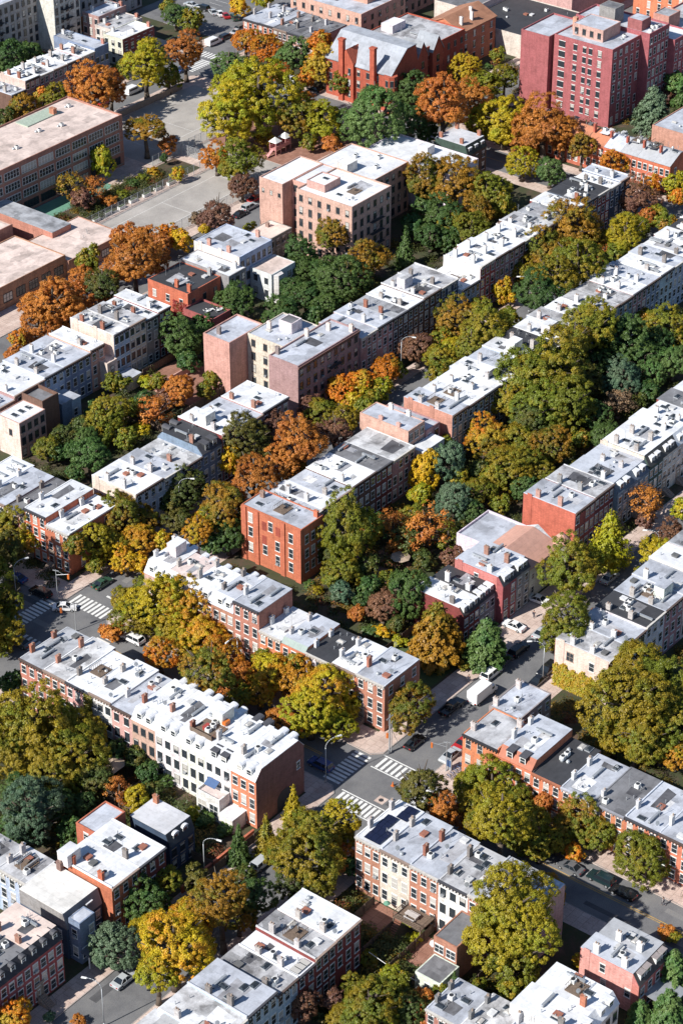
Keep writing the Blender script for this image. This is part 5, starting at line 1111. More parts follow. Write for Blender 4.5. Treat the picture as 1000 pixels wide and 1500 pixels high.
TREES = [  # photo pixel of the crown centre, half width in pixels, colouring, shape
 (14,84,24,'GR','r'),(45,78,18,'GR','r'),(118,38,13,'OR','r'),(30,157,20,'GO','r'),(60,139,13,'OG','r'),(78,145,21,'OL','r'),(5,172,15,'DG','r'),(135,127,33,'OR','r'),(163,130,22,'OR','r'),(182,97,13,'OL','r'),(214,95,30,'YG','r'),(248,112,20,'OL','r'),(272,75,25,'OR','r'),(218,68,10,'YG','r'),
 (214,187,27,'GO','f'),(150,236,17,'YG','t'),(105,275,22,'GO','s'),(137,276,18,'OR','s'),(245,212,13,'OR','s'),(240,232,6,'GR','t'),(236,195,10,'BR','s'),
 (258,22,18,'GR','r'),(280,30,17,'OL','r'),(245,10,12,'OL','r'),(350,10,14,'YE','r'),(386,-4,16,'YG','r'),(360,60,19,'OG','r'),(391,72,23,'OG','r'),(335,93,24,'BG','f'),(428,84,26,'BG','r'),(476,92,29,'OG','r'),(498,95,10,'MA','r'),
 (378,140,50,'YG','r'),(335,170,40,'YG','r'),(345,130,30,'YG','r'),(440,170,30,'GO','r'),(475,180,27,'YG','r'),(450,150,18,'OG','s'),(318,232,20,'OG','r'),(350,240,29,'OL','r'),(390,205,13,'OG','l'),(355,272,19,'MA','r'),(452,208,12,'OL','r'),(485,210,14,'OR','s'),
 (550,172,44,'BG','r'),(525,185,28,'GR','r'),(603,130,24,'GR','r'),(600,180,28,'GR','r'),(625,188,16,'GR','r'),(650,152,36,'OR','r'),(688,150,30,'OR','r'),(680,100,21,'YE','r'),(727,80,11,'GO','r'),(715,97,6,'GR','l'),(705,128,24,'OL','l'),(738,110,18,'OL','r'),
 (705,178,22,'YG','r'),(738,178,33,'YG','r'),(795,188,40,'OR','r'),(772,212,22,'OR','r'),(825,205,18,'OR','r'),(765,238,22,'YG','r'),(805,250,20,'BG','r'),(852,212,18,'GO','r'),(896,238,20,'OG','r'),(955,163,27,'BL','F'),(990,122,18,'BG','r'),(996,150,14,'BG','r'),(975,140,12,'MA','r'),
 (932,290,27,'MA','r'),(950,270,14,'OG','r'),(916,345,27,'YG','r'),(963,318,18,'OL','r'),(975,330,14,'GO','r'),(990,290,14,'OG','r'),(985,268,16,'YG','r'),(900,372,16,'OL','r'),(883,372,9,'OR','t'),
 (622,262,30,'GO','r'),(668,268,34,'GO','r'),(712,285,30,'OL','r'),(645,318,27,'GR','r'),(690,335,26,'OL','r'),(630,345,20,'GR','r'),(735,300,17,'OL','t'),(620,300,16,'GR','r'),(594,362,17,'GR','c'),(655,350,16,'GR','r'),
 (487,345,24,'GO','r'),(515,352,16,'YE','r'),(537,385,27,'GO','r'),(500,412,36,'GR','r'),(441,372,25,'GR','r'),(440,395,20,'GR','r'),(412,460,28,'GR','r'),(448,435,22,'GR','r'),(345,442,27,'GR','r'),(480,450,20,'GR','r'),(520,430,18,'DG','r'),(540,425,16,'DG','r'),
 (264,492,31,'GR','r'),(295,480,18,'GR','r'),(275,528,17,'GR','r'),(310,555,13,'OL','r'),
 (198,378,34,'OR','r'),(228,380,20,'OR','r'),(170,395,20,'OR','r'),(78,445,36,'OR','r'),(60,478,28,'OR','r'),(105,430,18,'OR','r'),(128,383,17,'OL','t'),(150,418,24,'DG','r'),(25,495,13,'OG','r'),(95,480,18,'OR','r'),
 (265,352,17,'YE','r'),(299,336,9,'YE','r'),(318,316,22,'MA','r'),(288,320,10,'BR','s'),(365,335,10,'OL','r'),(300,322,14,'MA','r'),
 (840,335,38,'GO','r'),(795,372,32,'GO','r'),(845,388,36,'OL','r'),(790,430,30,'GR','r'),(768,352,20,'OL','r'),(870,350,20,'GO','r'),(815,405,30,'OL','r'),(770,400,20,'OL','r'),
 (734,425,13,'YE','t'),(747,437,9,'YE','r'),(672,468,31,'GO','r'),(715,480,32,'OL','r'),(690,505,22,'OL','r'),(612,510,24,'MA','r'),(645,525,22,'OL','r'),(665,512,20,'YG','r'),(640,545,16,'OL','r'),(745,465,16,'OL','r'),(700,450,14,'OL','r'),
 (498,570,20,'OG','r'),(530,562,21,'OG','r'),(565,542,19,'OG','r'),(558,570,16,'YG','r'),(515,590,18,'YO','r'),(535,598,18,'OL','r'),(470,605,22,'OL','r'),(490,635,22,'MA','r'),(545,585,14,'OL','r'),
 (440,645,36,'OR','r'),(415,680,26,'OR','r'),(362,645,36,'DG','r'),(400,625,24,'MA','r'),(335,672,17,'YE','t'),(372,702,30,'OR','r'),(432,690,20,'GO','r'),(272,715,29,'DG','r'),(328,740,34,'GO','r'),(300,758,18,'YO','s'),(350,755,22,'GR','r'),(250,735,18,'DG','r'),(330,775,18,'GR','r'),
 (156,607,28,'OL','r'),(95,640,20,'DG','r'),(70,657,20,'OL','r'),(130,668,27,'BG','r'),(185,643,16,'OL','r'),(228,602,24,'OR','s'),(262,570,22,'OR','r'),(245,580,16,'MA','s'),(125,645,20,'GR','r'),(300,572,13,'OL','r'),(205,630,12,'YG','l'),(195,552,12,'YG','l'),(215,560,12,'YG','l'),(180,560,12,'OL','l'),
 (178,755,34,'GO','r'),(135,790,28,'OY','r'),(205,790,24,'YO','r'),(185,820,20,'YE','r'),(160,795,24,'OL','r'),(215,760,22,'GO','r'),(140,830,14,'OL','r'),(20,775,30,'OL','r'),(40,792,16,'YO','r'),(10,810,26,'DG','r'),(10,900,18,'OL','r'),(5,945,14,'OL','r'),(-8,870,16,'DG','r'),(205,825,16,'YE','r'),
 (235,885,44,'YG','r'),(285,905,36,'YO','r'),(215,870,26,'OL','r'),(300,935,30,'YO','r'),(235,958,24,'OG','r'),(308,985,34,'GO','r'),(270,935,24,'YG','r'),(330,1000,18,'OR','r'),(398,985,30,'YO','r'),(425,1000,18,'MA','r'),(475,1015,40,'YO','r'),(455,1045,34,'YG','r'),(505,1035,20,'YG','r'),(415,1055,24,'OR','r'),(430,972,18,'OL','r'),(380,1015,20,'YO','r'),(165,925,18,'OR','l'),
 (805,545,52,'OL','r'),(760,560,42,'OL','r'),(830,590,42,'OL','r'),(795,600,38,'OL','r'),(810,655,28,'GO','r'),(765,680,28,'OL','r'),(775,620,30,'DG','r'),(735,540,26,'OL','r'),(865,475,36,'OL','r'),(840,500,24,'OL','r'),(912,555,28,'BL','r'),(905,590,22,'BR','s'),(920,500,34,'GR','r'),(975,478,28,'OL','r'),(985,530,24,'BG','r'),(960,500,22,'GR','r'),(955,545,20,'BG','r'),(945,470,18,'GO','r'),(1000,500,18,'OL','r'),(880,530,20,'GR','r'),(870,610,22,'GR','r'),(850,645,16,'GO','r'),(885,640,22,'GR','r'),(845,690,18,'DG','r'),
 (708,640,28,'OG','r'),(725,665,24,'GO','r'),(745,690,30,'OL','r'),(700,690,18,'DG','r'),(658,680,25,'BL','t'),(665,735,28,'BL','r'),(620,690,22,'YE','t'),(615,725,18,'YG','r'),(597,680,12,'MA','t'),(700,720,22,'OL','r'),(730,738,14,'OL','r'),(650,650,14,'OL','r'),(690,750,20,'GR','r'),(770,715,20,'GR','r'),
 (630,775,36,'OR','s'),(600,790,24,'DG','s'),(655,790,24,'OL','s'),(680,780,18,'DG','r'),(512,780,38,'OL','t'),(505,835,26,'OL','r'),(490,810,22,'DG','r'),(535,830,18,'DG','r'),(561,888,24,'MA','r'),(598,868,28,'GR','t'),(640,928,38,'GO','F'),(712,942,30,'BG','F'),(500,868,17,'BL','r'),(522,900,14,'OR','r'),(560,925,12,'YE','l'),(585,940,12,'YG','l'),(545,925,12,'GR','l'),(580,800,14,'OR','l'),(620,820,16,'DG','s'),(455,858,8,'GR','l'),(465,865,8,'YG','l'),(538,785,14,'OR','l'),(700,965,10,'OL','l'),(680,975,10,'OL','l'),
 (599,1038,34,'GO','r'),(893,787,32,'YG','d'),(840,832,42,'OL','r'),(835,908,36,'OL','r'),(810,930,22,'OL','r'),(880,900,14,'MA','l'),(947,735,27,'OR','s'),(965,815,28,'YG','r'),(938,845,15,'OL','r'),(915,870,13,'OL','l'),(985,783,20,'MA','r'),(945,760,14,'MA','s'),(998,745,16,'YG','r'),
 (915,1030,60,'OL','r'),(965,1015,52,'OL','r'),(930,985,45,'OL','r'),(940,1075,40,'OL','r'),(990,1108,20,'YO','r'),
 (720,1150,38,'OY','r'),(735,1200,42,'OY','r'),(705,1185,30,'OL','r'),(770,1205,30,'OL','r'),(790,1240,22,'OL','r'),(642,1182,24,'OR','r'),(612,1155,32,'DG','r'),(665,1195,18,'OR','r'),(855,1195,34,'GO','r'),(830,1210,24,'GO','r'),(880,1225,24,'OL','r'),(935,1255,38,'OL','r'),(840,1248,14,'OG','s'),(795,1175,16,'OR','r'),
 (745,1325,52,'OY','r'),(725,1370,48,'OY','r'),(770,1360,42,'OY','r'),(755,1410,34,'OL','r'),(803,1305,24,'YO','r'),(700,1340,24,'OY','r'),
 (55,1070,58,'OL','r'),(105,1110,42,'OL','r'),(20,1110,45,'OL','r'),(75,1130,38,'OL','r'),(90,1075,40,'OL','r'),(45,1190,44,'BL','r'),(85,1180,26,'GR','r'),(20,1215,24,'GR','r'),(175,1160,22,'OR','s'),(200,1168,19,'YG','r'),(215,1130,16,'GR','r'),(70,1003,16,'MA','r'),(140,1140,26,'DG','r'),(15,1000,18,'GR','r'),(120,1180,20,'GR','r'),(150,1060,18,'OL','l'),(150,1215,14,'DG','l'),(110,1235,14,'GR','l'),
 (430,1180,19,'YG','c'),(390,1222,19,'OL','c'),(350,1235,18,'GR','c'),(450,1255,48,'OL','r'),(488,1255,24,'OR','r'),(495,1198,26,'YG','r'),(470,1220,30,'OL','r'),(430,1225,24,'OL','r'),(430,1290,26,'DG','r'),(282,1190,10,'YG','r'),(300,1200,14,'GR','l'),(330,1215,12,'GR','l'),(515,1270,18,'GR','r'),
 (165,1388,34,'BL','r'),(218,1318,32,'GR','r'),(245,1290,22,'OL','r'),(325,1315,36,'GO','r'),(350,1340,24,'GO','r'),(255,1380,50,'YO','r'),(280,1345,30,'YO','r'),(290,1400,26,'YG','r'),(372,1315,26,'GR','r'),(230,1420,30,'YG','r'),(20,1488,26,'OG','r'),(72,1490,9,'BL','r'),(115,1495,10,'OR','l'),(290,1290,20,'DG','r'),
 (540,1475,42,'OL','r'),(580,1440,18,'OL','r'),(442,1470,23,'MA','r'),(487,1465,18,'MA','r'),(600,1480,26,'DG','r'),(668,1472,18,'GO','r'),(665,1440,12,'GR','c'),(570,1425,14,'YG','r'),(612,1465,20,'OR','r'),(745,1450,18,'OL','r'),(540,1405,14,'OL','l'),(605,1375,10,'YG','l'),(590,1390,9,'GR','l'),(600,1350,10,'OL','l'),
 (985,1420,26,'BG','F'),(937,1485,19,'BG','F'),(978,1480,28,'BG','F'),(860,1415,10,'YO','l'),(850,1408,10,'YO','l'),(975,1365,12,'OR','l'),(985,1372,10,'OL','l'),(560,1500,24,'OL','r'),
 (200,905,30,'OL','r'),(262,880,34,'YO','r'),(320,960,28,'OG','r'),(350,990,22,'OR','r'),(440,1000,30,'YO','r'),(495,1060,24,'YG','r'),(355,1020,20,'OL','r'),(185,880,22,'OL','r'),(250,920,26,'OL','r'),(385,965,18,'GO','r'),(430,1040,20,'MA','r'),
 (0,780,26,'DG','r'),(12,880,20,'OL','r'),(14,928,22,'OL','r'),(150,745,22,'GO','r'),(235,795,18,'YO','r'),(110,800,18,'GO','r'),
 (505,615,20,'OL','r'),(455,598,18,'MA','r'),(335,785,24,'GR','r'),(290,775,20,'YO','r'),(262,765,20,'DG','r'),(310,800,16,'GR','r'),(345,765,16,'DG','r'),(580,540,14,'OL','r'),(525,570,18,'YO','r'),
 (215,355,24,'OR','r'),(145,445,20,'OR','r'),(95,455,34,'OR','r'),(55,450,22,'OR','r'),(235,360,18,'OR','r'),(120,410,20,'OR','r'),(40,500,14,'OR','r'),
 (180,285,9,'OL','l'),(195,268,8,'GR','l'),(210,262,8,'OL','l'),(225,252,9,'YO','l'),(160,295,10,'OR','l'),(120,290,16,'MA','s'),(260,255,10,'YO','r'),
 (985,1060,40,'OL','r'),(900,1080,26,'OL','r'),(965,1095,24,'OL','r'),
 (575,770,24,'OR','s'),(600,755,18,'OL','s'),(555,770,18,'GR','r'),(660,815,16,'MA','s'),(540,860,16,'GR','r'),(565,850,14,'OL','r'),(620,860,16,'GR','r'),(485,850,14,'OL','r'),(530,880,14,'GR','r'),(580,915,14,'DG','r'),
 (670,700,18,'OL','r'),(720,700,22,'OL','r'),(760,645,26,'OL','r'),(790,690,22,'OL','r'),(740,585,24,'OL','r'),(855,560,26,'DG','r'),(890,500,24,'GR','r'),(940,520,24,'GR','r'),(950,575,18,'GR','r'),(930,590,14,'DG','r'),
 (650,545,18,'OL','r'),(690,485,22,'OL','r'),(640,500,18,'GO','r'),(735,500,18,'OL','r'),(870,385,20,'OL','r'),(900,350,20,'YG','r'),(930,335,20,'OL','r'),(945,320,16,'OR','r'),
 (470,400,20,'GR','r'),(430,425,20,'GR','r'),(460,465,18,'GR','r'),(510,395,20,'DG','r'),(330,460,16,'GR','r'),(280,505,20,'GR','r'),(605,330,18,'GR','r'),(670,330,22,'OL','r'),(700,310,24,'GO','r'),(660,240,16,'OL','r'),
 (85,665,14,'GR','r'),(150,640,16,'OL','r'),(110,690,14,'GR','r'),(170,620,16,'OL','r'),(105,660,14,'GR','r'),
 (200,1110,18,'DG','r'),(225,1160,14,'DG','r'),(170,1100,16,'GR','r'),(240,1145,12,'GR','l'),(130,1080,30,'OL','r'),(0,1060,30,'OL','r'),(30,1160,28,'GR','r'),(100,1215,18,'GR','r'),
 (450,1210,26,'OL','r'),(500,1230,22,'OL','r'),(410,1250,22,'OL','r'),(470,1295,22,'DG','r'),(360,1285,16,'DG','l'),(300,1340,22,'GO','r'),(220,1360,24,'YG','r'),
 (505,1490,24,'OL','r'),(525,1445,22,'OL','r'),(570,1480,24,'DG','r'),(620,1490,18,'OR','r'),(640,1455,14,'OL','r'),(700,1445,12,'OL','r'),(745,1475,12,'GR','r'),
 (690,1150,26,'OY','r'),(755,1175,26,'OL','r'),(815,1230,20,'OL','r'),(765,1230,22,'OL','r'),(700,1210,24,'OL','r'),
 (-42,842,46,'OL','r'),(-32,915,42,'OL','r'),(-75,880,58,'OL','r'),(-60,800,48,'OL','r'),(-40,970,40,'OL','r'),
 (165,560,14,'OL','r'),(140,600,14,'GR','r'),(190,600,16,'OL','r'),(210,585,14,'GR','r'),(230,560,14,'OL','r'),(120,625,16,'DG','r'),
 (467,62,18,'OG','r'),(500,120,16,'GO','r'),(450,112,14,'OG','r'),(410,108,14,'OR','r'),(180,345,18,'OR','r'),(245,345,16,'OG','r'),(20,520,14,'OR','r'),
]
TREE_OBJ = []
def inside(u, v, g=.5):
    return any(a - g < u < b + g and c - g < v < d + g for a, b, c, d in RECTS)
def in_road(u, v):
    return not (any(a + .3 < u < b - .3 for a, b in US) and any(c + .3 < v < d - .3 for c, d in VS))
rank = sorted([i for i, t in enumerate(TREES) if t[4] not in 'cFdl'], key=lambda i: -TREES[i][2]); SMALL = set(rank[292:]); MASS = [[], []]
def proto_arr(me):
    a = np.empty(len(me.vertices) * 3, dtype=np.float32); me.vertices.foreach_get('co', a); return a.reshape(-1, 4, 3)
for ti, (px, py, rp, kc, sh) in enumerate(TREES):
    rng = random.Random(1000 + ti)
    rp *= 1.22; asp = {'r': 1.0, 't': 1.45, 'f': .55, 'c': 1.65, 'F': 1.15, 'd': 1.2, 's': .95, 'l': .7}[sh]
    best = None
    for k in (1, .85, 1.2, .7, 1.4, .55, 1.65, 1.9, .4, 2.2):
        r = rp * 480 / F; zc = 8
        for _ in range(4):
            u, v = at(px, py, zc); r = rp * pix(u, v, zc)[2] / F
            rv = r * asp; tc = ((3.0 + .5 * r if sh == 'f' else .5 + .16 * r) if sh not in 'cFl' else (.6 if sh != 'l' else .0)); zc = (tc + rv * .88) * k
        zc = max(zc, rv * .8 if sh != 'l' else rv * .5); u, v = at(px, py, zc)
        cost = abs(math.log(k)) + (5 if inside(u, v) else 0) + (1.0 if in_road(u, v) else 0)
        if best is None or cost < best[0]: best = (cost, u, v, zc, r, rv)
    cost, u, v, zc, r, rv = best
    c1, c2, share, word = PAL[kc]
    j = rng.uniform(.86, 1.14); h_ = rng.uniform(-.06, .06)
    c1 = (c1[0] * j * (1 + h_), c1[1] * j, c1[2] * j * (1 - h_)); c2 = tuple(x * j for x in c2)
    key = {'c': 'cone', 'F': 'full', 'd': 'feather', 's': 'sparse', 'l': 'low'}.get(sh) or ('big' if r > 4.6 else 'mid' if r > 2.7 else 'small')
    con = sh in 'cFd'
    if ti in SMALL:      # past the 300 largest trees: one mass of small crowns
        q = proto_arr(rng.choice(PRO['small'])); nr = np.random.default_rng(ti); q = q[nr.random(len(q)) < .42]; ce = q.mean(1, keepdims=True)
        q = ((q - ce) * 1.35 + ce) * np.array([r, r, rv]) + np.array([u - 350, v - 250, zc]); MASS[0].append(q.reshape(-1, 3))
        w_ = (np.sin(ce[:, 0, 0] * 4 + ti) * np.cos(ce[:, 0, 1] * 4) + nr.normal(0, .3, len(q)) > .35)[:, None]
        MASS[1].append(np.where(w_, np.array(c2), np.array(c1)) * nr.uniform(.8, 1.15, (len(q), 1)))
        continue
    T = thing('conifer_tree' if con else ('shrub' if sh == 'l' else 'deciduous_tree'), '', 'shrub' if sh == 'l' else 'tree', (u, v, .1), rng.uniform(0, 6.28))
    cr = link('crown', rng.choice(PRO[key]), T, (0, 0, zc - .1), 0, c1, (r, r, rv))
    cr['leaf_tint'] = [c2[0], c2[1], c2[2]]; cr['tint_share'] = share + rng.uniform(-.06, .10)
    if sh != 'l':
        if con: link('trunk', TRC, T, (0, 0, 0), 0, None, (r * 1.4, r * 1.4, zc))
        else: link('trunk', rng.choice(TRK), T, (0, 0, 0), 0, None, (r * 1.9, r * 1.9, (zc - .1) * 1.0))
    TREE_OBJ.append((T, u, v, zc, word, SHAPE[sh], 'shrub' if sh == 'l' else 'tree'))
v_ = np.vstack(MASS[0]); me = leaf_mesh('small_trees', v_, 'leafv'); ca = me.attributes.new('leaf_colour', 'FLOAT_COLOR', 'FACE'); cc_ = np.vstack(MASS[1])
ca.data.foreach_set('color', np.hstack([cc_, np.ones((len(cc_), 1))]).astype(np.float32).ravel()); o = link('small_tree_mass', me, None, (350, 250, 0)); o['kind'] = 'stuff'
def ordinal_label(base_items):
    """base_items: list of (object, base phrase, screen x); adds a left-to-right place where several share a phrase"""
    by = {}
    for o, b, x in base_items: by.setdefault(b, []).append((x, o))
    for b, l in by.items():
        l.sort(key=lambda t: t[0]); n = len(l)
        for i, (x, o) in enumerate(l):
            o['label'] = b if n == 1 else '%s, %s' % (b, 'leftmost' if i == 0 else 'rightmost' if i == n - 1 else ORD[i] + ' from left')
            if n > 1: o['group'] = b.split(' tree ')[0].split(' shrub ')[0] + 's'
items = []
for T, u, v, zc, word, shp, kind in TREE_OBJ:
    lu, lv, near = min(LAND, key=lambda l: (l[0] - u) ** 2 + (l[1] - v) ** 2)
    d0 = pix(u, v, 0)[2]; d1 = pix(lu, lv, 0)[2]
    items.append((T, '%s %s %s %s %s' % (word, shp, kind, 'before' if d0 < d1 else 'behind', near), pix(u, v, zc)[0]))
ordinal_label(items)
gcol = {}
for T, *_r in TREE_OBJ: T['group'] = {'tree': 'trees of the streets and gardens', 'shrub': 'garden shrubs'}[_r[-1]]


# ------------------------------------------------------------------ undergrowth of the back gardens
OPEN = [(222.0, 228.5, 158.2, 163.5), (224.5, 229.9, 168.5, 174.5), (226, 231, 162.5, 169), (203, 218, 150, 158), (300, 306, 228, 240), (330, 345, 306, 318), (324.5, 329, 163, 172), (299, 326, 196, 203.5), (225, 230, 227, 232), (416, 470, 356, 425), (370, 428, 356, 381)]
def undergrowth(name, seed, n, col, tint, share, zones, hmax):
    rng = np.random.default_rng(seed); P, Nn = [], []
    while len(P) < n:
        z_ = zones[rng.integers(len(zones))]; u = rng.uniform(z_[0], z_[1]); v = rng.uniform(z_[2], z_[3])
        if rng.random() > (z_[1] - z_[0]) * (z_[3] - z_[2]) / 4500: continue
        if inside(u, v, 1.1) or any(a < u < b and c < v < d for a, b, c, d in OPEN): continue
        r = rng.uniform(.7, 2.3); h = rng.uniform(.6, hmax) * r; m = int(60 * r * r) + 20
        e = rng.normal(0, 1, (m, 3)); e /= np.linalg.norm(e, axis=1)[:, None]; e *= rng.random((m, 1)) ** .3; e[:, 2] = np.abs(e[:, 2])
        e *= 1 + .25 * np.sin(e[:, :1] * 7 + e[:, 1:2] * 5)
        P.append(np.array([u, v, .1]) + e * np.array([r, r, h])); Nn.append(e + np.array([0, 0, .6]))
    c0 = np.array([350, 250, 0])
    o = link(name, leaf_mesh(name, leaves(rng, np.vstack(P) - c0, np.vstack(Nn), .19)), None, tuple(c0), 0, col); o['kind'] = 'stuff'; o['leaf_tint'] = list(tint); o['tint_share'] = share
ZN = [(205, 229, 141, 180), (205, 229, 141, 180), (205, 229, 141, 180), (205, 229, 141, 180), (212, 231, 203, 250), (212, 231, 203, 250), (373, 423, 382, 390), (373, 423, 382, 390), (373, 423, 382, 390), (266, 464, 202, 243), (266, 464, 217, 256), (277, 462, 291, 338), (262, 300, 276, 340), (160, 243, 202, 256), (120, 229, 140, 180), (277, 330, 122, 182), (300, 460, 124, 172), (484, 560, 205, 340), (484, 560, 278, 335), (120, 260, 278, 330), (484, 540, 340, 362), (452, 466, 442, 470), (380, 452, 452, 470)]
undergrowth('undergrowth', 1, 1900, (.055, .08, .022), (.10, .10, .025), .42, ZN, 1.3)
undergrowth('undergrowth', 2, 700, (.14, .125, .022), (.24, .13, .02), .42, ZN, 1.2)
undergrowth('undergrowth', 3, 220, (.24, .09, .03), (.14, .05, .03), .42, ZN, 1.0)
# climbing ivy
def ivy(name, label, u0, u1, v0, v1, z0, z1, n, size, col, tint, share):
    rng = np.random.default_rng(int(u0 * 10)); p = rng.random((n, 3)) * np.array([u1 - u0, v1 - v0, z1 - z0]) + np.array([u0, v0, z0])
    if n > 1500:   # ragged upper edge
        top = z0 + (z1 - z0) * (.88 + .12 * np.sin((p[:, 1] + v0) * .9) * np.cos(p[:, 1] * 2.3)); p = p[p[:, 2] < top]
    me = leaf_mesh(name, leaves(rng, p - np.array([u0, v0, 0]), np.tile([-.9, -.2, .4], (len(p), 1)), size))
    o = link(name, me, None, (u0, v0, 0), 0, col); o['leaf_tint'] = list(tint); o['tint_share'] = share
    return tag(o, label, 'ivy')
ivy('ivy', 'golden green ivy covering the foot of the pale pink end wall', 295.3, 296.2, 175.0, 185.0, 0, 5.4, 6500, .17, (.36, .34, .025), (.46, .28, .025), .42)
ivy('ivy', 'yellow green ivy running up between pink and white houses', 231.2, 231.6, 237.6, 239.4, 0, 10.6, 1400, .16, (.16, .16, .02), (.25, .18, .02), .4)
ivy('ivy', 'green ivy on the rear corner of the tall red brick house', 298.2, 299.6, 239.6, 240.5, 0, 8, 1200, .16, (.14, .15, .02), (.2, .16, .02), .4)
ivy('ivy', 'red ivy patch on the side of the black roofed brick house', 355.5, 356.1, 325.8, 330, .2, 6.4, 1400, .17, (.30, .03, .03), (.22, .12, .03), .35)

# ------------------------------------------------------------------ vehicles
def car_tree(kind, color):
    """template car pointing along +X, hidden from nothing: the first one is itself placed"""
    L, Wd = {'sedan': (4.6, 1.8), 'suv': (4.7, 1.9), 'pickup': (5.6, 1.95), 'van': (5.4, 2.0), 'truck': (6.6, 2.2)}[kind]
    a, w = L / 2, Wd / 2
    T = bpy.data.objects.new('parked_car', None); COL.objects.link(T)
    mb = MB(); gb = MB()
    def body(profile, w_):
        mb.hexa([(x, -w_, z) for x, z in profile], [(x, w_, z) for x, z in profile])
    def cabin(x0, x1, x2, x3, z0, z1, inset):
        b = [(x0, -w + .05, z0), (x3, -w + .05, z0), (x3, w - .05, z0), (x0, w - .05, z0)]; t = [(x1, -w + inset, z1), (x2, -w + inset, z1), (x2, w - inset, z1), (x1, w - inset, z1)]
        gb.hexa(b, t)
        t2 = [(x, y, z1 + .055) for x, y, _ in t]; mb.hexa([(x, y, z1 + .004) for x, y, _ in t], [(x * .99, y * .96, z) for x, y, z in t2])
        for (p, q) in ((0, 0), (1, 1), (2, 2), (3, 3)):     # pillars
            mb.cone(b[p], t[p], .05, .05, 5)
        xm = (x1 + x2) / 2
        for s in (-1, 1): mb.cone((xm, s * (w - .05), z0), (xm, s * (w - inset + .01), z1), .045, .045, 5)
    if kind == 'sedan':
        body([(-a, .32), (a, .32), (a, .62), (a - .12, .74), (a - 1.25, .88), (-a + 1.05, .90), (-a + .1, .84), (-a, .7)], w); cabin(-a + .75, -a + 1.45, a - 2.0, a - 1.2, .88, 1.38, .28)
    elif kind == 'suv':
        body([(-a, .38), (a, .38), (a, .78), (a - .1, .92), (a - 1.1, 1.02), (-a + .05, 1.02), (-a, .9)], w); cabin(-a + .1, -a + .35, a - 1.85, a - 1.1, 1.0, 1.62, .2)
    elif kind == 'pickup':
        body([(-a, .45), (a, .45), (a, .95), (a - 1.2, 1.05), (-a + 1.9, 1.05), (-a + 1.9, .72), (-a, .72)], w); cabin(-.75, -.55, .75, 1.35, 1.03, 1.72, .2)
        for s in (-1, 1): mb.box(-a, -a + 1.9, s * w - .07 * (s > 0), s * w + .07 * (s < 0), .72, 1.05)
        mb.box(-a, -a + .08, -w + .08, w - .08, .72, 1.05)
    elif kind == 'van':
        body([(-a, .4), (a, .4), (a, .9), (a - .9, 1.15), (a - 1.5, 1.95), (a - 1.9, 2.15), (-a, 2.15)], w)
        for s in (-1, 1): gb.box(-a + .5, a - 1.75, s * w - .01, s * w + .02 * s + .01, 1.25, 1.8)
        gb.hexa([(a - .93, -w + .1, 1.16), (a - .93, w - .1, 1.16), (a - 1.5, w - .12, 1.96), (a - 1.5, -w + .12, 1.96)], [(a - .90, -w + .1, 1.18), (a - .90, w - .1, 1.18), (a - 1.47, w - .12, 1.98), (a - 1.47, -w + .12, 1.98)])
    elif kind == 'truck':
        body([(a - 1.9, .45), (a, .45), (a, 1.1), (a - .5, 1.3), (a - .85, 2.0), (a - 1.9, 2.05)], w - .1); body([(-a, .75), (a - 1.95, .75), (a - 1.95, 3.0), (-a, 3.0)], w); mb.box(-a, a - 1.9, -.5, .5, .45, .75)
        gb.hexa([(a - .5, -w + .2, 1.31), (a - .5, w - .2, 1.31), (a - .83, w - .2, 1.95), (a - .83, -w + .2, 1.95)], [(a - .47, -w + .2, 1.33), (a - .47, w - .2, 1.33), (a - .8, w - .2, 1.97), (a - .8, -w + .2, 1.97)])
        for s in (-1, 1): gb.box(a - 1.7, a - .95, s * (w - .1) - .01, s * (w - .1) + .01 + .01 * s, 1.3, 1.85)
    b = link('body', mb.mesh('car_body', [M['car']]), T, (0, 0, 0), 0, color)
    g = link('windows', gb.mesh('car_windows', [M['cglass']]), T)
    wb = MB(); wb.cone((0, -.11, 0), (0, .11, 0), .33, .33, 14); wb.cone((0, -.125, 0), (0, .125, 0), .19, .19, 10, 1); wm = wb.mesh('wheel', [M['rubber'], M['metal']])
    ws = [link('wheel', wm, T, (sx * (a - .85), sy * (w - .08), .33)) for sx in (-1, 1) for sy in (-1, 1)]
    hb = MB(); hb.box(-.03, .03, -.2, .2, -.08, .08); hm = hb.mesh('headlight', [M['lampw']])
    rb = MB(); rb.box(-.03, .03, -.18, .18, -.09, .09); rm = rb.mesh('taillight', [M['lampr']])
    zz = .62 if kind == 'sedan' else .8
    hs = [link('headlight', hm, T, (a - .01, s * (w - .32), zz)) for s in (-1, 1)]; rs = [link('taillight', rm, T, (-a + .01, s * (w - .3), zz + .05)) for s in (-1, 1)]
    KIDS[T.name] = [b, g] + ws + hs + rs
    return T
CARC = {'white': (.78, .78, .78), 'silver': (.42, .44, .46), 'black': (.012, .013, .016), 'grey': (.12, .125, .135), 'red': (.38, .02, .02), 'blue': (.03, .07, .22), 'teal': (.012, .028, .032), 'green': (.04, .09, .06), 'yellow': (.65, .48, .03)}
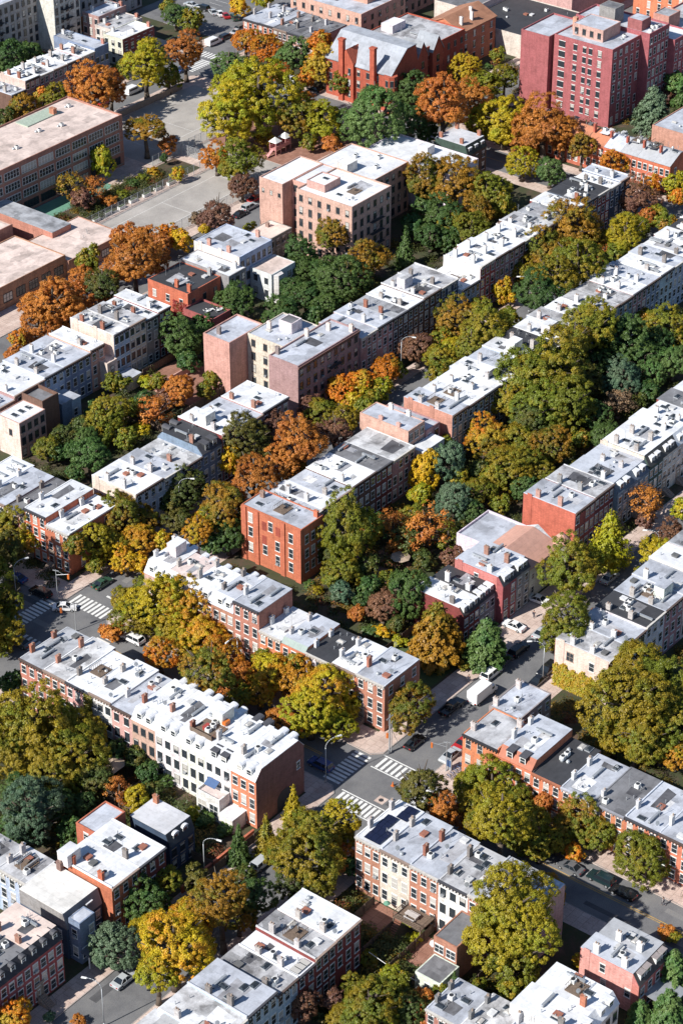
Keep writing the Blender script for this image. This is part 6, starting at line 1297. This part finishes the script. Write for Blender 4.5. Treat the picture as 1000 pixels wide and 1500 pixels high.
CARS = [ # px, py, kind, colour, heading (degrees, 0 = along the long streets), label
 (95, 889, 'sedan', 'white', -52, 'white sedan turning through the shaded left junction'),
 (786, 878, 'sedan', 'white', 95, 'white sedan nosed into the driveway below the salmon roof'),
 (719, 986, 'suv', 'white', 0, 'white estate car parked below the green pyramid tree'), (738, 966, 'sedan', 'grey', 0, 'dark grey sedan parked ahead of the white estate car'), (759, 952, 'suv', 'black', 0, 'black car parked in dappled shade beside the pale pavement'),
 (752, 917, 'sedan', 'white', 90, 'white car tucked in by the grey front of the pink pair'), (801, 981, 'suv', 'black', 180, 'black estate car parked beside the ivy wall, far one of two'), (787, 997, 'sedan', 'black', 180, 'black sedan parked beside the ivy wall, near one of two'),
 (892, 846, 'sedan', 'silver', 0, 'silver car in deep shade behind the round dark green street tree'), (957, 788, 'sedan', 'teal', 0, 'teal car parked under the maroon tree near the right edge'), (793, 926, 'sedan', 'silver', 0, 'silver car half hidden under the olive tree by the pavement'),
 (706, 1018, 'truck', 'white', 0, 'white box truck on the street beside the blotchy corner roof'), (661, 1036, 'pickup', 'black', 0, 'black pickup truck parked behind the white box truck'), (607, 1087, 'sedan', 'black', 0, 'black car parked at the round olive corner tree'),
 (659, 1106, 'sedan', 'silver', 180, 'silver sedan parked beside the orange corner house'), (677, 1088, 'sedan', 'red', 180, 'red car parked against the orange corner house'),
 (835, 1270, 'sedan', 'grey', 90, 'grey car under the trees farthest along the lower right kerb'), (880, 1287, 'suv', 'teal', 90, 'dark teal estate car parked between two cars at lower right'), (912, 1307, 'sedan', 'black', 90, 'black sedan with pale reflections nearest the sunny lower right kerb'),
 (182, 1434, 'sedan', 'silver', 0, 'silver green sedan parked under the golden lower left tree'), (384, 1263, 'suv', 'silver', 0, 'silver car parked by the sunny pavement at lower centre'),
 (313, 62, 'van', 'white', 0, 'long white van waiting at the top crosswalk'), (331, 54, 'suv', 'black', 0, 'black car right behind the long white van'), (347, 46, 'sedan', 'silver', 0, 'silver car parked by the brick row at top centre'), (354, 41, 'suv', 'grey', 0, 'grey car parked beyond the silver one at top centre'),
 (280, 7, 'sedan', 'silver', 90, 'silver car first in the top parking lot'), (297, 12, 'suv', 'black', 90, 'black car in the top parking lot'), (312, 18, 'sedan', 'silver', 60, 'pale silver car angled in the top parking lot'), (322, 20, 'sedan', 'white', 60, 'white car angled in the top parking lot'), (330, 23, 'sedan', 'red', 60, 'red car angled in the top parking lot'), (343, 26, 'suv', 'green', 60, 'green car last in the top parking lot'),
 (425, 117, 'suv', 'white', 90, 'white car below the green tree at the top street'), (441, 122, 'sedan', 'green', 90, 'green car parked left of the orange tree on top street'), (461, 131, 'sedan', 'black', 90, 'black car in shade by the red Victorian schoolhouse'), (434, 137, 'suv', 'black', 90, 'black car on the near side of the top street'),
 (365, 303, 'suv', 'silver', 0, 'silver estate car beside the pink apartment block'), (374, 291, 'sedan', 'red', 0, 'dark red car at the corner of the pink apartment block'), (352, 313, 'sedan', 'black', 0, 'black car left of the silver estate by pink apartments'),
 (195, 133, 'van', 'white', 0, 'white van parked beyond the sunny playground'), (211, 124, 'sedan', 'yellow', 0, 'yellow taxi parked beyond the sunny playground'), (152, 150, 'sedan', 'red', 0, 'red car under the rust orange tree by the big school'), (268, 101, 'sedan', 'blue', 0, 'dark blue car by the playground fence corner'), (255, 59, 'sedan', 'black', 20, 'black car under the trees near the dark red corner house'),
 (60, 868, 'suv', 'black', 90, 'black car in deep shadow at the left junction kerb'), (25, 846, 'sedan', 'blue', 90, 'dark blue car in deep shadow at the left edge'), (150, 854, 'sedan', 'green', 0, 'dark green car in shade below the yellow tree at left'), (195, 935, 'suv', 'white', 90, 'white car glimpsed under the trees by the striped roof'), (30, 940, 'sedan', 'grey', 90, 'grey car in shadow left of the striped roof house'),
 (470, 1120, 'suv', 'blue', 90, 'blue car in deep shade beside the purple end wall')]
TPL, TPK = {}, {}
items = []
for px, py, kd, cl, hd, lab in CARS:
    u, v = at(px, py, .6)
    if kd not in TPL: T = TPL[kd] = car_tree(kd, CARC[cl]); kids = TPK[kd] = KIDS[T.name]
    else:
        src = TPL[kd]; T = src.copy(); COL.objects.link(T); kids = []
        for ch in TPK[kd]: c_ = ch.copy(); COL.objects.link(c_); c_.parent = T; kids.append(c_)
    kids[0].color = (*CARC[cl], 1)
    T.location = (u, v, 0.005 if in_road(u, v) else .15); T.rotation_euler = (0, 0, math.radians(hd))
    tag(T, lab, {'truck': 'truck', 'van': 'van', 'pickup': 'pickup truck'}.get(kd, 'car'), 'vehicles on the streets'); T.name = {'truck': 'box_truck', 'van': 'parked_van', 'pickup': 'pickup_truck'}.get(kd, 'parked_car')

# ------------------------------------------------------------------ street furniture
def lamp_tree():
    T = bpy.data.objects.new('street_lamp', None); COL.objects.link(T)
    mb = MB(); mb.cone((0, 0, 0), (0, 0, .5), .18, .14, 8); mb.path([(0, 0, .5), (0, 0, 7.6)], [.1, .07], 8)
    arc = [(0, 0, 7.6)] + [(1.9 * (1 - math.cos(PI / 2 * k / 6)), 0, 7.6 + 1.5 * math.sin(PI / 2 * k / 6)) for k in range(1, 7)] + [(2.5, 0, 9.05)]
    mb.path(arc, .06, 6); p = link('pole', mb.mesh('lamp_pole', [M['metal']], True), T)
    hb = MB(); hb.hexa([(2.3, -.12, 8.95), (3.2, -.16, 8.9), (3.2, .16, 8.9), (2.3, .12, 8.95)], [(2.3, -.1, 9.12), (3.15, -.1, 9.08), (3.15, .1, 9.08), (2.3, .1, 9.12)]); h = link('lamp_head', hb.mesh('lamp_head', [M['white']]), T)
    KIDS[T.name] = [p, h]; return T
LT = None
for px, py, ang, lab in ((477, 1147, -20, 'street lamp arching over the shaded crosswalk by the purple wall'), (349, 990, 180, 'street lamp standing among the yellow trees left of centre'), (794, 1000, 125, 'street lamp curving over the road by the ivy wall'), (587, 546, -60, 'street lamp beside the orange trees at upper middle'),
        (300, 1289, -70, 'street lamp by the low brick wall at lower centre'), (25, 882, -20, 'street lamp in shadow at the left junction'), (264, 758, -50, 'street lamp between the dark trees left of centre'), (153, 1503, 110, 'street lamp over the road at the bottom left'),
        (278, 54, -50, 'street lamp at the top crosswalk'), (939, 302, -30, 'street lamp by the brown tree at upper right'), (774, 458, 120, 'street lamp near the golden ginkgo'), (960, 836, 120, 'street lamp beside the yellow green tree at the right edge'), (100, 128, 100, 'street lamp by the rust tree at top left')):
    u, v = at(px, py)
    if LT is None: T = LT = lamp_tree()
    else:
        T = LT.copy(); COL.objects.link(T)
        for ch in KIDS[LT.name]: c_ = ch.copy(); COL.objects.link(c_); c_.parent = T
    T.location = (u, v, .12); T.rotation_euler = (0, 0, math.radians(ang)); tag(T, lab, 'street lamp', 'street lamps')
ST = None
for px, py, ang, lab in ((85, 876, -70, 'traffic signal on a mast at the far corner of left junction'), (112, 925, 150, 'traffic signal behind the striped roof at left junction'), (573, 1101, 200, 'traffic signal pole on the sunny pink corner pavement'), (653, 1130, 120, 'traffic signal at the kerb by the orange corner house')):
    u, v = at(px, py)
    if ST is None:
        T = ST = bpy.data.objects.new('traffic_signal', None); COL.objects.link(T)
        mb = MB(); mb.cone((0, 0, 0), (0, 0, .4), .16, .12, 8); mb.path([(0, 0, .4), (0, 0, 6.4)], [.09, .07], 8); mb.path([(0, 0, 5.2), (2.6, 0, 5.9)], .05, 6); mb.path([(0, 0, 6.3), (1.6, 0, 5.62)], .03, 5); mb.box(-.6, .6, -.03, .03, 6.1, 6.3)
        p = link('pole', mb.mesh('signal_pole', [M['metal']]), T); sb = MB(); sb.box(2.4, 2.75, -.18, .18, 4.85, 5.85)
        s_ = link('signal_head', sb.mesh('signal_head', [M['orange']]), T); ls = []
        for k in range(3): lb = MB(); lb.cone((2.4, 0, 5.05 + .3 * k), (2.36, 0, 5.05 + .3 * k), .11, .11, 10); ls.append(link('lens', lb.mesh('signal_lens', [M['lampr'] if k == 2 else M['dark']]), s_))
        KIDS[T.name] = [p, s_]; KIDS[s_.name] = ls
    else:
        T = ST.copy(); COL.objects.link(T)
        for ch in KIDS[ST.name]:
            c_ = ch.copy(); COL.objects.link(c_); c_.parent = T
            for g_ in KIDS.get(ch.name, ()): d_ = g_.copy(); COL.objects.link(d_); d_.parent = c_
    T.location = (u, v, .12); T.rotation_euler = (0, 0, math.radians(ang)); tag(T, lab, 'traffic signal', 'traffic signals')
def one(name, mb, mats, label, cat, u, v, z=0.13, rz=0.0, group=None):
    o = link(name, mb.mesh(name, mats), None, (u, v, z), rz); return tag(o, label, cat, group)
mb = MB(); mb.cone((0, 0, 0), (0, 0, .9), .22, .05, 10); mb.box(-.3, .3, -.3, .3, 0, .05); one('traffic_cone', mb, [M['orange']], 'orange traffic cone standing in the sunny junction', 'traffic cone', *at(575, 1151), .005)
mb = MB(); mb.box(-.12, .12, -.55, .55, 0, 2.3); mb.box(-.14, .14, -.45, .45, .7, 2.1, 1); one('bike_share_kiosk', mb, [M['metal'], M['blue']], 'tall narrow blue kiosk at the end of the bicycle rack', 'kiosk', *at(657, 1128), .13)
BT = None
for k in range(6):
    u, v = 262.2 + k * .95, 183.6
    if BT is None:
        T = BT = bpy.data.objects.new('bicycle', None); COL.objects.link(T)
        mb = MB(); mb.path([(-.5, 0, .34), (-.1, 0, .3), (.35, 0, .75), (-.25, 0, .8), (-.1, 0, .3)], .035, 5); mb.path([(.52, 0, .34), (.35, 0, .95)], .03, 5); mb.path([(.3, -.28, 1.0), (.35, 0, .98), (.3, .28, 1.0)], .025, 5); mb.path([(-.25, 0, .8), (-.28, 0, .92)], .03, 5)
        fr = link('frame', mb.mesh('bicycle_frame', [M['blue']]), T); kd = [fr]
        wb = MB()
        for s in range(14):
            a0, a1 = 2 * PI * s / 14, 2 * PI * (s + 1) / 14; wb.cone((.32 * math.cos(a0), 0, .32 * math.sin(a0)), (.32 * math.cos(a1), 0, .32 * math.sin(a1)), .03, .03, 5)
        wm = wb.mesh('bicycle_wheel', [M['rubber']]); kd += [link('wheel', wm, T, (x, 0, .34)) for x in (-.5, .52)]
        sb = MB(); sb.box(-.42, -.16, -.09, .09, .92, .99); kd.append(link('saddle', sb.mesh('saddle', [M['dark']]), T)); KIDS[T.name] = kd
    else:
        T = BT.copy(); COL.objects.link(T)
        for ch in KIDS[BT.name]: c_ = ch.copy(); COL.objects.link(c_); c_.parent = T
    T.location = (u, v, .13); T.rotation_euler = (0, 0, PI / 2); tag(T, 'blue hire bicycle in the kerbside rack, %s from the kiosk' % ORD[k], 'bicycle', 'hire bicycles in the rack')
# fences
def fence(name, label, p0, p1, h, kind):
    p0, p1 = Vector((*p0, .13)), Vector((*p1, .13)); d = p1 - p0; L = d.length; ang = math.atan2(d.y, d.x); mb = MB()
    n = max(1, round(L / 2.4))
    T = thing(name, label, 'fence', p0, ang)
    pm = MB(); pm.cone((0, 0, 0), (0, 0, h + .1), .07, .07, 6) if kind == 'chain' else pm.box(-.06, .06, -.06, .06, 0, h + .12)
    pme = pm.mesh('post', [M['metal' if kind == 'chain' else 'wood']])
    for k in range(min(n + 1, 60)): link('post', pme, T, (L * k / n, 0, 0))
    if kind == 'chain':
        mb.quad([(0, 0, 0), (L, 0, 0), (L, 0, h), (0, 0, h)]); link('wire_mesh', mb.mesh('wire_mesh', [M['chain']]), T)
        rb = MB(); rb.path([(0, 0, h), (L, 0, h)], .03, 5); rb.path([(0, 0, .1), (L, 0, .1)], .03, 5); link('rail', rb.mesh('rail', [M['metal']]), T)
    else:
        x = .02; rn = random.Random(int(p0.x * 3))
        while x < L - .1: hh = h + rn.uniform(-.05, .05); mb.box(x, x + .14, .065, .09, .05, hh); x += .155
        mb.box(0, L, .03, .062, .4, .5); mb.box(0, L, .03, .062, h - .4, h - .3); link('boards', mb.mesh('boards', [M['wood']]), T)
for lab, a, b in (('chain link fence between the sunny court and the near street', (379, 360.6), (427, 360.6)), ('chain link fence behind the near court beside planters', (379, 379.4), (424, 379.4)), ('chain link fence on the near edge of the big playground', (416.6, 391.2), (452, 391.2)), ('tall dark chain link fence at the end of the near court', (427.2, 361), (427.2, 391))):
    fence('chain_link_fence', lab, a, b, 3.0, 'chain')
wf = [((218, 158.4), (229.8, 158.4)), ((216, 163.0), (229.6, 163.0)), ((216, 168.4), (226.5, 168.4)), ((214, 174.2), (229, 174.2)), ((217.2, 150.8), (229.8, 150.8)), ((214.5, 199), (231, 199)), ((219.5, 200), (219.5, 213)), ((221.5, 213), (221.5, 240)), ((221, 223), (231, 223)), ((221, 233), (231, 233)),
      ((300, 214.5), (300, 230)), ((281.5, 214), (299, 214)), ((282.5, 218), (282.5, 240)), ((318, 228), (344, 228)), ((312, 296), (338, 296)), ((318, 290), (318, 312)), ((325, 300), (340, 300)), ((333, 318.6), (346, 318.6)), ((288, 288.5), (288, 312)), ((299, 296), (311, 296)), ((360, 228), (420, 228)), ((276.5, 150), (276.5, 172)), ((277, 160), (296, 160)), ((352, 300), (352, 316)), ((365, 304), (395, 304))]
items = []
for a, b in wf:
    fence('wooden_fence', '', a, b, 1.9, 'wood'); T = [o for o in bpy.data.objects if o.name.startswith('wooden_fence')][-1]
    mu, mv = (a[0] + b[0]) / 2, (a[1] + b[1]) / 2; near = min(LAND, key=lambda l: (l[0] - mu) ** 2 + (l[1] - mv) ** 2)[2]
    items.append((T, 'weathered board garden fence beside ' + near, pix(mu, mv, 1)[0]))
ordinal_label(items)
for T, b_, x_ in items: T['group'] = 'garden board fences'
mb = MB(); mb.box(-22, 22, -.2, .2, 0, 1.6); mb.box(-22.05, 22.05, -.26, .26, 1.6, 1.72); one('boundary_wall', mb, [M['stone']], 'long low dark wall on the far side of the playground', 'wall', 438, 419.6)
mb = MB(); mb.box(-9, 9, -.15, .15, 0, 1.3); mb.box(-9.05, 9.05, -.2, .2, 1.3, 1.42); o = link('garden_wall', mb.mesh('garden_wall', [M['wall']]), None, (221, 200.2, .13), 0, W['red'][0]); tag(o, 'low red brick garden wall beside the sunny lower pavement', 'wall')
for k, (a, b) in enumerate((((322, 304), (338, 310)), ((330, 312), (344, 312)))):
    L = math.hypot(b[0] - a[0], b[1] - a[1]); mb = MB(); mb.box(0, L, -.15, .15, 0, 1.8); o = link('garden_wall', mb.mesh('garden_wall', [M['wall']]), None, (*a, .13), math.atan2(b[1] - a[1], b[0] - a[0]), W['tan'][0]); tag(o, ['brick garden wall below the tall cream-ended row, near one', 'brick garden wall below the tall cream-ended row, far one'][k], 'wall')
for k in range(8):
    mb = MB(); mb.box(-1.1, 1.1, -.45, .45, 0, .8); mb.box(-1.0, 1.0, -.35, .35, .8, .84, 1); one('planter', mb, [M['white'], M['lawn']], 'white planter box along the court fence, %s from left' % ORD[k], 'planter', 384 + k * 4.6, 380.6 + .4 * (k % 2), .14, 0, 'white planters by the court')
# deck, umbrella, table in the gardens
D = thing('wooden_deck', 'raised grey timber deck behind the orange brick house in solar row', 'deck', (228.2, 165.6, .13))
mb = MB(); mb.box(-1.8, 1.9, -2.5, 2.9, 2.5, 2.62)
for k in range(24): mb.box(-1.79 + k * .154, -1.66 + k * .154, -2.49, 2.89, 2.62, 2.645)
link('platform', mb.mesh('platform', [M['wood']]), D)
mb = MB()
for (a, b) in (((-1.8, -2.5), (1.9, -2.5)), ((-1.8, -2.5), (-1.8, 2.9)), ((-1.8, 2.9), (1.9, 2.9))):
    mb.path([(*a, 3.55), (*b, 3.55)], .05, 5); n = 12
    for k in range(n + 1): x, y = a[0] + (b[0] - a[0]) * k / n, a[1] + (b[1] - a[1]) * k / n; mb.box(x - .03, x + .03, y - .03, y + .03, 2.64, 3.55)
link('railing', mb.mesh('railing', [M['wood']]), D)
for x in (-1.7, 1.8):
    for y in (-2.4, 2.8): p = MB(); p.box(-.1, .1, -.1, .1, 0, 2.5); link('post', p.mesh('post', [M['wood']]), D, (x, y, 0))
st = MB()
for k in range(10): st.box(-1.8 - .28 * (k + 1), -1.8 - .28 * k, 1.2, 2.4, 2.35 - .25 * k - .05, 2.35 - .25 * k)
link('stairs', st.mesh('stairs', [M['rust']]), D)
mb = MB(); mb.box(-.5, .5, -1.1, 1.1, .7, .76)
for s in (-.9, .9): mb.box(-.4, .4, s - .05, s + .05, 0, .7)
one('picnic_table', mb, [M['cloth_l']], 'pale picnic table standing on the raised timber deck', 'table', 228.0, 166, 2.78)
for s, lb in ((-.85, 'near'), (.85, 'far')): mb = MB(); mb.box(-.16, .16, -1.0, 1.0, .38, .44); mb.box(-.12, .12, -.8, -.7, 0, .38); mb.box(-.12, .12, .7, .8, 0, .38); one('picnic_bench', mb, [M['cloth_l']], 'pale bench on the %s side of the deck picnic table' % lb, 'bench', 228.0 + s, 166, 2.78)
def umbrella(u, v, r, mat, label, h=2.6):
    T = thing('garden_umbrella', label, 'umbrella', (u, v, .13)); mb = MB(); n = 8
    ring = [(r * math.cos(2 * PI * k / n), r * math.sin(2 * PI * k / n), h - .55) for k in range(n)]
    mb.hexa(ring, [(x * .03, y * .03, h) for x, y, z_ in ring]); link('canopy', mb.mesh('canopy', [M[mat]]), T); p = MB(); p.path([(0, 0, 0), (0, 0, h)], .03, 6); link('pole', p.mesh('umbrella_pole', [M['wood']]), T)
T = thing('garden_gazebo', 'square beige garden canopy in the shade below the white row', 'gazebo', (227.5, 229.4, .13)); mb = MB(); mb.hexa([(-1.9, -1.9, 2.3), (1.9, -1.9, 2.3), (1.9, 1.9, 2.3), (-1.9, 1.9, 2.3)], [(-.1, -.1, 3.0), (.1, -.1, 3.0), (.1, .1, 3.0), (-.1, .1, 3.0)])
M['canvas'] = simple('beige_canvas', (.42, .32, .24), .9, .15); link('canopy', mb.mesh('canopy', [M['canvas']]), T)
for x in (-1.8, 1.8):
    for y in (-1.8, 1.8): p = MB(); p.box(-.05, .05, -.05, .05, 0, 2.3); link('post', p.mesh('post', [M['wood']]), T, (x, y, 0))
umbrella(226.5, 160.2, 1.0, 'white', 'small white parasol on the brick patio below the solar row', 2.2); umbrella(228.8, 171.5, .6, 'green', 'folded green parasol on the patio behind the white house', 2.6); umbrella(392, 300, 1.8, 'red', 'red garden parasol beyond the long row at upper middle'); umbrella(396.5, 297.5, .7, 'green', 'slim green parasol beside the red one', 3.2); umbrella(309, 229.5, 2.0, 'canvas', 'beige garden parasol among brown trees near the centre')
one('garden_cable', MB().path([(0, 0, 0), (-.2, -4.8, -.5), (-.5, -9.6, 0)], .05, 5), [M['white']], 'pale cable strung across the shaded garden at bottom centre', 'cable', 217.5, 166.4, 3.0)
# pavement canopies and porch roof near the right hand rows
mb = MB(); mb.hexa([(-2.6, -2.2, 0), (2.6, -2.2, 0), (2.6, 2.2, .5), (-2.6, 2.2, .5)], [(-2.6, -2.2, .12), (2.6, -2.2, .12), (2.6, 2.2, .62), (-2.6, 2.2, .62)]); mb.box(-2.5, -2.35, -2.1, -1.95, -2.4, 0); mb.box(2.35, 2.5, -2.1, -1.95, -2.4, 0); one('porch_canopy', mb, [M['metal']], 'grey lean-to canopy at the front of the rose coloured pair', 'canopy', 238.5, 125.8, 2.55)
# playground and flagpole
P_ = thing('play_tower', 'pink climbing frame with white roofs beside the flagpole', 'climbing frame', (444.5, 371.5, .14))
mb = MB()
for x in (-3, -1, 1, 3):
    for y in (-1, 1): mb.box(x - .08, x + .08, y - .08, y + .08, 0, 3.6)
mb.box(-3.1, 3.1, -1.1, 1.1, 1.5, 1.65); mb.box(-3.1, 3.1, -1.1, -1.0, 1.65, 2.5); mb.box(-3.1, 3.1, 1.0, 1.1, 1.65, 2.5); mb.box(3.0, 3.1, -1, 1, 1.65, 2.5)
link('platform', mb.mesh('play_platform', [M['pink']]), P_)
for x in (-2, 2.0): r_ = MB(); r_.hexa([(x - 1.3, -1.3, 3.6), (x + 1.3, -1.3, 3.6), (x + 1.3, 1.3, 3.6), (x - 1.3, 1.3, 3.6)], [(x - .05, -.05, 4.8), (x + .05, -.05, 4.8), (x + .05, .05, 4.8), (x - .05, .05, 4.8)]); link('roof', r_.mesh('play_roof', [M['white']]), P_)
s_ = MB(); s_.hexa([(-5.6, -.4, .2), (-3.1, -.4, 1.6), (-3.1, .4, 1.6), (-5.6, .4, .2)], [(-5.6, -.4, .3), (-3.1, -.4, 1.7), (-3.1, .4, 1.7), (-5.6, .4, .3)]); link('slide', s_.mesh('slide', [M['pink']]), P_)
fp = thing('flagpole', 'tall flagpole with a small faded flag by the pink climbing frame', 'flagpole', (*at(409, 206), .14)); mb = MB(); mb.path([(0, 0, 0), (0, 0, 12.5)], [.12, .05], 8); link('pole', mb.mesh('flag_pole', [M['rust']]), fp); mb = MB(); mb.hexa([(.05, 0, 10.4), (.9, .25, 10.2), (1.5, .1, 10.3), (1.5, .1, 11.6), (.9, .25, 11.7), (.05, 0, 11.9)][::1], [(.05, .03, 10.4), (.9, .28, 10.2), (1.5, .13, 10.3), (1.5, .13, 11.6), (.9, .28, 11.7), (.05, .03, 11.9)]); link('flag', mb.mesh('flag', [M['cloth_l']]), fp)
mb = MB(); mb.path([(0, 0, 0), (0, 0, 8.5)], [.15, .1], 8); mb.box(-.9, .9, -.06, .06, 7.7, 7.85); mb.path([(0, 0, 6), (2.2, -.8, .1)], .04, 5); one('utility_pole', mb, [M['metal']], 'pale utility pole with crossarm on the pink corner pavement', 'utility pole', *at(570, 1104))

# ------------------------------------------------------------------ people
def person(px, py, rz, coat, label):
    u, v = at(px, py); T = thing('person', label, 'person', (u, v, .13), rz, 'people on the pavements')
    def skin(name, verts, edges, rad, mat):
        me = bpy.data.meshes.new(name); me.from_pydata(verts, edges, []); o = link(name, me, T)
        sk = o.modifiers.new('skin', 'SKIN'); sv = me.skin_vertices[0].data
        for s, r in zip(sv, rad): s.radius = r if isinstance(r, tuple) else (r, r)
        sv[0].use_root = True; o.modifiers.new('sub', 'SUBSURF').levels = 1; o.modifiers['sub'].render_levels = 1; me.materials.append(M[mat]); return o
    J = [(0, 0, .95), (0, 0, 1.15), (.01, 0, 1.4), (.02, 0, 1.5), (.04, 0, 1.62), (.05, 0, 1.72), (0, .2, 1.4), (-.12, .24, 1.13), (-.02, .25, .9), (.03, .25, .8), (0, -.2, 1.4), (.12, -.24, 1.14), (.26, -.24, .95), (.33, -.23, .87), (.02, .1, .9), (.18, .1, .5), (.12, .1, .08), (.26, .1, .04), (-.02, -.1, .9), (-.06, -.1, .5), (-.28, -.1, .12), (-.17, -.1, .04)]
    E_ = [(0, 1), (1, 2), (2, 3), (3, 4), (4, 5), (2, 6), (6, 7), (7, 8), (8, 9), (2, 10), (10, 11), (11, 12), (12, 13), (0, 14), (14, 15), (15, 16), (16, 17), (0, 18), (18, 19), (19, 20), (20, 21)]
    rad = [(.11, .15), (.10, .13), (.11, .15), .055, .085, .075, .06, .045, .035, .03, .06, .045, .035, .03, .085, .06, .04, .04, .085, .06, .04, .04]
    skin('body', J, E_, rad, 'skin')
    skin('jacket', [J[i] for i in (0, 1, 2, 6, 7, 8, 10, 11, 12)], [(0, 1), (1, 2), (2, 3), (3, 4), (4, 5), (2, 6), (6, 7), (7, 8)], [(.14, .18), (.13, .16), (.14, .18), .075, .06, .05, .075, .06, .05], coat)
    skin('trousers', [J[i] for i in (0, 14, 15, 16, 18, 19, 20)], [(0, 1), (1, 2), (2, 3), (0, 4), (4, 5), (5, 6)], [(.13, .17), .1, .075, .06, .1, .075, .06], 'cloth_d')
    hb = MB(); hb.cone((.03, 0, 1.66), (.02, 0, 1.8), .1, .06, 10); link('hair', hb.mesh('hair', [M['hair']]), T)
person(781, 906, .2, 'cloth_d', 'person in dark clothes walking along the sunlit pale pavement')
person(686, 1000, 3.3, 'cloth_d', 'person in a dark jacket by the kerb near the white estate car')
person(970, 1327, 1.4, 'cloth_l', 'person in a pale jacket on the sunny lower right pavement')

# ------------------------------------------------------------------ camera, sun, sky
cam = bpy.data.cameras.new('camera'); co = bpy.data.objects.new('camera', cam); COL.objects.link(co)
co.location = (0, 0, CAMH); co.rotation_euler = (PI / 2 - PIT, 0, AZ - PI / 2)
cam.sensor_fit = 'VERTICAL'; cam.sensor_height = 36.0; cam.lens = F / 1500 * 36.0; cam.clip_start = 5; cam.clip_end = 5000
sc.camera = co
EL, SH = math.radians(39), math.radians(-15)
sun = bpy.data.lights.new('sun', 'SUN'); sun.energy = 5.0; sun.angle = math.radians(.5); sun.color = (1.0, .96, .89)
so = bpy.data.objects.new('sun', sun); COL.objects.link(so)
so.rotation_euler = Vector((math.cos(EL) * math.cos(SH), math.cos(EL) * math.sin(SH), -math.sin(EL))).to_track_quat('-Z', 'Y').to_euler()
wd = bpy.data.worlds.new('World'); sc.world = wd; wd.use_nodes = True
sky = wd.node_tree.nodes.new('ShaderNodeTexSky'); sky.sky_type = 'NISHITA'; sky.sun_disc = False; sky.sun_elevation = EL; sky.sun_rotation = math.radians(285); sky.dust_density = .3; sky.ozone_density = 4.0; sky.air_density = 1.0
bg = wd.node_tree.nodes['Background']; bg.inputs['Strength'].default_value = .08; wd.node_tree.links.new(sky.outputs[0], bg.inputs[0])
sc.view_settings.view_transform = 'Standard'; sc.view_settings.look = 'None'; sc.view_settings.exposure = 0.52; sc.view_settings.gamma = 1.0
sc.cycles.max_bounces = 6; sc.cycles.transparent_max_bounces = 8
